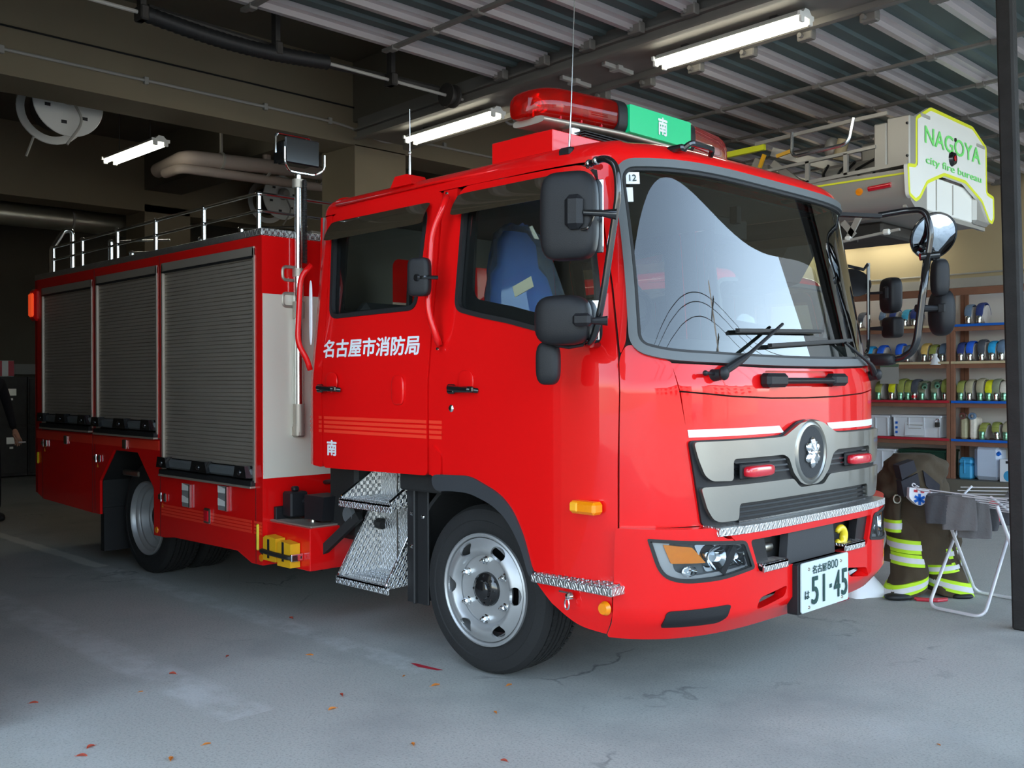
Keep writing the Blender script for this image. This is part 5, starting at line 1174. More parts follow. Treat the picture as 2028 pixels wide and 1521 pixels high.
b = B(); b.tube([(-2.9, -0.85, 0.42), (-2.7, -0.85, 0.40)], 0.03, 12); b.ell((-2.35, -0.75, 0.36), (0.35, 0.14, 0.10), 20, 12, 0.6); b.build('muffler', 'zinc', truck)
# ---- mirrors, near side
def shell(c, half, name, ax=None, e=0.45, m='black_plastic', parent=truck):
    b = B(); b.ell(c, half, 28, 16, e, ax); return b.build(name, m, parent, True)
ax1 = [(0.93, 0.37, 0), (-0.37, 0.93, 0), (0, 0, 1)]
arm = B(); arm.tube([(0.80, -1.04, 2.30), (0.88, -1.22, 2.265), (1.00, -1.25, 2.275), (1.06, -1.25, 2.235), (1.07, -1.25, 2.12), (1.04, -1.25, 1.98), (0.99, -1.25, 1.73), (0.955, -1.25, 1.60), (0.92, -1.24, 1.555), (0.86, -1.20, 1.55), (0.80, -1.05, 1.555)], 0.014, 12, 0.05); ar = arm.build('mirror_arm', 'black_gloss', truck, True)
for p in ((0.90, -1.225, 2.268), (0.95, -1.24, 2.27)): B().ell(p, (0.018, 0.018, 0.018), 10, 8).build('arm_clamp', 'chrome', ar)
mm = shell((0.86, -1.30, 2.055), (0.115, 0.055, 0.175), 'main_mirror', ax1); b = B(); b.box(0, 0, 0, 0, 0, 0) if False else None
B().obox((0.925, -1.345, 2.06), ax1, (0.075, 0.05, 0.135), 0.02).build('mirror_motor_cover', 'black_plastic', mm)
B().obox((0.888, -1.245, 2.055), ax1, (0.165, 0.008, 0.29), 0.003).build('mirror_glass', 'mirror', mm)
B().tube([(0.96, -1.33, 2.055), (1.02, -1.28, 2.05), (1.06, -1.25, 2.045)], [0.011, 0.014, 0.024], 12).build('mirror_bracket', 'black_gloss', mm)
B().tube([(0.95, -1.33, 1.99), (0.985, -1.33, 1.99), (0.99, -1.30, 2.05)], 0.005, 6, 0.02).build('mirror_cable', 'black_gloss', mm)
ms = shell((0.825, -1.30, 1.645), (0.115, 0.06, 0.10), 'square_mirror', ax1, 0.6); B().obox((0.955, -1.33, 1.64), ax1, (0.075, 0.05, 0.05), 0.012).tube([(0.98, -1.31, 1.635), (1.03, -1.27, 1.635)], [0.012, 0.02], 10).build('mirror_bracket', 'black_plastic', ms)
B().obox((0.85, -1.245, 1.645), ax1, (0.19, 0.008, 0.16), 0.003).build('mirror_glass', 'mirror', ms)
m3 = shell((0.725, -1.28, 1.475), (0.05, 0.035, 0.088), 'small_lower_mirror', ax1, 0.6); B().tube([(0.76, -1.28, 1.55), (0.82, -1.26, 1.54), (0.86, -1.22, 1.55)], 0.009, 8).build('mirror_bracket', 'black_plastic', m3)
m4 = shell((-0.172, -1.215, 1.90), (0.058, 0.026, 0.092), 'door_mirror', ax1, 0.4); B().tube([(-0.165, -1.23, 1.895), (-0.12, -1.22, 1.895), (-0.09, -1.17, 1.895)], 0.010, 8, 0.02).lathe([(0, 0.012), (0.016, 0.01), (0.02, 0)], (-0.165, -1.235, 1.895), (0, -1, 0), 14).build('mirror_bracket', 'black_gloss', m4)
# ---- mirrors, far side
af = B(); af.tube([(0.80, 1.0, 1.52), (0.95, 1.22, 1.52), (1.09, 1.22, 1.52), (1.17, 1.22, 1.58), (1.19, 1.22, 1.75), (1.235, 1.22, 2.10)], 0.021, 12, 0.12); ar2 = af.build('front_mirror_arm', 'black_gloss', truck, True)
B().tube([(1.235, 1.22, 2.08), (1.255, 1.22, 2.22), (1.22, 1.22, 2.34), (1.12, 1.21, 2.345), (0.98, 1.17, 2.33)], 0.017, 12, 0.05).build('upper_arm', 'black_gloss', ar2)
B().bar((0.99, 1.18, 2.325), (0.76, 1.0, 2.345), 0.05, 0.02).bar((0.76, 1.0, 2.345), (0.58, 0.97, 2.45), 0.05, 0.02).box(0.50, 0.62, 0.93, 1.02, 2.43, 2.46, 0.01).build('arm_bracket', 'black_plastic', ar2)
B().ell((0.95, 1.2, 1.52), (0.11, 0.05, 0.035), 20, 10, 0.5).build('arm_base', 'black_plastic', ar2)
b = B(); c_ = Vector((1.235, 1.30, 2.20)); axm = Vector((0.75, -0.55, -0.42)).normalized()
b.lathe([(0, -0.075), (0.06, -0.07), (0.11, -0.045), (0.135, -0.01), (0.135, 0.004), (0.125, 0.006)], c_, axm, 36); rm = b.build('round_front_mirror', 'black_gloss', truck, 50)
b = B(); b.lathe([(0, 0.028), (0.05, 0.023), (0.09, 0.013), (0.125, 0.004)], c_, axm, 36); b.build('mirror_glass', 'mirror', rm, True)
B().cyl((1.20, 1.20, 2.08), (1.28, 1.26, 2.09), 0.022, 12).box(1.20, 1.27, 1.23, 1.28, 2.06, 2.12, 0.01).build('mirror_bracket', 'black_gloss', rm)
ax2 = [(0.75, -0.6, 0), (0.6, 0.75, 0), (0, 0, 1)]
shell((1.26, 1.32, 1.97), (0.045, 0.045, 0.105), 'camera_housing', ax2, 0.6)
mq = shell((1.245, 1.38, 1.78), (0.09, 0.055, 0.13), 'far_square_mirror', ax2, 0.7); B().tube([(1.17, 1.22, 1.80), (1.26, 1.33, 1.80)], [0.022, 0.016], 10).box(1.25, 1.30, 1.30, 1.35, 1.77, 1.83, 0.01).build('mirror_bracket', 'black_plastic', mq)
b = B(); b.tube([(0.66, 1.25, 2.10), (0.78, 1.40, 2.06), (0.79, 1.43, 2.09)], 0.010, 8).tube([(0.79, 1.44, 2.10), (0.79, 1.44, 1.62), (0.80, 1.40, 1.56), (0.80, 1.1, 1.53)], 0.011, 8, 0.05); b.build('far_mirror_stay', 'black_gloss', truck)
mf_ = shell((0.90, 1.50, 1.905), (0.080, 0.045, 0.105), 'far_main_mirror', ax2, 0.5); B().tube([(0.79, 1.44, 1.92), (0.88, 1.45, 1.92)], 0.008, 8).obox((0.90, 1.45, 1.915), ax2, (0.05, 0.04, 0.08), 0.01).build('mirror_bracket', 'black_plastic', mf_)
mg = shell((0.91, 1.50, 1.715), (0.078, 0.04, 0.062), 'far_lower_mirror', ax2, 0.4); B().tube([(0.79, 1.44, 1.71), (0.87, 1.46, 1.71)], [0.008, 0.014], 8).build('mirror_bracket', 'black_plastic', mg)
me_ = B().lathe([(0, -0.03), (0.08, -0.02), (0.11, 0), (0.10, 0.01), (0, 0.012)], (0.70, 1.42, 1.99), (0.5, -0.6, 0.55), 28).build('far_round_mirror', 'black_plastic', truck, 50)
b = B(); b.box(0.80, 0.86, 1.08, 1.24, 1.25, 1.48, 0.02); b.build('far_corner_vane', 'red_paint', truck)
B().tube([(0.98, -0.70, 2.40), (1.005, -0.68, 2.425), (1.01, -0.52, 2.425), (0.985, -0.50, 2.40)], 0.013, 8, 0.02).box(0.90, 0.99, -0.72, -0.67, 2.39, 2.42, 0.01).build('roof_grip', 'black_gloss', truck)
# ---- antennas
b = B(); b.box(0.52, 0.60, -1.00, -0.92, 2.385, 2.43, 0.012); an = b.build('radio_antenna', 'black_plastic', truck); B().tube([(0.56, -0.965, 2.42), (0.565, -0.955, 2.62), (0.575, -0.93, 3.35)], [0.0045, 0.003, 0.0015], 6).build('whip', 'steel_tube', an)
b = B(); b.prism([(-0.09, 0), (0.09, 0), (0.05, 0.055), (-0.05, 0.055)], (-0.58, -1.0, 2.42), (1, 0, 0), (0, 0, 1), (0, 0.12, 0)); a2 = b.build('rear_antenna', 'red_paint', truck, None); B().tube([(-0.58, -0.94, 2.47), (-0.58, -0.94, 2.58), (-0.58, -0.94, 2.83)], [0.007, 0.005, 0.002], 8).ell((-0.58, -0.94, 2.60), (0.008, 0.008, 0.012), 8, 6).build('whip', 'steel_tube', a2)
# ---- roof light bar
b = B(); b.box(0.02, 0.42, -0.92, -0.42, 2.44, 2.55, 0.004).box(0.0, 0.20, -0.78, 0.78, 2.44, 2.60, 0.004).box(0.02, 0.42, 0.42, 0.92, 2.44, 2.55, 0.004)
b.prism([(-0.70, 2.45), (0.80, 2.45), (0.80, 2.56), (-0.60, 2.605)], (0.20, 0, 0), (0, 1, 0), (0, 0, 1), (0.10, 0, 0)); b.build('light_bar_mount', 'red_paint', truck, None)
def barx(y): return 0.33-0.08*max(0, (abs(y)-0.28)/0.55)**1.1
def section(y0, y1, z0, z1, d, taper=0.0, n=16, grow=0.0):
    rs = []
    for i in range(n+1):
        y = y0+(y1-y0)*i/n; xf = barx(y)+grow; q = abs(y)
        k = 1.0
        if taper: k = math.sqrt(max(0.02, 1-max(0, (q-(0.84-taper))/taper)**2))
        xm = xf-d/2; h = (z1-z0)/2*(0.62+0.38*k); zc = z0+h; dd = d/2*(0.45+0.55*k)+grow
        rs.append([(xm+dd*math.copysign(abs(math.cos(t))**0.6, math.cos(t)), y, zc+h*math.copysign(abs(math.sin(t))**0.6, math.sin(t))) for t in np.linspace(0, 2*PI, 24, endpoint=False)])
    b = B(); b.ring_loft(rs); return b
lbm = section(-0.80, 0.80, 2.635, 2.672, 0.21).build('light_bar', 'brushed_alloy', truck, 50)
for s in (-1, 1):
    yy = (s*0.31, s*0.84)
    section(yy[0], yy[1], 2.665, 2.83, 0.24, 0.20, 20).build('red_lens', 'red_lens', lbm, 50)
    rb = B()
    for k, (y, r) in enumerate(((0.40, 0.040), (0.50, 0.045), (0.62, 0.060), (0.75, 0.050))):
        x = barx(y)-0.12; rb.lathe([(0.01, 0.0), (r*0.6, 0.02), (r, 0.055)], (x, s*y, 2.735), (0.8, 0.3*s, 0.1), 20); rb.ell((x+0.03, s*y, 2.735), (0.015, 0.015, 0.02), 10, 6)
        rb.cyl((x, s*y, 2.665), (x, s*y, 2.72), 0.02, 10)
    rb.build('beacon_reflector', 'chrome', lbm, 40)
    for y in (0.42, 0.55, 0.68):
        x = barx(y); B().box(x-0.2, x-0.02, s*y-0.004, s*y+0.004, 2.67, 2.80).build('lens_divider', 'marker_red', lbm, None)
    section(s*0.27, s*0.33, 2.645, 2.835, 0.25, 0, 4, 0.004).build('end_cap', 'black_plastic', lbm, 50)
section(-0.285, 0.285, 2.65, 2.825, 0.24, 0, 8).build('centre_housing', 'black_plastic', lbm, 50)
sgf = lambda y, z: Vector((0.346+0.0*z, y, z))
sg = panel('green_sign', sgf, rp([(-0.265, 2.665), (0.265, 2.665), (0.265, 2.805), (-0.265, 2.805)], 0.008), [], ['sign_green'], lbm, 0, 0.03, 0.2)
tx = B(); text(tx, '南', sgf, -0.032, 0.048, 2.69, 2.785, 0.03, 0.002)
tx.v = [v-LOC[lbm.name]*0 for v in tx.v]; o = tx.build('sign_character', 'white_vinyl', lbm, None)
b = B(); [b.box(0.22, 0.335, -0.6+0.0*k, 0.75, 2.61-0.012*k, 2.615-0.012*k) for k in range(3)]; b.build('siren_grille', 'black_plastic', lbm, None)
for (y, z) in ((-0.62, 2.60), (0.1, 2.60), (0.7, 2.60)): B().box(0.22, 0.30, y-0.03, y+0.03, 2.56, 2.63, 0.006).build('bar_foot', 'chrome', lbm)
# ---- wheel chocks strapped to the under box (things of their own)
for i, (x, lab) in enumerate(((-1.655, 'yellow wheel chock strapped behind the cab, the one nearer the rear'), (-1.50, 'yellow wheel chock strapped behind the cab, the one nearer the front wheel'))):
    c = thing('wheel_chock', lab, 'wheel chock', (x, -1.14, 0.37), 'yellow wheel chocks on the truck')
    B().prism([(0, 0), (0.135, 0), (0.135, 0.135), (0.03, 0.145), (0, 0.13)], (x-0.01, -1.17, 0.365-0.015*i), (1, 0, 0), (0, 0, 1), (0, 0.065, 0)).build('wedge', 'yellow_chock', c, None)
    B().box(x+0.04, x+0.06, -1.173, -1.17, 0.38, 0.49).build('groove', 'black_rubber', c, None)
b = B(); b.tube([(-1.70, -1.11, 0.37), (-1.68, -1.18, 0.42), (-1.55, -1.185, 0.415), (-1.37, -1.18, 0.41), (-1.355, -1.11, 0.41)], 0.014, 6, 0.03); b.build('chock_strap', 'black_rubber', truck)
B().box(-1.365, -1.345, -1.18, -1.10, 0.39, 0.43, 0.004).build('strap_buckle', 'chrome', truck)
B().lathe([(0, 0.008), (0.02, 0.006), (0.022, 0)], (-1.745, -BY-0.002, 0.36), (0, -1, 0), 18).build('round_reflector', 'amber', truck)
B().lathe([(0, 0.008), (0.02, 0.006), (0.022, 0)], (-3.115, -BY-0.002, 0.385), (0, -1, 0), 18).build('round_reflector', 'amber', truck)
# ================================================================ THE LADDER TRUCK IN THE NEXT BAY
DX, DY = -2.43, 4.42
ladt = thing('ladder_truck', 'ladder truck with grey rescue platform and green lettering behind the red truck', 'fire truck', (DX, DY, 0))
keep = ('rear_door', 'front_door', 'rear_cab_corner', 'door_pillar', 'corner_panel', 'windshield', 'windshield_pillar', 'windshield_gasket', 'roof_brow', 'cab_shell', 'rear_wall', 'roof_panel', 'headliner', 'upper_front_panel', 'lower_front_panel', 'grille', 'bumper', 'headlight', 'front_wheel', 'rear_wheel', 'chassis', 'arch_trim', 'dashboard', 'cab_floor', 'front_fender', 'wiper', 'body_core')
for ch in list(truck.children):
    if ch.name.split('.')[0] in keep:
        c = ch.copy(); COL.objects.link(c); c.parent = ladt; LOC[c.name] = LOC[ch.name]+Vector((DX, DY, 0))
        for g in ch.children:
            if g.name.split('.')[0] in ('rain_visor', 'fuel_flap', 'lug_nut'): continue
            d = g.copy(); COL.objects.link(d); d.parent = c
B().box(-7.8, -4.2, DY-1.13, DY+1.13, 0.45, 2.0, 0.01).build('body_side', 'red_paint', ladt)
B().box(-7.8, -4.2, DY-1.1, DY+1.1, 2.0, 2.05).build('deck', 'tread_dark', ladt, None)
PXF = 0.10
pfn = lambda y, z: Vector((PXF, y, z))
pl = [(3.73, 3.53), (4.02, 3.66), (4.93, 3.66), (5.26, 3.53), (5.27, 3.12), (5.44, 3.10), (5.45, 2.90), (5.40, 2.84), (5.32, 2.85), (5.14, 3.01), (4.76, 3.13), (4.30, 3.13), (3.96, 3.02), (3.82, 2.88), (3.73, 2.84), (3.60, 2.88), (3.57, 3.13), (3.73, 3.145)]
pn = panel('platform_front_plate', pfn, rp(pl, 0.03), [], ['panel_white'], ladt, 0, 0.03, 0.3)
pr0 = rp(pl, 0.03)
panel('yellow_border', pfn, pr0, [inset(pr0, 0.028)], ['hi_yellow'], pn, 0.002, 0.002, 0.3)
tb = B(); text(tb, 'NAGOYA', pfn, 3.90, 5.10, 3.345, 3.49, 0.012, 0.004); tb.build('green_lettering', 'text_green', pn, None); tb = B(); text(tb, 'city fire bureau', pfn, 3.92, 5.12, 3.165, 3.245, 0.006, 0.004); tb.build('green_lettering', 'text_green', pn, None)
B().lathe([(0, 0.03), (0.05, 0.028), (0.058, 0.015), (0.066, 0)], (PXF, 4.46, 3.30), (1, 0, 0), 24).build('camera_lens', 'black_gloss', pn)
B().lathe([(0, 0.034), (0.025, 0.032)], (PXF, 4.46, 3.30), (1, 0, 0), 16).build('red_dot', 'marker_red', pn); B().lathe([(0, 0.01), (0.016, 0.01), (0.018, 0)], (PXF, 4.53, 3.475), (1, 0, 0), 12).build('small_lens', 'black_gloss', pn)
for (y0, y1, z) in ((3.82, 4.0, 3.55), (5.02, 5.2, 3.50)): B().box(PXF, PXF+0.008, y0, y1, z, z+0.028, 0.003).build('slot', 'conduit_grey', pn)
YS = 3.62
# rounded lower tray and cabinets of the platform
b = B(); tr = [(YS-0.0, 3.10), (YS, 2.93), (YS+0.04, 2.85), (YS+0.12, 2.80), (YS+0.35, 2.79), (YS+0.35, 3.10)]
b.prism(tr, (-1.25, 0, 0), (0, 1, 0), (0, 0, 1), (1.34, 0, 0)); tr_ = b.build('platform_tray', 'platform_grey', ladt, 40)
B().box(-1.25, 0.08, YS-0.006, YS+0.01, 3.055, 3.07).build('tray_rail', 'hi_yellow', tr_, None)
b = B(); b.box(-1.25, 0.08, 5.05, 5.42, 2.82, 3.08, 0.03); b.build('platform_tray', 'platform_grey', ladt)
B().box(-0.28, 0.05, 3.95, 5.05, 2.82, 3.12, 0.01).build('step_box', 'panel_white', ladt)
B().box(-1.0, 0.05, 3.95, 5.05, 2.78, 2.82).build('platform_floor', 'platform_grey', ladt, None)
for y in (4.25, 4.6): B().box(0.05, 0.058, y-0.004, y+0.004, 2.84, 3.1).build('box_joint', 'conduit_grey', ladt, None)
B().bar((0.02, 5.10, 2.82), (0.02, 5.3, 3.02), 0.03, 0.03).bar((0.02, 3.7, 2.82), (0.02, 5.4, 2.80), 0.03, 0.03).build('platform_brace', 'platform_grey', ladt, None)
cb = B().box(-0.09, 0.10, YS, 3.78, 3.13, 3.53, 0.01).build('control_cabinet', 'platform_grey', ladt); B().box(-0.20, -0.09, YS, 3.72, 3.12, 3.50, 0.01).build('cabinet_flap', 'platform_grey', cb)
for z in (3.2, 3.46): B().lathe([(0, 0.012), (0.01, 0.01), (0.012, 0)], (0.08, YS, z), (0, -1, 0), 10).build('cabinet_bolt', 'black_gloss', cb)
b = B(); b.lathe([(0, 0.01), (0.028, 0.008), (0.032, 0)], (-0.325, YS, 2.965), (0, -1, 0), 20); b.build('amber_reflector', 'amber', tr_)
B().tube([(-0.24, YS-0.008, 2.975), (-0.05, YS-0.008, 2.985)], 0.022, 12).build('red_side_light', 'marker_red', tr_)
rl = B(); rl.bar((-1.30, YS, 3.525), (-0.37, YS, 3.565), 0.03, 0.03); rl.bar((-0.37, YS, 3.565), (-0.08, YS, 3.57), 0.03, 0.03); r_ = rl.build('platform_top_rail', 'platform_grey', ladt, None)
B().bar((-1.21, YS, 3.265), (-0.18, YS, 3.315), 0.03, 0.025).build('platform_middle_rail', 'platform_grey', r_, None); B().bar((-1.0, YS, 3.10), (0.08, YS, 3.145), 0.03, 0.03).build('platform_lower_rail', 'platform_grey', r_, None)
for (x, z0, z1) in ((-0.79, 3.11, 3.29), (-0.44, 3.12, 3.30)): B().bar((x, YS, z0), (x, YS, z1), 0.03, 0.035, (1, 0, 0)).build('rail_upright', 'platform_grey', r_, None)
B().tube([(-0.92, YS-0.03, 3.56), (-0.92, YS-0.04, 3.34), (-0.40, YS-0.04, 3.37), (-0.36, YS-0.03, 3.58)], 0.016, 10, 0.07).build('hand_loop', 'steel_tube', r_)
B().bar((-2.2, YS+0.02, 3.47), (-1.22, YS+0.02, 3.49), 0.04, 0.05).build('yellow_marked_beam', 'hi_yellow', ladt, None)
B().bar((-1.21, YS, 3.42), (-1.26, YS, 3.31), 0.025, 0.03, (1, 0, 0)).build('orange_lever', 'yellow_chock', ladt, None)
B().bar((-1.05, YS+0.2, 3.46), (-1.18, YS+0.15, 3.42), 0.025, 0.03).build('orange_lever', 'yellow_chock', ladt, None)
# far rail and clutter inside the platform
b = B(); b.bar((-1.30, 5.2, 3.52), (-0.1, 5.2, 3.56), 0.03, 0.03); b.bar((-1.2, 5.2, 3.27), (-0.1, 5.2, 3.30), 0.03, 0.03); b.build('far_rail', 'platform_grey', ladt, None)
b = B(); b.box(-0.85, -0.25, 3.95, 4.6, 3.12, 3.30, 0.03).ell((-0.68, 3.85, 3.42), (0.07, 0.07, 0.10), 14, 8).box(-0.5, -0.2, 4.0, 4.9, 3.2, 3.45, 0.02); b.build('control_panel', 'platform_grey', ladt)
b = B(); b.cyl((-0.60, 3.80, 3.30), (-0.55, 3.80, 3.47), 0.05, 14); b.build('cream_canister', 'wall_beige', ladt)
b = B(); random.seed(5)
for k in range(9):
    x = -0.3-0.55*random.random(); y = 3.75+0.4*random.random(); b.tube([(x, y, 3.12), (x-0.1*random.random(), y+0.1, 3.22), (x+0.15*random.random(), y, 3.27)], 0.012, 6, 0.03)
b.build('hoses', 'black_rubber', ladt)
# ladder sections over the cab
for (y, z0, z1) in ((3.85, 2.85, 3.35), (4.95, 2.85, 3.35), (4.05, 2.95, 3.25), (4.75, 2.95, 3.25)):
    b = B(); b.bar((-8.0, y, z0), (-1.3, y, z0), 0.06, 0.07); b.bar((-8.0, y, z1), (-1.3, y, z1), 0.05, 0.05)
    lb_ = b.build('ladder_beam', 'platform_grey', ladt, None); x = -7.8; k = 0; b = B()
    while x < -1.5:
        b.bar((x, y, z0 if k % 2 else z1), (x+0.4, y, z1 if k % 2 else z0), 0.03, 0.03); x += 0.4; k += 1
    b.build('lattice', 'platform_grey', lb_, None)
for k in range(18): B().cyl((-7.8+0.36*k, 4.05, 2.95), (-7.8+0.36*k, 4.75, 2.95), 0.016, 8).build('rung', 'platform_grey', ladt)
b = B(); b.bar((-1.45, 3.70, 3.12), (-1.30, 3.70, 3.40), 0.05, 0.09, (1, 0, 0)); b.bar((-1.2, 3.75, 3.36), (-0.85, 3.78, 3.06), 0.05, 0.06); b.bar((-1.3, 3.9, 3.5), (-0.2, 4.3, 3.1), 0.05, 0.08); b.build('platform_support', 'platform_grey', ladt, None)
b = B(); b.box(-1.2, -0.35, 4.1, 4.8, 2.66, 2.78, 0.02).tube([(-0.75, 3.8, 2.72), (-0.70, 3.8, 2.62), (-0.45, 3.85, 2.60)], 0.02, 8, 0.04); b.build('levelling_gear', 'dark_steel', ladt)
b = B(); b.bar((-0.72, 3.66, 2.55), (-0.02, 3.70, 2.63), 0.03, 0.02).bar((-0.45, 3.68, 2.60), (-0.35, 3.68, 2.78), 0.02, 0.05).bar((-0.5, 3.68, 2.74), (-0.4, 3.68, 2.62), 0.02, 0.05); b.build('lamp_bar', 'platform_grey', ladt, None)
for x in (-0.62, -0.45, -0.12): B().box(x-0.03, x+0.03, 3.66, 3.70, 2.555+0.07*(x+0.7), 2.60+0.07*(x+0.7), 0.01).build('bar_lamp', 'white_enamel', ladt)
B().prism([(-2.0, 2.70), (-1.1, 2.78), (-0.75, 2.80), (-0.95, 2.62), (-1.15, 2.30), (-1.6, 2.2)], (0, 3.62, 0), (1, 0, 0), (0, 0, 1), (0, 0.5, 0)).build('black_cover', 'black_rubber', ladt, None)
# ================================================================ SHELVES WITH HOSES ON THE RIGHT WALL
YF, YB = 8.42, 8.93
struct(B().box(-6.0, 1.5, 8.33, 8.98, 0, 0.175), 'trim_12', 'concrete')
LV = (2.10, 1.64, 1.15, 0.675)
def rack(x0, x1, label, edges):
    t = thing('shelving_rack', label, 'shelf rack', (x0, YB, 0.176))
    B().box(x0, x1, YB-0.012, YB, 0.176, 2.52).build('back_board', 'rack_back', t, None)
    for x in (x0, x1-0.045): B().box(x, x+0.045, YF+0.01, YF+0.06, 0.176, 2.50).box(x, x+0.045, YB-0.05, YB, 0.176, 2.50).build('upright', 'wood_red', t, None)
    B().box(x0, x1, YF, YF+0.05, 2.46, 2.55).build('top_beam', 'wood_red', t, None)
    for z, e in zip(LV, edges):
        s_ = B().box(x0, x1, YF+0.004, YB-0.012, z-0.028, z-0.002).build('shelf_board', 'wood_red', t, None)
        B().box(x0+0.01, x1-0.01, YF-0.008, YF+0.004, z-0.03, z).build('edge_strip', e, s_, None)
        B().box(x0, x1, YF+0.02, YF+0.05, z-0.085, z-0.03).build('shelf_bearer', 'wood_red', s_, None)
    return t
rack(-4.3, -1.475, 'brown hose rack with red shelf edges, the left one beside the truck mirrors', ('wood_pale', 'wood_pale', 'edge_red', 'edge_red'))
rack(-1.47, 1.2, 'brown hose rack with blue shelf edges, the right one behind the steel post', ('edge_blue', 'wood_pale', 'edge_blue', 'edge_blue'))
tag(B().tube([(-9, 8.985, 2.78), (1.5, 8.985, 2.78)], 0.012, 8).build('wall_pipe', 'conduit_grey'), 'thin pipe running along the beige wall above the hose racks', 'pipe')
struct(B().box(-9, 1.5, 8.93, 9.0, 2.60, 2.72), 'trim_13', 'conduit_grey')
HC = {'navy': (0.02, 0.035, 0.14), 'blue': (0.015, 0.10, 0.55), 'light blue': (0.02, 0.30, 0.68), 'grey-blue': (0.10, 0.15, 0.22), 'dark': (0.06, 0.065, 0.08), 'teal': (0.04, 0.28, 0.42), 'olive': (0.24, 0.26, 0.06), 'yellow': (0.72, 0.62, 0.01), 'tan': (0.33, 0.30, 0.19), 'orange': (0.55, 0.36, 0.10), 'green-grey': (0.20, 0.22, 0.14), 'cream': (0.55, 0.50, 0.42)}
for k, v in HC.items(): mat('hose_'+k, tuple(min(0.9, 1.5*q) for q in v), 0.8, var=0.18, vs=30, bump=0.25, bs=120)
mat('hose_side', (0.62, 0.57, 0.54), 0.9, var=0.12, vs=20, bump=0.2, bs=80)
mat('coupling', (0.72, 0.74, 0.68), 0.22, metal=0.95, var=0.1, vs=20)
mat('coupling_green', (0.30, 0.62, 0.42), 0.3, metal=0.8, var=0.1, vs=20)
def hose(x, z, colr, rad, lean, coup, label, group, ring=None, big=0.0, kinked=False):
    """a flat hose coiled on edge, its end hanging over the front with a coupling"""
    y0 = YF+0.09; w = 0.042
    t = thing('fire_hose', label, 'fire hose', (x, y0, z), group)
    H = rad*2
    P = []
    for i in range(25):
        u = i/24
        if u < 0.45:
            q = u/0.45; P.append((y0-0.01-0.012*math.sin(q*PI), z+0.085+(H-0.085-0.06)*q))
        else:
            q = (u-0.45)/0.55; a = PI-q*PI*0.95; P.append((y0+rad*1.0+rad*math.cos(a)*1.02, z+H-0.06+0.062*math.sin(a) if q < 0.5 else z+H-0.06-(0.5-0.5*math.cos((q-0.5)*2*PI/2))*H*0.6+0.062*(1-(q-0.5)*2)))
    b = B(); rings = []
    for i, (y, zz) in enumerate(P):
        k = min(1, i/4); ww = w*(0.72+0.28*k); dx = lean*(zz-z)*1.0
        i2 = min(i+1, 24); i1 = max(i-1, 0); ty, tz = P[i2][0]-P[i1][0], P[i2][1]-P[i1][1]; l = math.hypot(ty, tz) or 1; ny, nz = -tz/l, ty/l
        rings.append([(x+dx-ww, y-ny*0.004, zz-nz*0.004), (x+dx-ww*0.6, y-ny*0.009, zz-nz*0.009), (x+dx+ww*0.6, y-ny*0.009, zz-nz*0.009), (x+dx+ww, y-ny*0.004, zz-nz*0.004), (x+dx+ww, y+ny*0.004, zz+nz*0.004), (x+dx+ww*0.6, y+ny*0.009, zz+nz*0.009), (x+dx-ww*0.6, y+ny*0.009, zz+nz*0.009), (x+dx-ww, y+ny*0.004, zz+nz*0.004)])
    b.ring_loft(rings); b.build('hose_end', 'hose_'+colr, t, 40)
    # coil body
    b = B(); rs = []
    for k in range(5):
        xx = x+w*(-0.95+1.9*k/4); rr = rad*(0.93 if k in (0, 4) else 0.97)
        rs.append([(xx+lean*max(0, rr+rr*math.sin(a)), y0+rad*1.02+rr*math.cos(a), z+max(0.0, (H-0.02)/2+((H-0.02)/2)*math.sin(a)*0.98)) for a in np.linspace(0, 2*PI, 28, endpoint=False)])
    b.ring_loft(rs); b.build('coil', 'hose_side', t, 40)
    b = B(); c = Vector((x, y0-0.012, z))
    b.lathe([(0, 0), (0.030, 0), (0.034, 0.006), (0.034, 0.022), (0.029, 0.026), (0.029, 0.055), (0.034, 0.06), (0.034, 0.085), (0.026, 0.10), (0, 0.10)], c, (lean*0.6, 0, 1), 18)
    b.build('coupling', coup, t, 35)
    if ring: B().lathe([(0.0345, 0), (0.036, 0.002), (0.036, 0.03), (0.0345, 0.032)], c+Vector((0, 0, 0.03)), (0, 0, 1), 18).build('coloured_ring', ring, t, 35)
    if kinked:
        c2 = Vector((x+0.05, y0-0.05, z+H-0.05)); b = B(); b.lathe([(0.018, 0), (0.033, 0), (0.034, 0.01), (0.034, 0.06), (0.028, 0.07), (0.018, 0.07), (0.018, 0.0)], c2, (0.35, -0.75, -0.35), 18); b.build('second_coupling', coup, t, 35)
    return t
ordn = ('first', 'second', 'third', 'fourth', 'fifth', 'sixth', 'seventh', 'eighth')
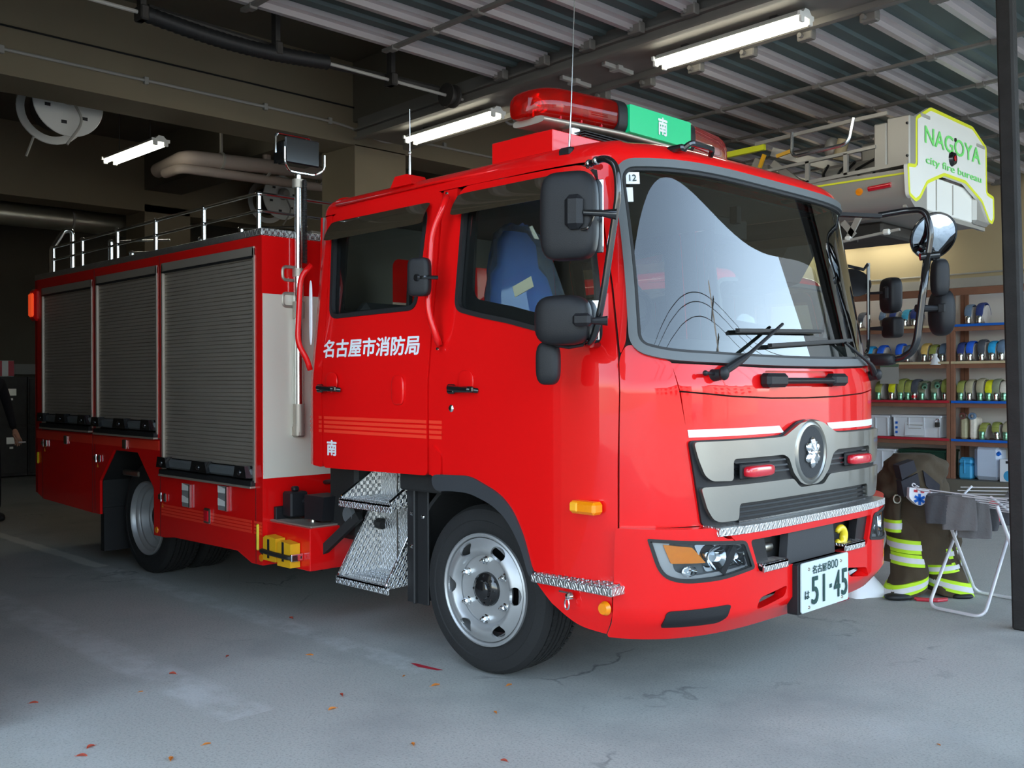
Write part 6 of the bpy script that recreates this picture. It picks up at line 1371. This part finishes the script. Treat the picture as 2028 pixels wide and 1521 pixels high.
rows = [
 ('top shelf', 'left', LV[0], 0.115, [(-2.69, 'dark', 0.2), (-2.38, 'grey-blue', 0), (-2.24, 'navy', 0), (-2.08, 'teal', 0.1), (-1.96, 'navy', 0), (-1.72, 'grey-blue', -0.2)]),
 ('second shelf', 'left', LV[1], 0.115, [(-2.56, 'light blue', 0), (-2.42, 'blue', 0.3), (-2.16, 'blue', 0), (-2.05, 'grey-blue', 0.2), (-1.83, 'orange', 0.1), (-1.73, 'olive', 0.2), (-1.60, 'grey-blue', 0.1)]),
 ('third shelf', 'left', LV[2], 0.13, [(-2.44, 'olive', 0.1), (-2.26, 'yellow', 0.15), (-2.14, 'olive', 0.1), (-2.045, 'olive', 0.1), (-1.96, 'dark', 0.1), (-1.86, 'green-grey', 0.1), (-1.70, 'green-grey', 0), (-1.57, 'olive', 0.05)]),
 ('top shelf', 'right', LV[0], 0.13, [(-1.28, 'grey-blue', 0), (-1.15, 'navy', 0.15), (-0.55, 'light blue', 0)]),
 ('second shelf', 'right', LV[1], 0.125, [(-1.372, 'navy', 0), (-1.262, 'blue', 0.0), (-1.12, 'dark', -0.1), (-1.00, 'light blue', 0.0), (-0.89, 'grey-blue', 0)]),
 ('third shelf', 'right', LV[2], 0.13, [(-1.375, 'olive', 0), (-1.27, 'tan', 0), (-1.14, 'tan', 0), (-1.04, 'yellow', 0.05), (-0.955, 'green-grey', 0), (-0.86, 'cream', 0), (-0.75, 'tan', 0)]),
 ('fourth shelf', 'right', LV[3], 0.105, [(-1.12, 'olive', 0.25), (-0.94, 'olive', -0.4), (-0.84, 'tan', 0.1), (-0.74, 'olive', 0.3)]),
]
for sh, sd, z, rad, items in rows:
    for i, (x, c, ln) in enumerate(items):
        grp = 'fire hoses on the %s of the %s rack' % (sh, sd)
        cp = 'coupling_green' if (z < 1.3 and i % 3 != 1) else 'coupling'
        ring = 'marker_red' if (sh == 'third shelf' and sd == 'left' and i == 4) else None
        lab = '%s fire hose, %s from left on the %s of the %s rack' % (c, ordn[i], sh, sd)
        hose(x, z, c, rad*(0.93+0.14*((i*37) % 5)/5), ln*0.35, cp, lab, grp, ring, 0, (sh == 'third shelf' and sd == 'left' and i in (5, 6)) or (sh == 'fourth shelf' and i == 3))
# two flat rolls standing at the left of the fourth shelf
for i, (x, m_, lab) in enumerate(((-1.335, 'hose_tan', 'tall tan folded hose with ring end at the left of the fourth shelf'), (-1.225, 'hose_cream', 'tall pale folded hose with grey-blue top beside the tan one'))):
    t = thing('folded_hose', lab, 'fire hose', (x, YF+0.1, LV[3]))
    B().box(x-0.04, x+0.04, YF+0.06, YF+0.30, LV[3], LV[3]+0.27, 0.02).build('folded_body', m_, t)
    b = B(); b.lathe([(0.022, 0), (0.042, 0), (0.044, 0.01), (0.044, 0.05), (0.022, 0.05), (0.022, 0)], (x, YF+0.03, LV[3]+0.285), (0, 1, 0), 20); b.build('ring_end', 'coupling' if i == 0 else 'hose_grey-blue', t)
# crates, cans and box
def crate(x0, x1, z, h, m, label, paper=False, inside_=None):
    t = thing('storage_crate', label, 'crate', (x0, YF+0.05, z)); ya, yb = YF+0.03, YB-0.06
    b = B(); b.add([(x0+0.02, ya+0.02, z), (x1-0.02, ya+0.02, z), (x1-0.02, yb, z), (x0+0.02, yb, z), (x0, ya, z+h), (x1, ya, z+h), (x1, yb, z+h), (x0, yb, z+h)], [(3, 2, 1, 0), (0, 1, 5, 4), (1, 2, 6, 5), (2, 3, 7, 6), (3, 0, 4, 7)])
    b.build('crate_body', m, t, None)
    B().box(x0-0.012, x1+0.012, ya-0.012, yb+0.01, z+h-0.03, z+h, 0.006).build('crate_lid', m, t)
    n = max(2, int((x1-x0)/0.16))
    for k in range(n+1): xx = x0+0.02+(x1-x0-0.04)*k/n; B().bar((xx, ya+0.012, z+0.01), (xx, ya-0.004, z+h-0.03), 0.012, 0.01).build('crate_rib', m, t, None)
    if paper:
        xm = (x0+x1)/2; p = B().obox((xm-0.02, ya+0.002, z+h*0.38), ((1, 0, 0), (0, 1, -0.07), (0, 0.07, 1)), (0.26, 0.003, h*0.62)).build('paper_label', 'white_vinyl', t, None)
        for k in range(3): B().obox((xm-0.02, ya-0.0005+0.003*k*0, z+h*(0.55-0.15*k)), ((1, 0, 0), (0, 1, -0.07), (0, 0.07, 1)), (0.2-0.04*k, 0.003, 0.010)).build('printed_line', 'conduit_grey', p, None)
        for k in range(3): B().obox((x0+0.05, ya, z+h*(0.2+0.22*k)), ((1, 0, 0), (0, 1, -0.07), (0, 0.07, 1)), (0.03, 0.004, 0.03)).build('blue_mark', 'edge_blue', t, None)
    if inside_: B().ell(((x0+x1)/2, (ya+yb)/2, z+h*0.42), ((x1-x0)*0.46, 0.19, h*0.38), 20, 10, 0.5).build('contents', inside_, t)
    return t
crate(-2.80, -2.27, LV[3]+0.002, 0.27, 'crate_clear', 'small translucent crate on the fourth shelf, left of the labelled one')
crate(-2.22, -1.60, LV[3]+0.002, 0.28, 'crate_clear', 'large translucent crate with paper label on the fourth shelf', True)
crate(-2.85, -2.19, 0.178, 0.33, 'crate_clear', 'translucent crate holding red gear on the bottom of the left rack', False, 'edge_red')
M['crate_clear2'] = M['crate_clear']
crate(-2.13, -1.54, 0.178, 0.34, 'crate_green', 'dark green crate on the bottom of the left rack')
t = thing('padlock', 'small dark padlock hanging at the front of the labelled crate', 'padlock', (-1.62, YF, LV[3]+0.2)); B().box(-1.66, -1.60, YF-0.012, YF+0.012, LV[3]+0.14, LV[3]+0.20, 0.005).build('lock_body', 'dark_steel', t)
B().tube([(-1.65, YF, LV[3]+0.2), (-1.65, YF, LV[3]+0.24), (-1.61, YF, LV[3]+0.24), (-1.61, YF, LV[3]+0.2)], 0.005, 6, 0.02).build('shackle', 'chrome', t)
t = thing('jerry_can', 'bright blue small jerry can on the rack bottom, left of the big clear one', 'jerry can', (-1.37, YF+0.05, 0.178))
B().box(-1.385, -1.225, YF+0.03, YF+0.2, 0.178, 0.36, 0.02).box(-1.385, -1.225, YF+0.03, YF+0.2, 0.36, 0.43, 0.02).build('can_body', 'jerry_blue', t); B().box(-1.37, -1.24, YF+0.08, YF+0.14, 0.43, 0.445, 0.006).box(-1.32, -1.30, YF+0.02, YF+0.03, 0.25, 0.42, 0.004).build('handle', 'jerry_blue', t)
t = thing('water_can', 'large translucent bluish water can on the rack bottom', 'water can', (-1.2, YF+0.05, 0.178))
b = B(); b.box(-1.21, -0.895, YF+0.04, YF+0.3, 0.178, 0.60, 0.05); b.build('can_body', 'jerry_clear', t); B().tube([(-1.12, YF+0.17, 0.59), (-1.12, YF+0.17, 0.63), (-0.96, YF+0.17, 0.63), (-0.96, YF+0.17, 0.59)], 0.014, 8, 0.02).build('handle', 'jerry_clear', t)
B().cyl((-0.93, YF+0.06, 0.50), (-0.90, YF+0.06, 0.52), 0.025, 12).build('blue_cap', 'edge_blue', t)
t = thing('white_box', 'white cardboard box with a blue round print on the rack bottom', 'box', (-0.8, YF+0.05, 0.178))
B().box(-0.885, -0.67, YF, YF+0.2, 0.178, 0.45, 0.004).build('carton', 'white_vinyl', t); B().lathe([(0, 0.002), (0.065, 0.002), (0.066, 0)], (-0.775, YF-0.0005, 0.25), (0, -1, 0), 28).build('blue_print', 'light_blue' if 'light_blue' in M else 'jerry_blue', t)
B().box(-0.815, -0.755, YF-0.004, YF-0.001, 0.40, 0.43).build('slot', 'black_rubber', t, None)
t = thing('notice', 'pale sheet with green header hanging from the second shelf', 'notice', (-2.2, YF-0.01, 1.4)); B().box(-2.37, -2.12, YF-0.014, YF-0.010, 1.36, 1.62).build('sheet', 'wall_pale', t, None); B().box(-2.37, -2.12, YF-0.017, YF-0.0145, 1.58, 1.62).build('green_header', 'coupling_green', t, None)
t = thing('white_bag', 'small white knotted bag hanging on the hose coupling of the second shelf', 'bag', (-1.66, YF+0.03, 1.6)); b = B(); b.ring_loft([[(-1.66+r_*math.cos(a), YF+0.01+0.4*r_*math.sin(a), z_) for a in np.linspace(0, 2*PI, 12, endpoint=False)] for z_, r_ in ((1.60, .07), (1.66, .055), (1.70, .025), (1.74, .03))]); b.build('cloth', 'white_vinyl', t, 40)
# ================================================================ TURNOUT GEAR STANDING ON THE FLOOR
U = Vector((0.705, 0.709, 0)); Vv = Vector((-0.709, 0.705, 0)); G0 = Vector((0.785, 2.27, 0)); KS = 0.00331
def gp(px, dv, py): return G0+U*((px-1838)*KS)+Vv*dv+Vector((0, 0, max(0.0, (1187-py)*KS)))
gear = thing('turnout_gear', 'brown firefighter trousers and boots standing folded down on the floor', 'turnout gear', tuple(G0))
def gloft(name, rows, m, parent, seed=1, wr=0.012, seg=44, e=0.9):
    """rows: (py, centre px, half width px, half depth m, dv, tilt)"""
    random.seed(seed); ph = [random.uniform(0, 6) for _ in range(8)]; b = B(); rs = []
    # densify
    R_ = []
    for a, c in zip(rows, rows[1:]):
        for k in range(4): R_.append([p+(q-p)*k/4 for p, q in zip(a, c)])
    R_.append(list(rows[-1]))
    for j, (py, cx_, hw, hd, dv, tl) in enumerate(R_):
        r = []
        for k in range(seg):
            a = 2*PI*k/seg; ca, sa = math.cos(a), math.sin(a)
            w_ = 1+wr*8*(0.5*math.sin(3*a+ph[0]+j*0.35)+0.35*math.sin(5*a+ph[1]-j*0.5)+0.25*math.sin(9*a+ph[2]+j*0.8))
            r.append(gp(cx_+hw*w_*math.copysign(abs(ca)**e, ca), dv+hd*w_*math.copysign(abs(sa)**e, sa), py+tl*ca*hw))
        rs.append(r)
    b.ring_loft(rs); return b.build(name, m, parent, 50)
body = gloft('trouser_body', [(1120, 1832, 74, .15, 0, 0), (1080, 1832, 70, .16, 0, 0), (1040, 1828, 62, .16, 0, 0), (1000, 1824, 56, .16, 0, 0), (965, 1822, 55, .15, 0, 0), (945, 1815, 57, .15, 0, 0), (925, 1808, 50, .13, 0, 0), (912, 1805, 34, .09, 0, 0)], 'gear_brown', gear, 2)
gloft('folded_waist', [(1000, 1800, 50, .12, -.02, 0.15), (985, 1802, 60, .17, -.03, 0.1), (960, 1806, 62, .19, -.04, 0.05), (938, 1810, 58, .19, -.04, 0), (920, 1812, 50, .16, -.03, 0), (908, 1812, 34, .11, -.02, 0)], 'gear_brown', gear, 5, 0.02)
for (pts, nm) in (([(1772, 925), (1800, 915), (1806, 935), (1778, 952)], 'a'), ([(1776, 955), (1808, 940), (1812, 965), (1782, 985)], 'b'), ([(1820, 935), (1852, 962), (1850, 985), (1826, 965)], 'c')):
    b = B(); V = [gp(x-18, -0.262 if nm != 'c' else -0.245, y) for x, y in pts]; V2 = [v+Vv*0.10 for v in V]; b.add(V+V2, [(3, 2, 1, 0), (4, 5, 6, 7), (0, 1, 5, 4), (1, 2, 6, 5), (2, 3, 7, 6), (3, 0, 4, 7)]); b.build('dark_lining', 'gear_inner', gear, None)
b = B(); b.prism([(0, 0), (0.10, 0.02), (0.135, -0.09), (0.06, -0.16), (-0.02, -0.09)], gp(1762, -0.20, 985), U, (0, 0, 1), Vv*0.08) if False else None
legL = gloft('left_leg', [(1187, 1787, 42, .11, -.05, -.35), (1165, 1790, 38, .12, -.05, -.3), (1140, 1800, 33, .12, -.04, -.15), (1100, 1798, 32, .12, -.03, 0), (1060, 1796, 34, .13, -.02, 0), (1030, 1800, 36, .13, 0, 0)], 'gear_brown', gear, 3)
legR = gloft('right_leg', [(1187, 1884, 40, .12, 0, .22), (1165, 1880, 36, .12, 0, .2), (1130, 1872, 33, .13, 0, .1), (1090, 1862, 33, .13, 0, 0), (1040, 1852, 36, .13, 0, 0)], 'gear_brown', gear, 4)
def band(par, rows, nm):
    gloft('lime_band', rows, 'lime_band', par, 9, 0.0, 40)
    (a, c) = rows; d = (a[0]-c[0]); m1 = [p+(q-p)*0.28 for p, q in zip(a, c)]; m2 = [p+(q-p)*0.72 for p, q in zip(a, c)]
    m1[2] += 0.8; m2[2] += 0.8; m1[3] += .003; m2[3] += .003
    gloft('silver_band', [m1, m2], 'silver_band', par, 9, 0.0, 40)
band(legL, [(1099, 1797, 34.5, .135, -.03, .08), (1073, 1796, 35.5, .138, -.03, .08)], 0)
band(legL, [(1124, 1798, 35, .135, -.03, .10), (1100.5, 1797, 34.6, .135, -.03, .10)], 1)
band(legL, [(1177, 1787, 44, .125, -.05, -.33), (1152, 1794, 39, .13, -.05, -.28)], 2)
band(legR, [(1110, 1862, 36, .14, 0, -.10), (1090, 1860, 36, .14, 0, -.10)], 3)
band(legR, [(1137, 1866, 37, .14, 0, -.15), (1118, 1864, 36.5, .14, 0, -.15)], 4)
band(legR, [(1178, 1886, 43, .13, 0, .25), (1154, 1882, 39, .135, 0, .22)], 5)
gloft('side_pocket', [(1060, 1766, 12, .07, -.06, 0), (1020, 1764, 14, .08, -.06, 0), (990, 1768, 14, .08, -.06, 0)], 'gear_brown', gear, 6)
gloft('pocket_band', [(1058, 1766, 14, .08, -.06, 0), (1034, 1765, 14.5, .085, -.06, 0)], 'lime_band', gear, 7, 0); gloft('pocket_silver', [(1052, 1766, 15, .083, -.06, 0), (1040, 1765, 15.5, .088, -.06, 0)], 'silver_band', gear, 7, 0)
b = B(); P = [gp(1762+7*math.cos(a), -0.16, 992+8*math.sin(a)) for a in np.linspace(0, 2*PI, 13)]; b.tube(P, 0.005, 6, 0, False); b.build('brass_carabiner', 'zinc', gear)
bd = rp([(-0.062, 0.055, .005), (0.062, 0.055, .005), (0.065, -0.01, .02), (0.0, -0.062, .03), (-0.065, -0.01, .02)], 0.01)
bc = gp(1788, -0.30, 984); bq = (U+Vector((0, 0, -0.10))).normalized(); bu = Vector((0, 0, 1))
bd_ = B().prism(bd, bc, bq, bu, Vv*0.06).build('shield_badge', 'white_vinyl', gear, None)
for a in (0.5, -0.5, PI/2): B().obox(bc-Vv*0.002+bu*(-0.012), (bq*math.cos(a)+bu*math.sin(a), Vv, -bq*math.sin(a)+bu*math.cos(a)), (0.070, 0.003, 0.016)).build('blue_star', 'edge_blue', bd_, None)
for s in (-0.024, 0.018): B().obox(bc-Vv*0.002+bu*0.038+bq*s, (bq, Vv, bu), (0.022, 0.003, 0.016)).build('red_mark', 'edge_red', bd_, None)
for (px, s) in ((1790, 2), (1880, 3)):
    pass
b = B(); b.ell(gp(1765, -0.15, 1181), (0.09, 0.05, 0.022), 16, 8, 0.8, (U, Vv, Vector((0, 0, 1)))).ell(gp(1895, -0.1, 1183), (0.07, 0.05, 0.018), 16, 8, 0.8, (U, Vv, Vector((0, 0, 1)))); b.build('boot_toe', 'black_rubber', gear, True)
t = thing('red_hose_piece', 'flat red hose piece lying on the floor in front of the brown trousers', 'hose', tuple(gp(1825, -0.2, 1187)))
b = B(); b.tube([gp(1795, -0.16, 1184), gp(1822, -0.20, 1184), gp(1856, -0.18, 1184)], 0.010, 8).tube([gp(1795, -0.19, 1184), gp(1830, -0.23, 1184), gp(1852, -0.2, 1184)], 0.010, 8); b.build('hose_strand', 'edge_red', t)
# white sheet behind the bumper
t = thing('white_sheet', 'white plastic sheet crumpled on the floor between bumper and brown trousers', 'plastic sheet', (0.45, 1.95, 0))
b = B(); rs = []
for (z, r_, dx_) in ((0.0, .20, 0), (0.03, .19, 0), (0.12, .13, -.02), (0.22, .08, -.04), (0.30, .035, -.05)):
    rs.append([(0.42+dx_+r_*(1+0.15*math.sin(3*a+z*9))*math.cos(a), 2.0+r_*0.9*(1+0.12*math.sin(5*a))*math.sin(a), z) for a in np.linspace(0, 2*PI, 24, endpoint=False)])
b.ring_loft(rs); b.build('sheet', 'white_vinyl', t, 60)
tag(B().box(0.0, 0.5, 1.62, 1.78, 0.001, 0.02, 0.008).build('pink_strap', 'edge_red'), 'faded red folded strap lying beside the white sheet', 'strap')
# ================================================================ DRYING RACK
rk = thing('drying_rack', 'white metal folding drying rack with wire rods beside the brown trousers', 'drying rack', (1.13, 2.2, 0))
def uframe(y0, y1, xa, xb, nm):
    B().tube([(xa+0.03, y1, 0.64), (xa, y0, 0.012), (xb, y0-0.06, 0.012), (xb-0.01, y1, 0.66)], 0.0105, 10, 0.07).build('leg_frame', 'rack_white', rk, True)
uframe(1.88, 2.46, 0.96, 1.31, 'a'); uframe(2.53, 1.92, 1.0, 1.36, 'b')
for i in range(7):
    y, z = 1.88+0.05*i, 0.735-0.019*i
    B().tube([(0.88, y+0.01, z+0.02), (0.865, y, z+0.03), (0.86, y, z+0.012), (0.885, y, z), (1.42, y, z-0.03)], 0.0042, 6, 0.02).build('wire_rod', 'rack_white', rk)
for i in range(6):
    y, z = 2.55-0.05*i, 0.72-0.018*i
    B().tube([(1.42, y+0.01, z+0.03), (1.43, y, z+0.03), (1.43, y, z+0.012), (1.40, y, z), (0.90, y, z-0.03)], 0.0042, 6, 0.02).build('wire_rod', 'rack_white', rk)
for x in (0.97, 1.33): B().tube([(x, 1.88, 0.715), (x, 2.21, 0.595), (x, 2.55, 0.70)], 0.007, 8).build('cross_tube', 'rack_white', rk)
def cloth(x, y, w_, h, ztop, m, label, ang=0.0, seed=0, cuff=False):
    t = thing('work_glove', label, 'work glove', (x, y, ztop), 'grey gloves and cloths on the drying rack'); random.seed(seed); b = B(); rs = []
    d = Vector((math.cos(ang), math.sin(ang), 0)); n = Vector((-math.sin(ang), math.cos(ang), 0))
    for j in range(9):
        v = j/8; ww = w_*(0.42+0.09*math.sin(v*2.6)); r = []
        for k in range(24):
            a = 2*PI*k/24; th = 0.012+0.010*v
            wv = 0.008*math.sin(6*math.cos(a)+seed+v*3)
            r.append(Vector((x, y, ztop-h*v))+d*(ww*math.cos(a)*(1+0.05*math.sin(seed+5*v)))+n*(th*math.sin(a)+wv))
        rs.append(r)
    b.ring_loft(rs); b.build('cloth', m, t, 60)
    B().tube([Vector((x, y, ztop))-d*w_*0.40, Vector((x, y, ztop+0.006)), Vector((x, y, ztop))+d*w_*0.40], 0.011, 8).build('fold', m, t)
    return t
cloth(1.03, 1.88, 0.17, 0.17, 0.70, 'cloth_dark', 'dark grey glove hanging first from the left on the drying rack', 0.5, 1)
cloth(1.13, 1.93, 0.20, 0.20, 0.695, 'cloth_grey', 'brownish grey cloth hanging second from the left on the drying rack', 0.5, 2)
cloth(1.18, 2.03, 0.19, 0.22, 0.66, 'cloth_grey', 'brownish grey cloth hanging lower behind the second one', 0.5, 3)
cloth(1.20, 2.12, 0.17, 0.15, 0.63, 'cloth_dark', 'dark cloth hanging in the middle of the drying rack', 0.5, 4)
cloth(1.25, 2.30, 0.16, 0.14, 0.64, 'cloth_dark', 'dark cloth hanging at the right beside the rack leg', 0.6, 6)
cloth(1.30, 2.46, 0.18, 0.14, 0.69, 'cloth_grey', 'grey speckled cloth hanging at the far right end of the rack', 0.6, 7)
t = cloth(1.24, 2.18, 0.07, 0.13, 0.645, 'edge_red', 'red and navy glove hanging between dark cloths on the rack', 0.5, 5)
tag(B().ell((1.30, 2.20, 0.03), (0.13, 0.07, 0.03), 20, 8, 0.8, ((0.7, 0.7, 0), (-0.7, 0.7, 0), (0, 0, 1))).build('cloth_heap', 'hose_green-grey', None, True, origin=(1.3, 2.2, 0)), 'olive grey rag lying on the floor at the foot of the rusty post', 'rag')
bpy.data.objects['cloth_heap'].location = (1.50, 2.42, 0)
# ================================================================ FALLEN LEAVES AND MARKS ON THE FLOOR
def leafmesh(m, s, fold):
    b = B(); N_ = 8; V = []; Fs = []
    for i in range(N_+1):
        u = i/N_; w_ = 0.5*math.sin(PI*u)**0.8*0.42; z = 0.06+0.16*math.sin(PI*u)*fold
        V += [(s*(u-0.5), -s*w_, s*(z+0.10)), (s*(u-0.5), 0, s*z*0.3), (s*(u-0.5), s*w_, s*(z+0.06))]
    for i in range(N_):
        for k in (0, 1): a = 3*i+k; Fs.append((a, a+1, a+4, a+3))
    b.add(V, Fs); b.tube([(-s*0.5, 0, s*0.03), (-s*0.75, s*0.05, s*0.05)], s*0.02, 5); return b
leaves = [(-0.36, -2.70, 1), (-0.29, -2.76, 1), (-0.02, -2.54, 0), (-0.07, -2.37, 0), (-0.89, -2.26, 0), (-1.05, -2.03, 1), (-0.07, -1.79, 0), (-0.23, -1.27, 0), (-0.01, -1.26, 0), (0.46, -1.33, 0), (0.87, -1.68, 1), (0.50, -1.81, 0), (-0.20, -1.65, 1), (0.23, -1.02, 0), (-0.86, -1.38, 0), (1.94, -0.39, 0), (-1.14, -1.69, 1), (-1.62, -1.01, 1), (-1.07, -2.66, 1)]
first = {}
for i, (x, y, k) in enumerate(leaves):
    nm = 'small orange dry leaf lying on the grey floor' if k == 0 else 'small reddish dry leaf lying on the grey floor'
    if k not in first:
        o = leafmesh(0, 0.032, 0.5+0.3*k).build('fallen_leaf', ('leaf_orange', 'leaf_red')[k], None, None, origin=(0, 0, 0)); first[k] = o
    else:
        o = first[k].copy(); COL.objects.link(o)
    tag(o, nm, 'leaf', ('orange leaves on the floor', 'reddish leaves on the floor')[k])
    random.seed(i); o.location = (x, y, 0.0); o.rotation_euler = (0, 0, random.uniform(0, 6)); s_ = random.uniform(0.6, 1.35); o.scale = (s_, s_, s_)
b = B(); b.add([(-0.38, -1.11, 0.0015), (-0.30, -1.125, 0.0015), (-0.19, -1.10, 0.0015), (-0.17, -1.075, 0.0015), (-0.27, -1.085, 0.0015), (-0.36, -1.095, 0.0015)], [(0, 1, 2, 3, 4, 5)])
tag(b.build('paint_mark', 'edge_red', None, None), 'small crimson paint smear on the floor left of the front wheel', 'paint mark')
# ================================================================ PERSON AT THE LEFT EDGE
pe = thing('person', 'person in dark clothes standing at the left picture edge holding a small white thing', 'person', (-7.45, -0.95, 0))
def skin_body(name, verts, edges, m, parent, sub=2):
    me = bpy.data.meshes.new(name); me.from_pydata([tuple(Vector(v[:3])-LOC[parent.name]) for v in verts], edges, []); me.materials.append(M[m])
    o = bpy.data.objects.new(name, me); COL.objects.link(o); o.parent = parent; LOC[o.name] = LOC[parent.name]
    md = o.modifiers.new('skin', 'SKIN'); me.skin_vertices.new() if not me.skin_vertices else None
    for i, v in enumerate(verts): me.skin_vertices[0].data[i].radius = (v[3], v[4] if len(v) > 4 else v[3])
    me.skin_vertices[0].data[0].use_root = True
    md.use_smooth_shade = True; s_ = o.modifiers.new('sub', 'SUBSURF'); s_.levels = sub; s_.render_levels = sub
    return o
px_, py_ = -7.45, -0.95
Vp = [(px_, py_, .98, .15, .12), (px_, py_, 1.2, .14, .11), (px_, py_, 1.40, .17, .11), (px_, py_, 1.52, .06), (px_, py_-.09, .9, .10), (px_+.03, py_-.10, .5, .07), (px_, py_-.10, .1, .05), (px_, py_+.09, .9, .10), (px_+.04, py_+.12, .5, .07), (px_+.02, py_+.14, .1, .05),
      (px_, py_-.2, 1.40, .06), (px_, py_-.27, 1.12, .045), (px_+.1, py_-.22, .92, .035), (px_, py_+.2, 1.40, .06), (px_+.04, py_+.26, 1.14, .048), (px_+.17, py_+.27, .93, .036), (px_, py_, 1.56, .05)]
skin_body('clothed_body', Vp, [(0, 1), (1, 2), (2, 3), (0, 4), (4, 5), (5, 6), (0, 7), (7, 8), (8, 9), (2, 10), (10, 11), (11, 12), (2, 13), (13, 14), (14, 15), (3, 16)], 'navy_cloth', pe)
b = B(); b.ell((px_+.01, py_, 1.68), (.095, .075, .12), 20, 14).ell((px_+.105, py_, 1.67), (.018, .014, .022), 10, 6).ell((px_, py_-.078, 1.67), (.02, .01, .03), 8, 6).ell((px_, py_+.078, 1.67), (.02, .01, .03), 8, 6); b.build('head', 'skin', pe, True)
b = B(); b.ell((px_-.012, py_, 1.71), (.10, .083, .105), 20, 14); b.build('hair', 'black_rubber', pe, True)
Vh = [(px_+.17, py_+.27, .93, .026), (px_+.21, py_+.275, .89, .034, .016), (px_+.235, py_+.285, .85, .034, .015)]
Eh = [(0, 1), (1, 2)]
for k in range(4):
    yy = py_+.255+.018*k; n0 = len(Vh); L_ = (.030, .036, .034, .026)[k]
    Vh += [(px_+.245+.004*k, yy, .83, .010), (px_+.262, yy, .83-L_, .009), (px_+.245, yy, .83-L_*1.9, .008)]; Eh += [(2, n0), (n0, n0+1), (n0+1, n0+2)]
n0 = len(Vh); Vh += [(px_+.22, py_+.245, .875, .011), (px_+.255, py_+.245, .85, .009), (px_+.262, py_+.26, .82, .008)]; Eh += [(1, n0), (n0, n0+1), (n0+1, n0+2)]
skin_body('hand', Vh, Eh, 'skin', pe)
skin_body('hand', [(px_+.1, py_-.22, .92, .026), (px_+.13, py_-.22, .88, .034, .016), (px_+.15, py_-.22, .83, .03, .014)]+[(px_+.16, py_-.245+.018*k, .77, .009) for k in range(4)], [(0, 1), (1, 2)]+[(2, 3+k) for k in range(4)], 'skin', pe)
B().ell((px_+.06, py_-.10, .045), (.14, .05, .045), 18, 8, 0.8).build('shoe', 'black_rubber', pe, True); B().ell((px_+.08, py_+.14, .045), (.14, .05, .045), 18, 8, 0.8).build('shoe', 'black_rubber', pe, True)
tag(B().box(px_+.255, px_+.275, py_+.28, py_+.35, .795, .81, 0.004).build('cigarette_pack', 'white_vinyl'), 'small white thing held in the hand of the person at the left edge', 'small object')
# ================================================================ OUTSIDE, SEEN ONLY IN REFLECTIONS
struct(B().box(2.0, 4.55, -9.3, 9.3, 4.251, 4.55), 'ceiling_2', 'concrete_lit')
t = thing('building', 'grey side wing of the fire station right of the bays', 'building', (2, 9.4, 0)); B().box(1.9, 5.8, 9.4, 22, 0, 8).build('walls', 'wing_wall', t, None)
for x in (2.6, 4.1, 5.0): B().cyl((x, 9.3, 0), (x, 9.3, 8), 0.06, 10).build('downpipe', 'dark_steel', t)
for k in range(3): B().box(5.8, 5.86, 11+3*k, 12.5+3*k, 1, 2.6).build('window', 'black_gloss', t, None)
t = thing('utility_pole', 'utility pole with wires across the street, behind the photographer', 'pole', (17, 13, 0)); B().cyl((17, 13, 0), (17, 13, 9), 0.15, 12).build('pole', 'conduit_grey', t)
for z in (7.2, 8.2): B().box(16.1, 17.9, 12.92, 13.08, z, z+0.1).build('crossarm', 'dark_steel', t)
for x in (16.2, 16.8, 17.8): B().tube([(x, 13-40, 8.3), (x, 13-15, 7.6), (x, 13, 8.3), (x, 13+15, 7.6), (x, 13+40, 8.3)], 0.012, 5, 5).build('power_line', 'wire', t)
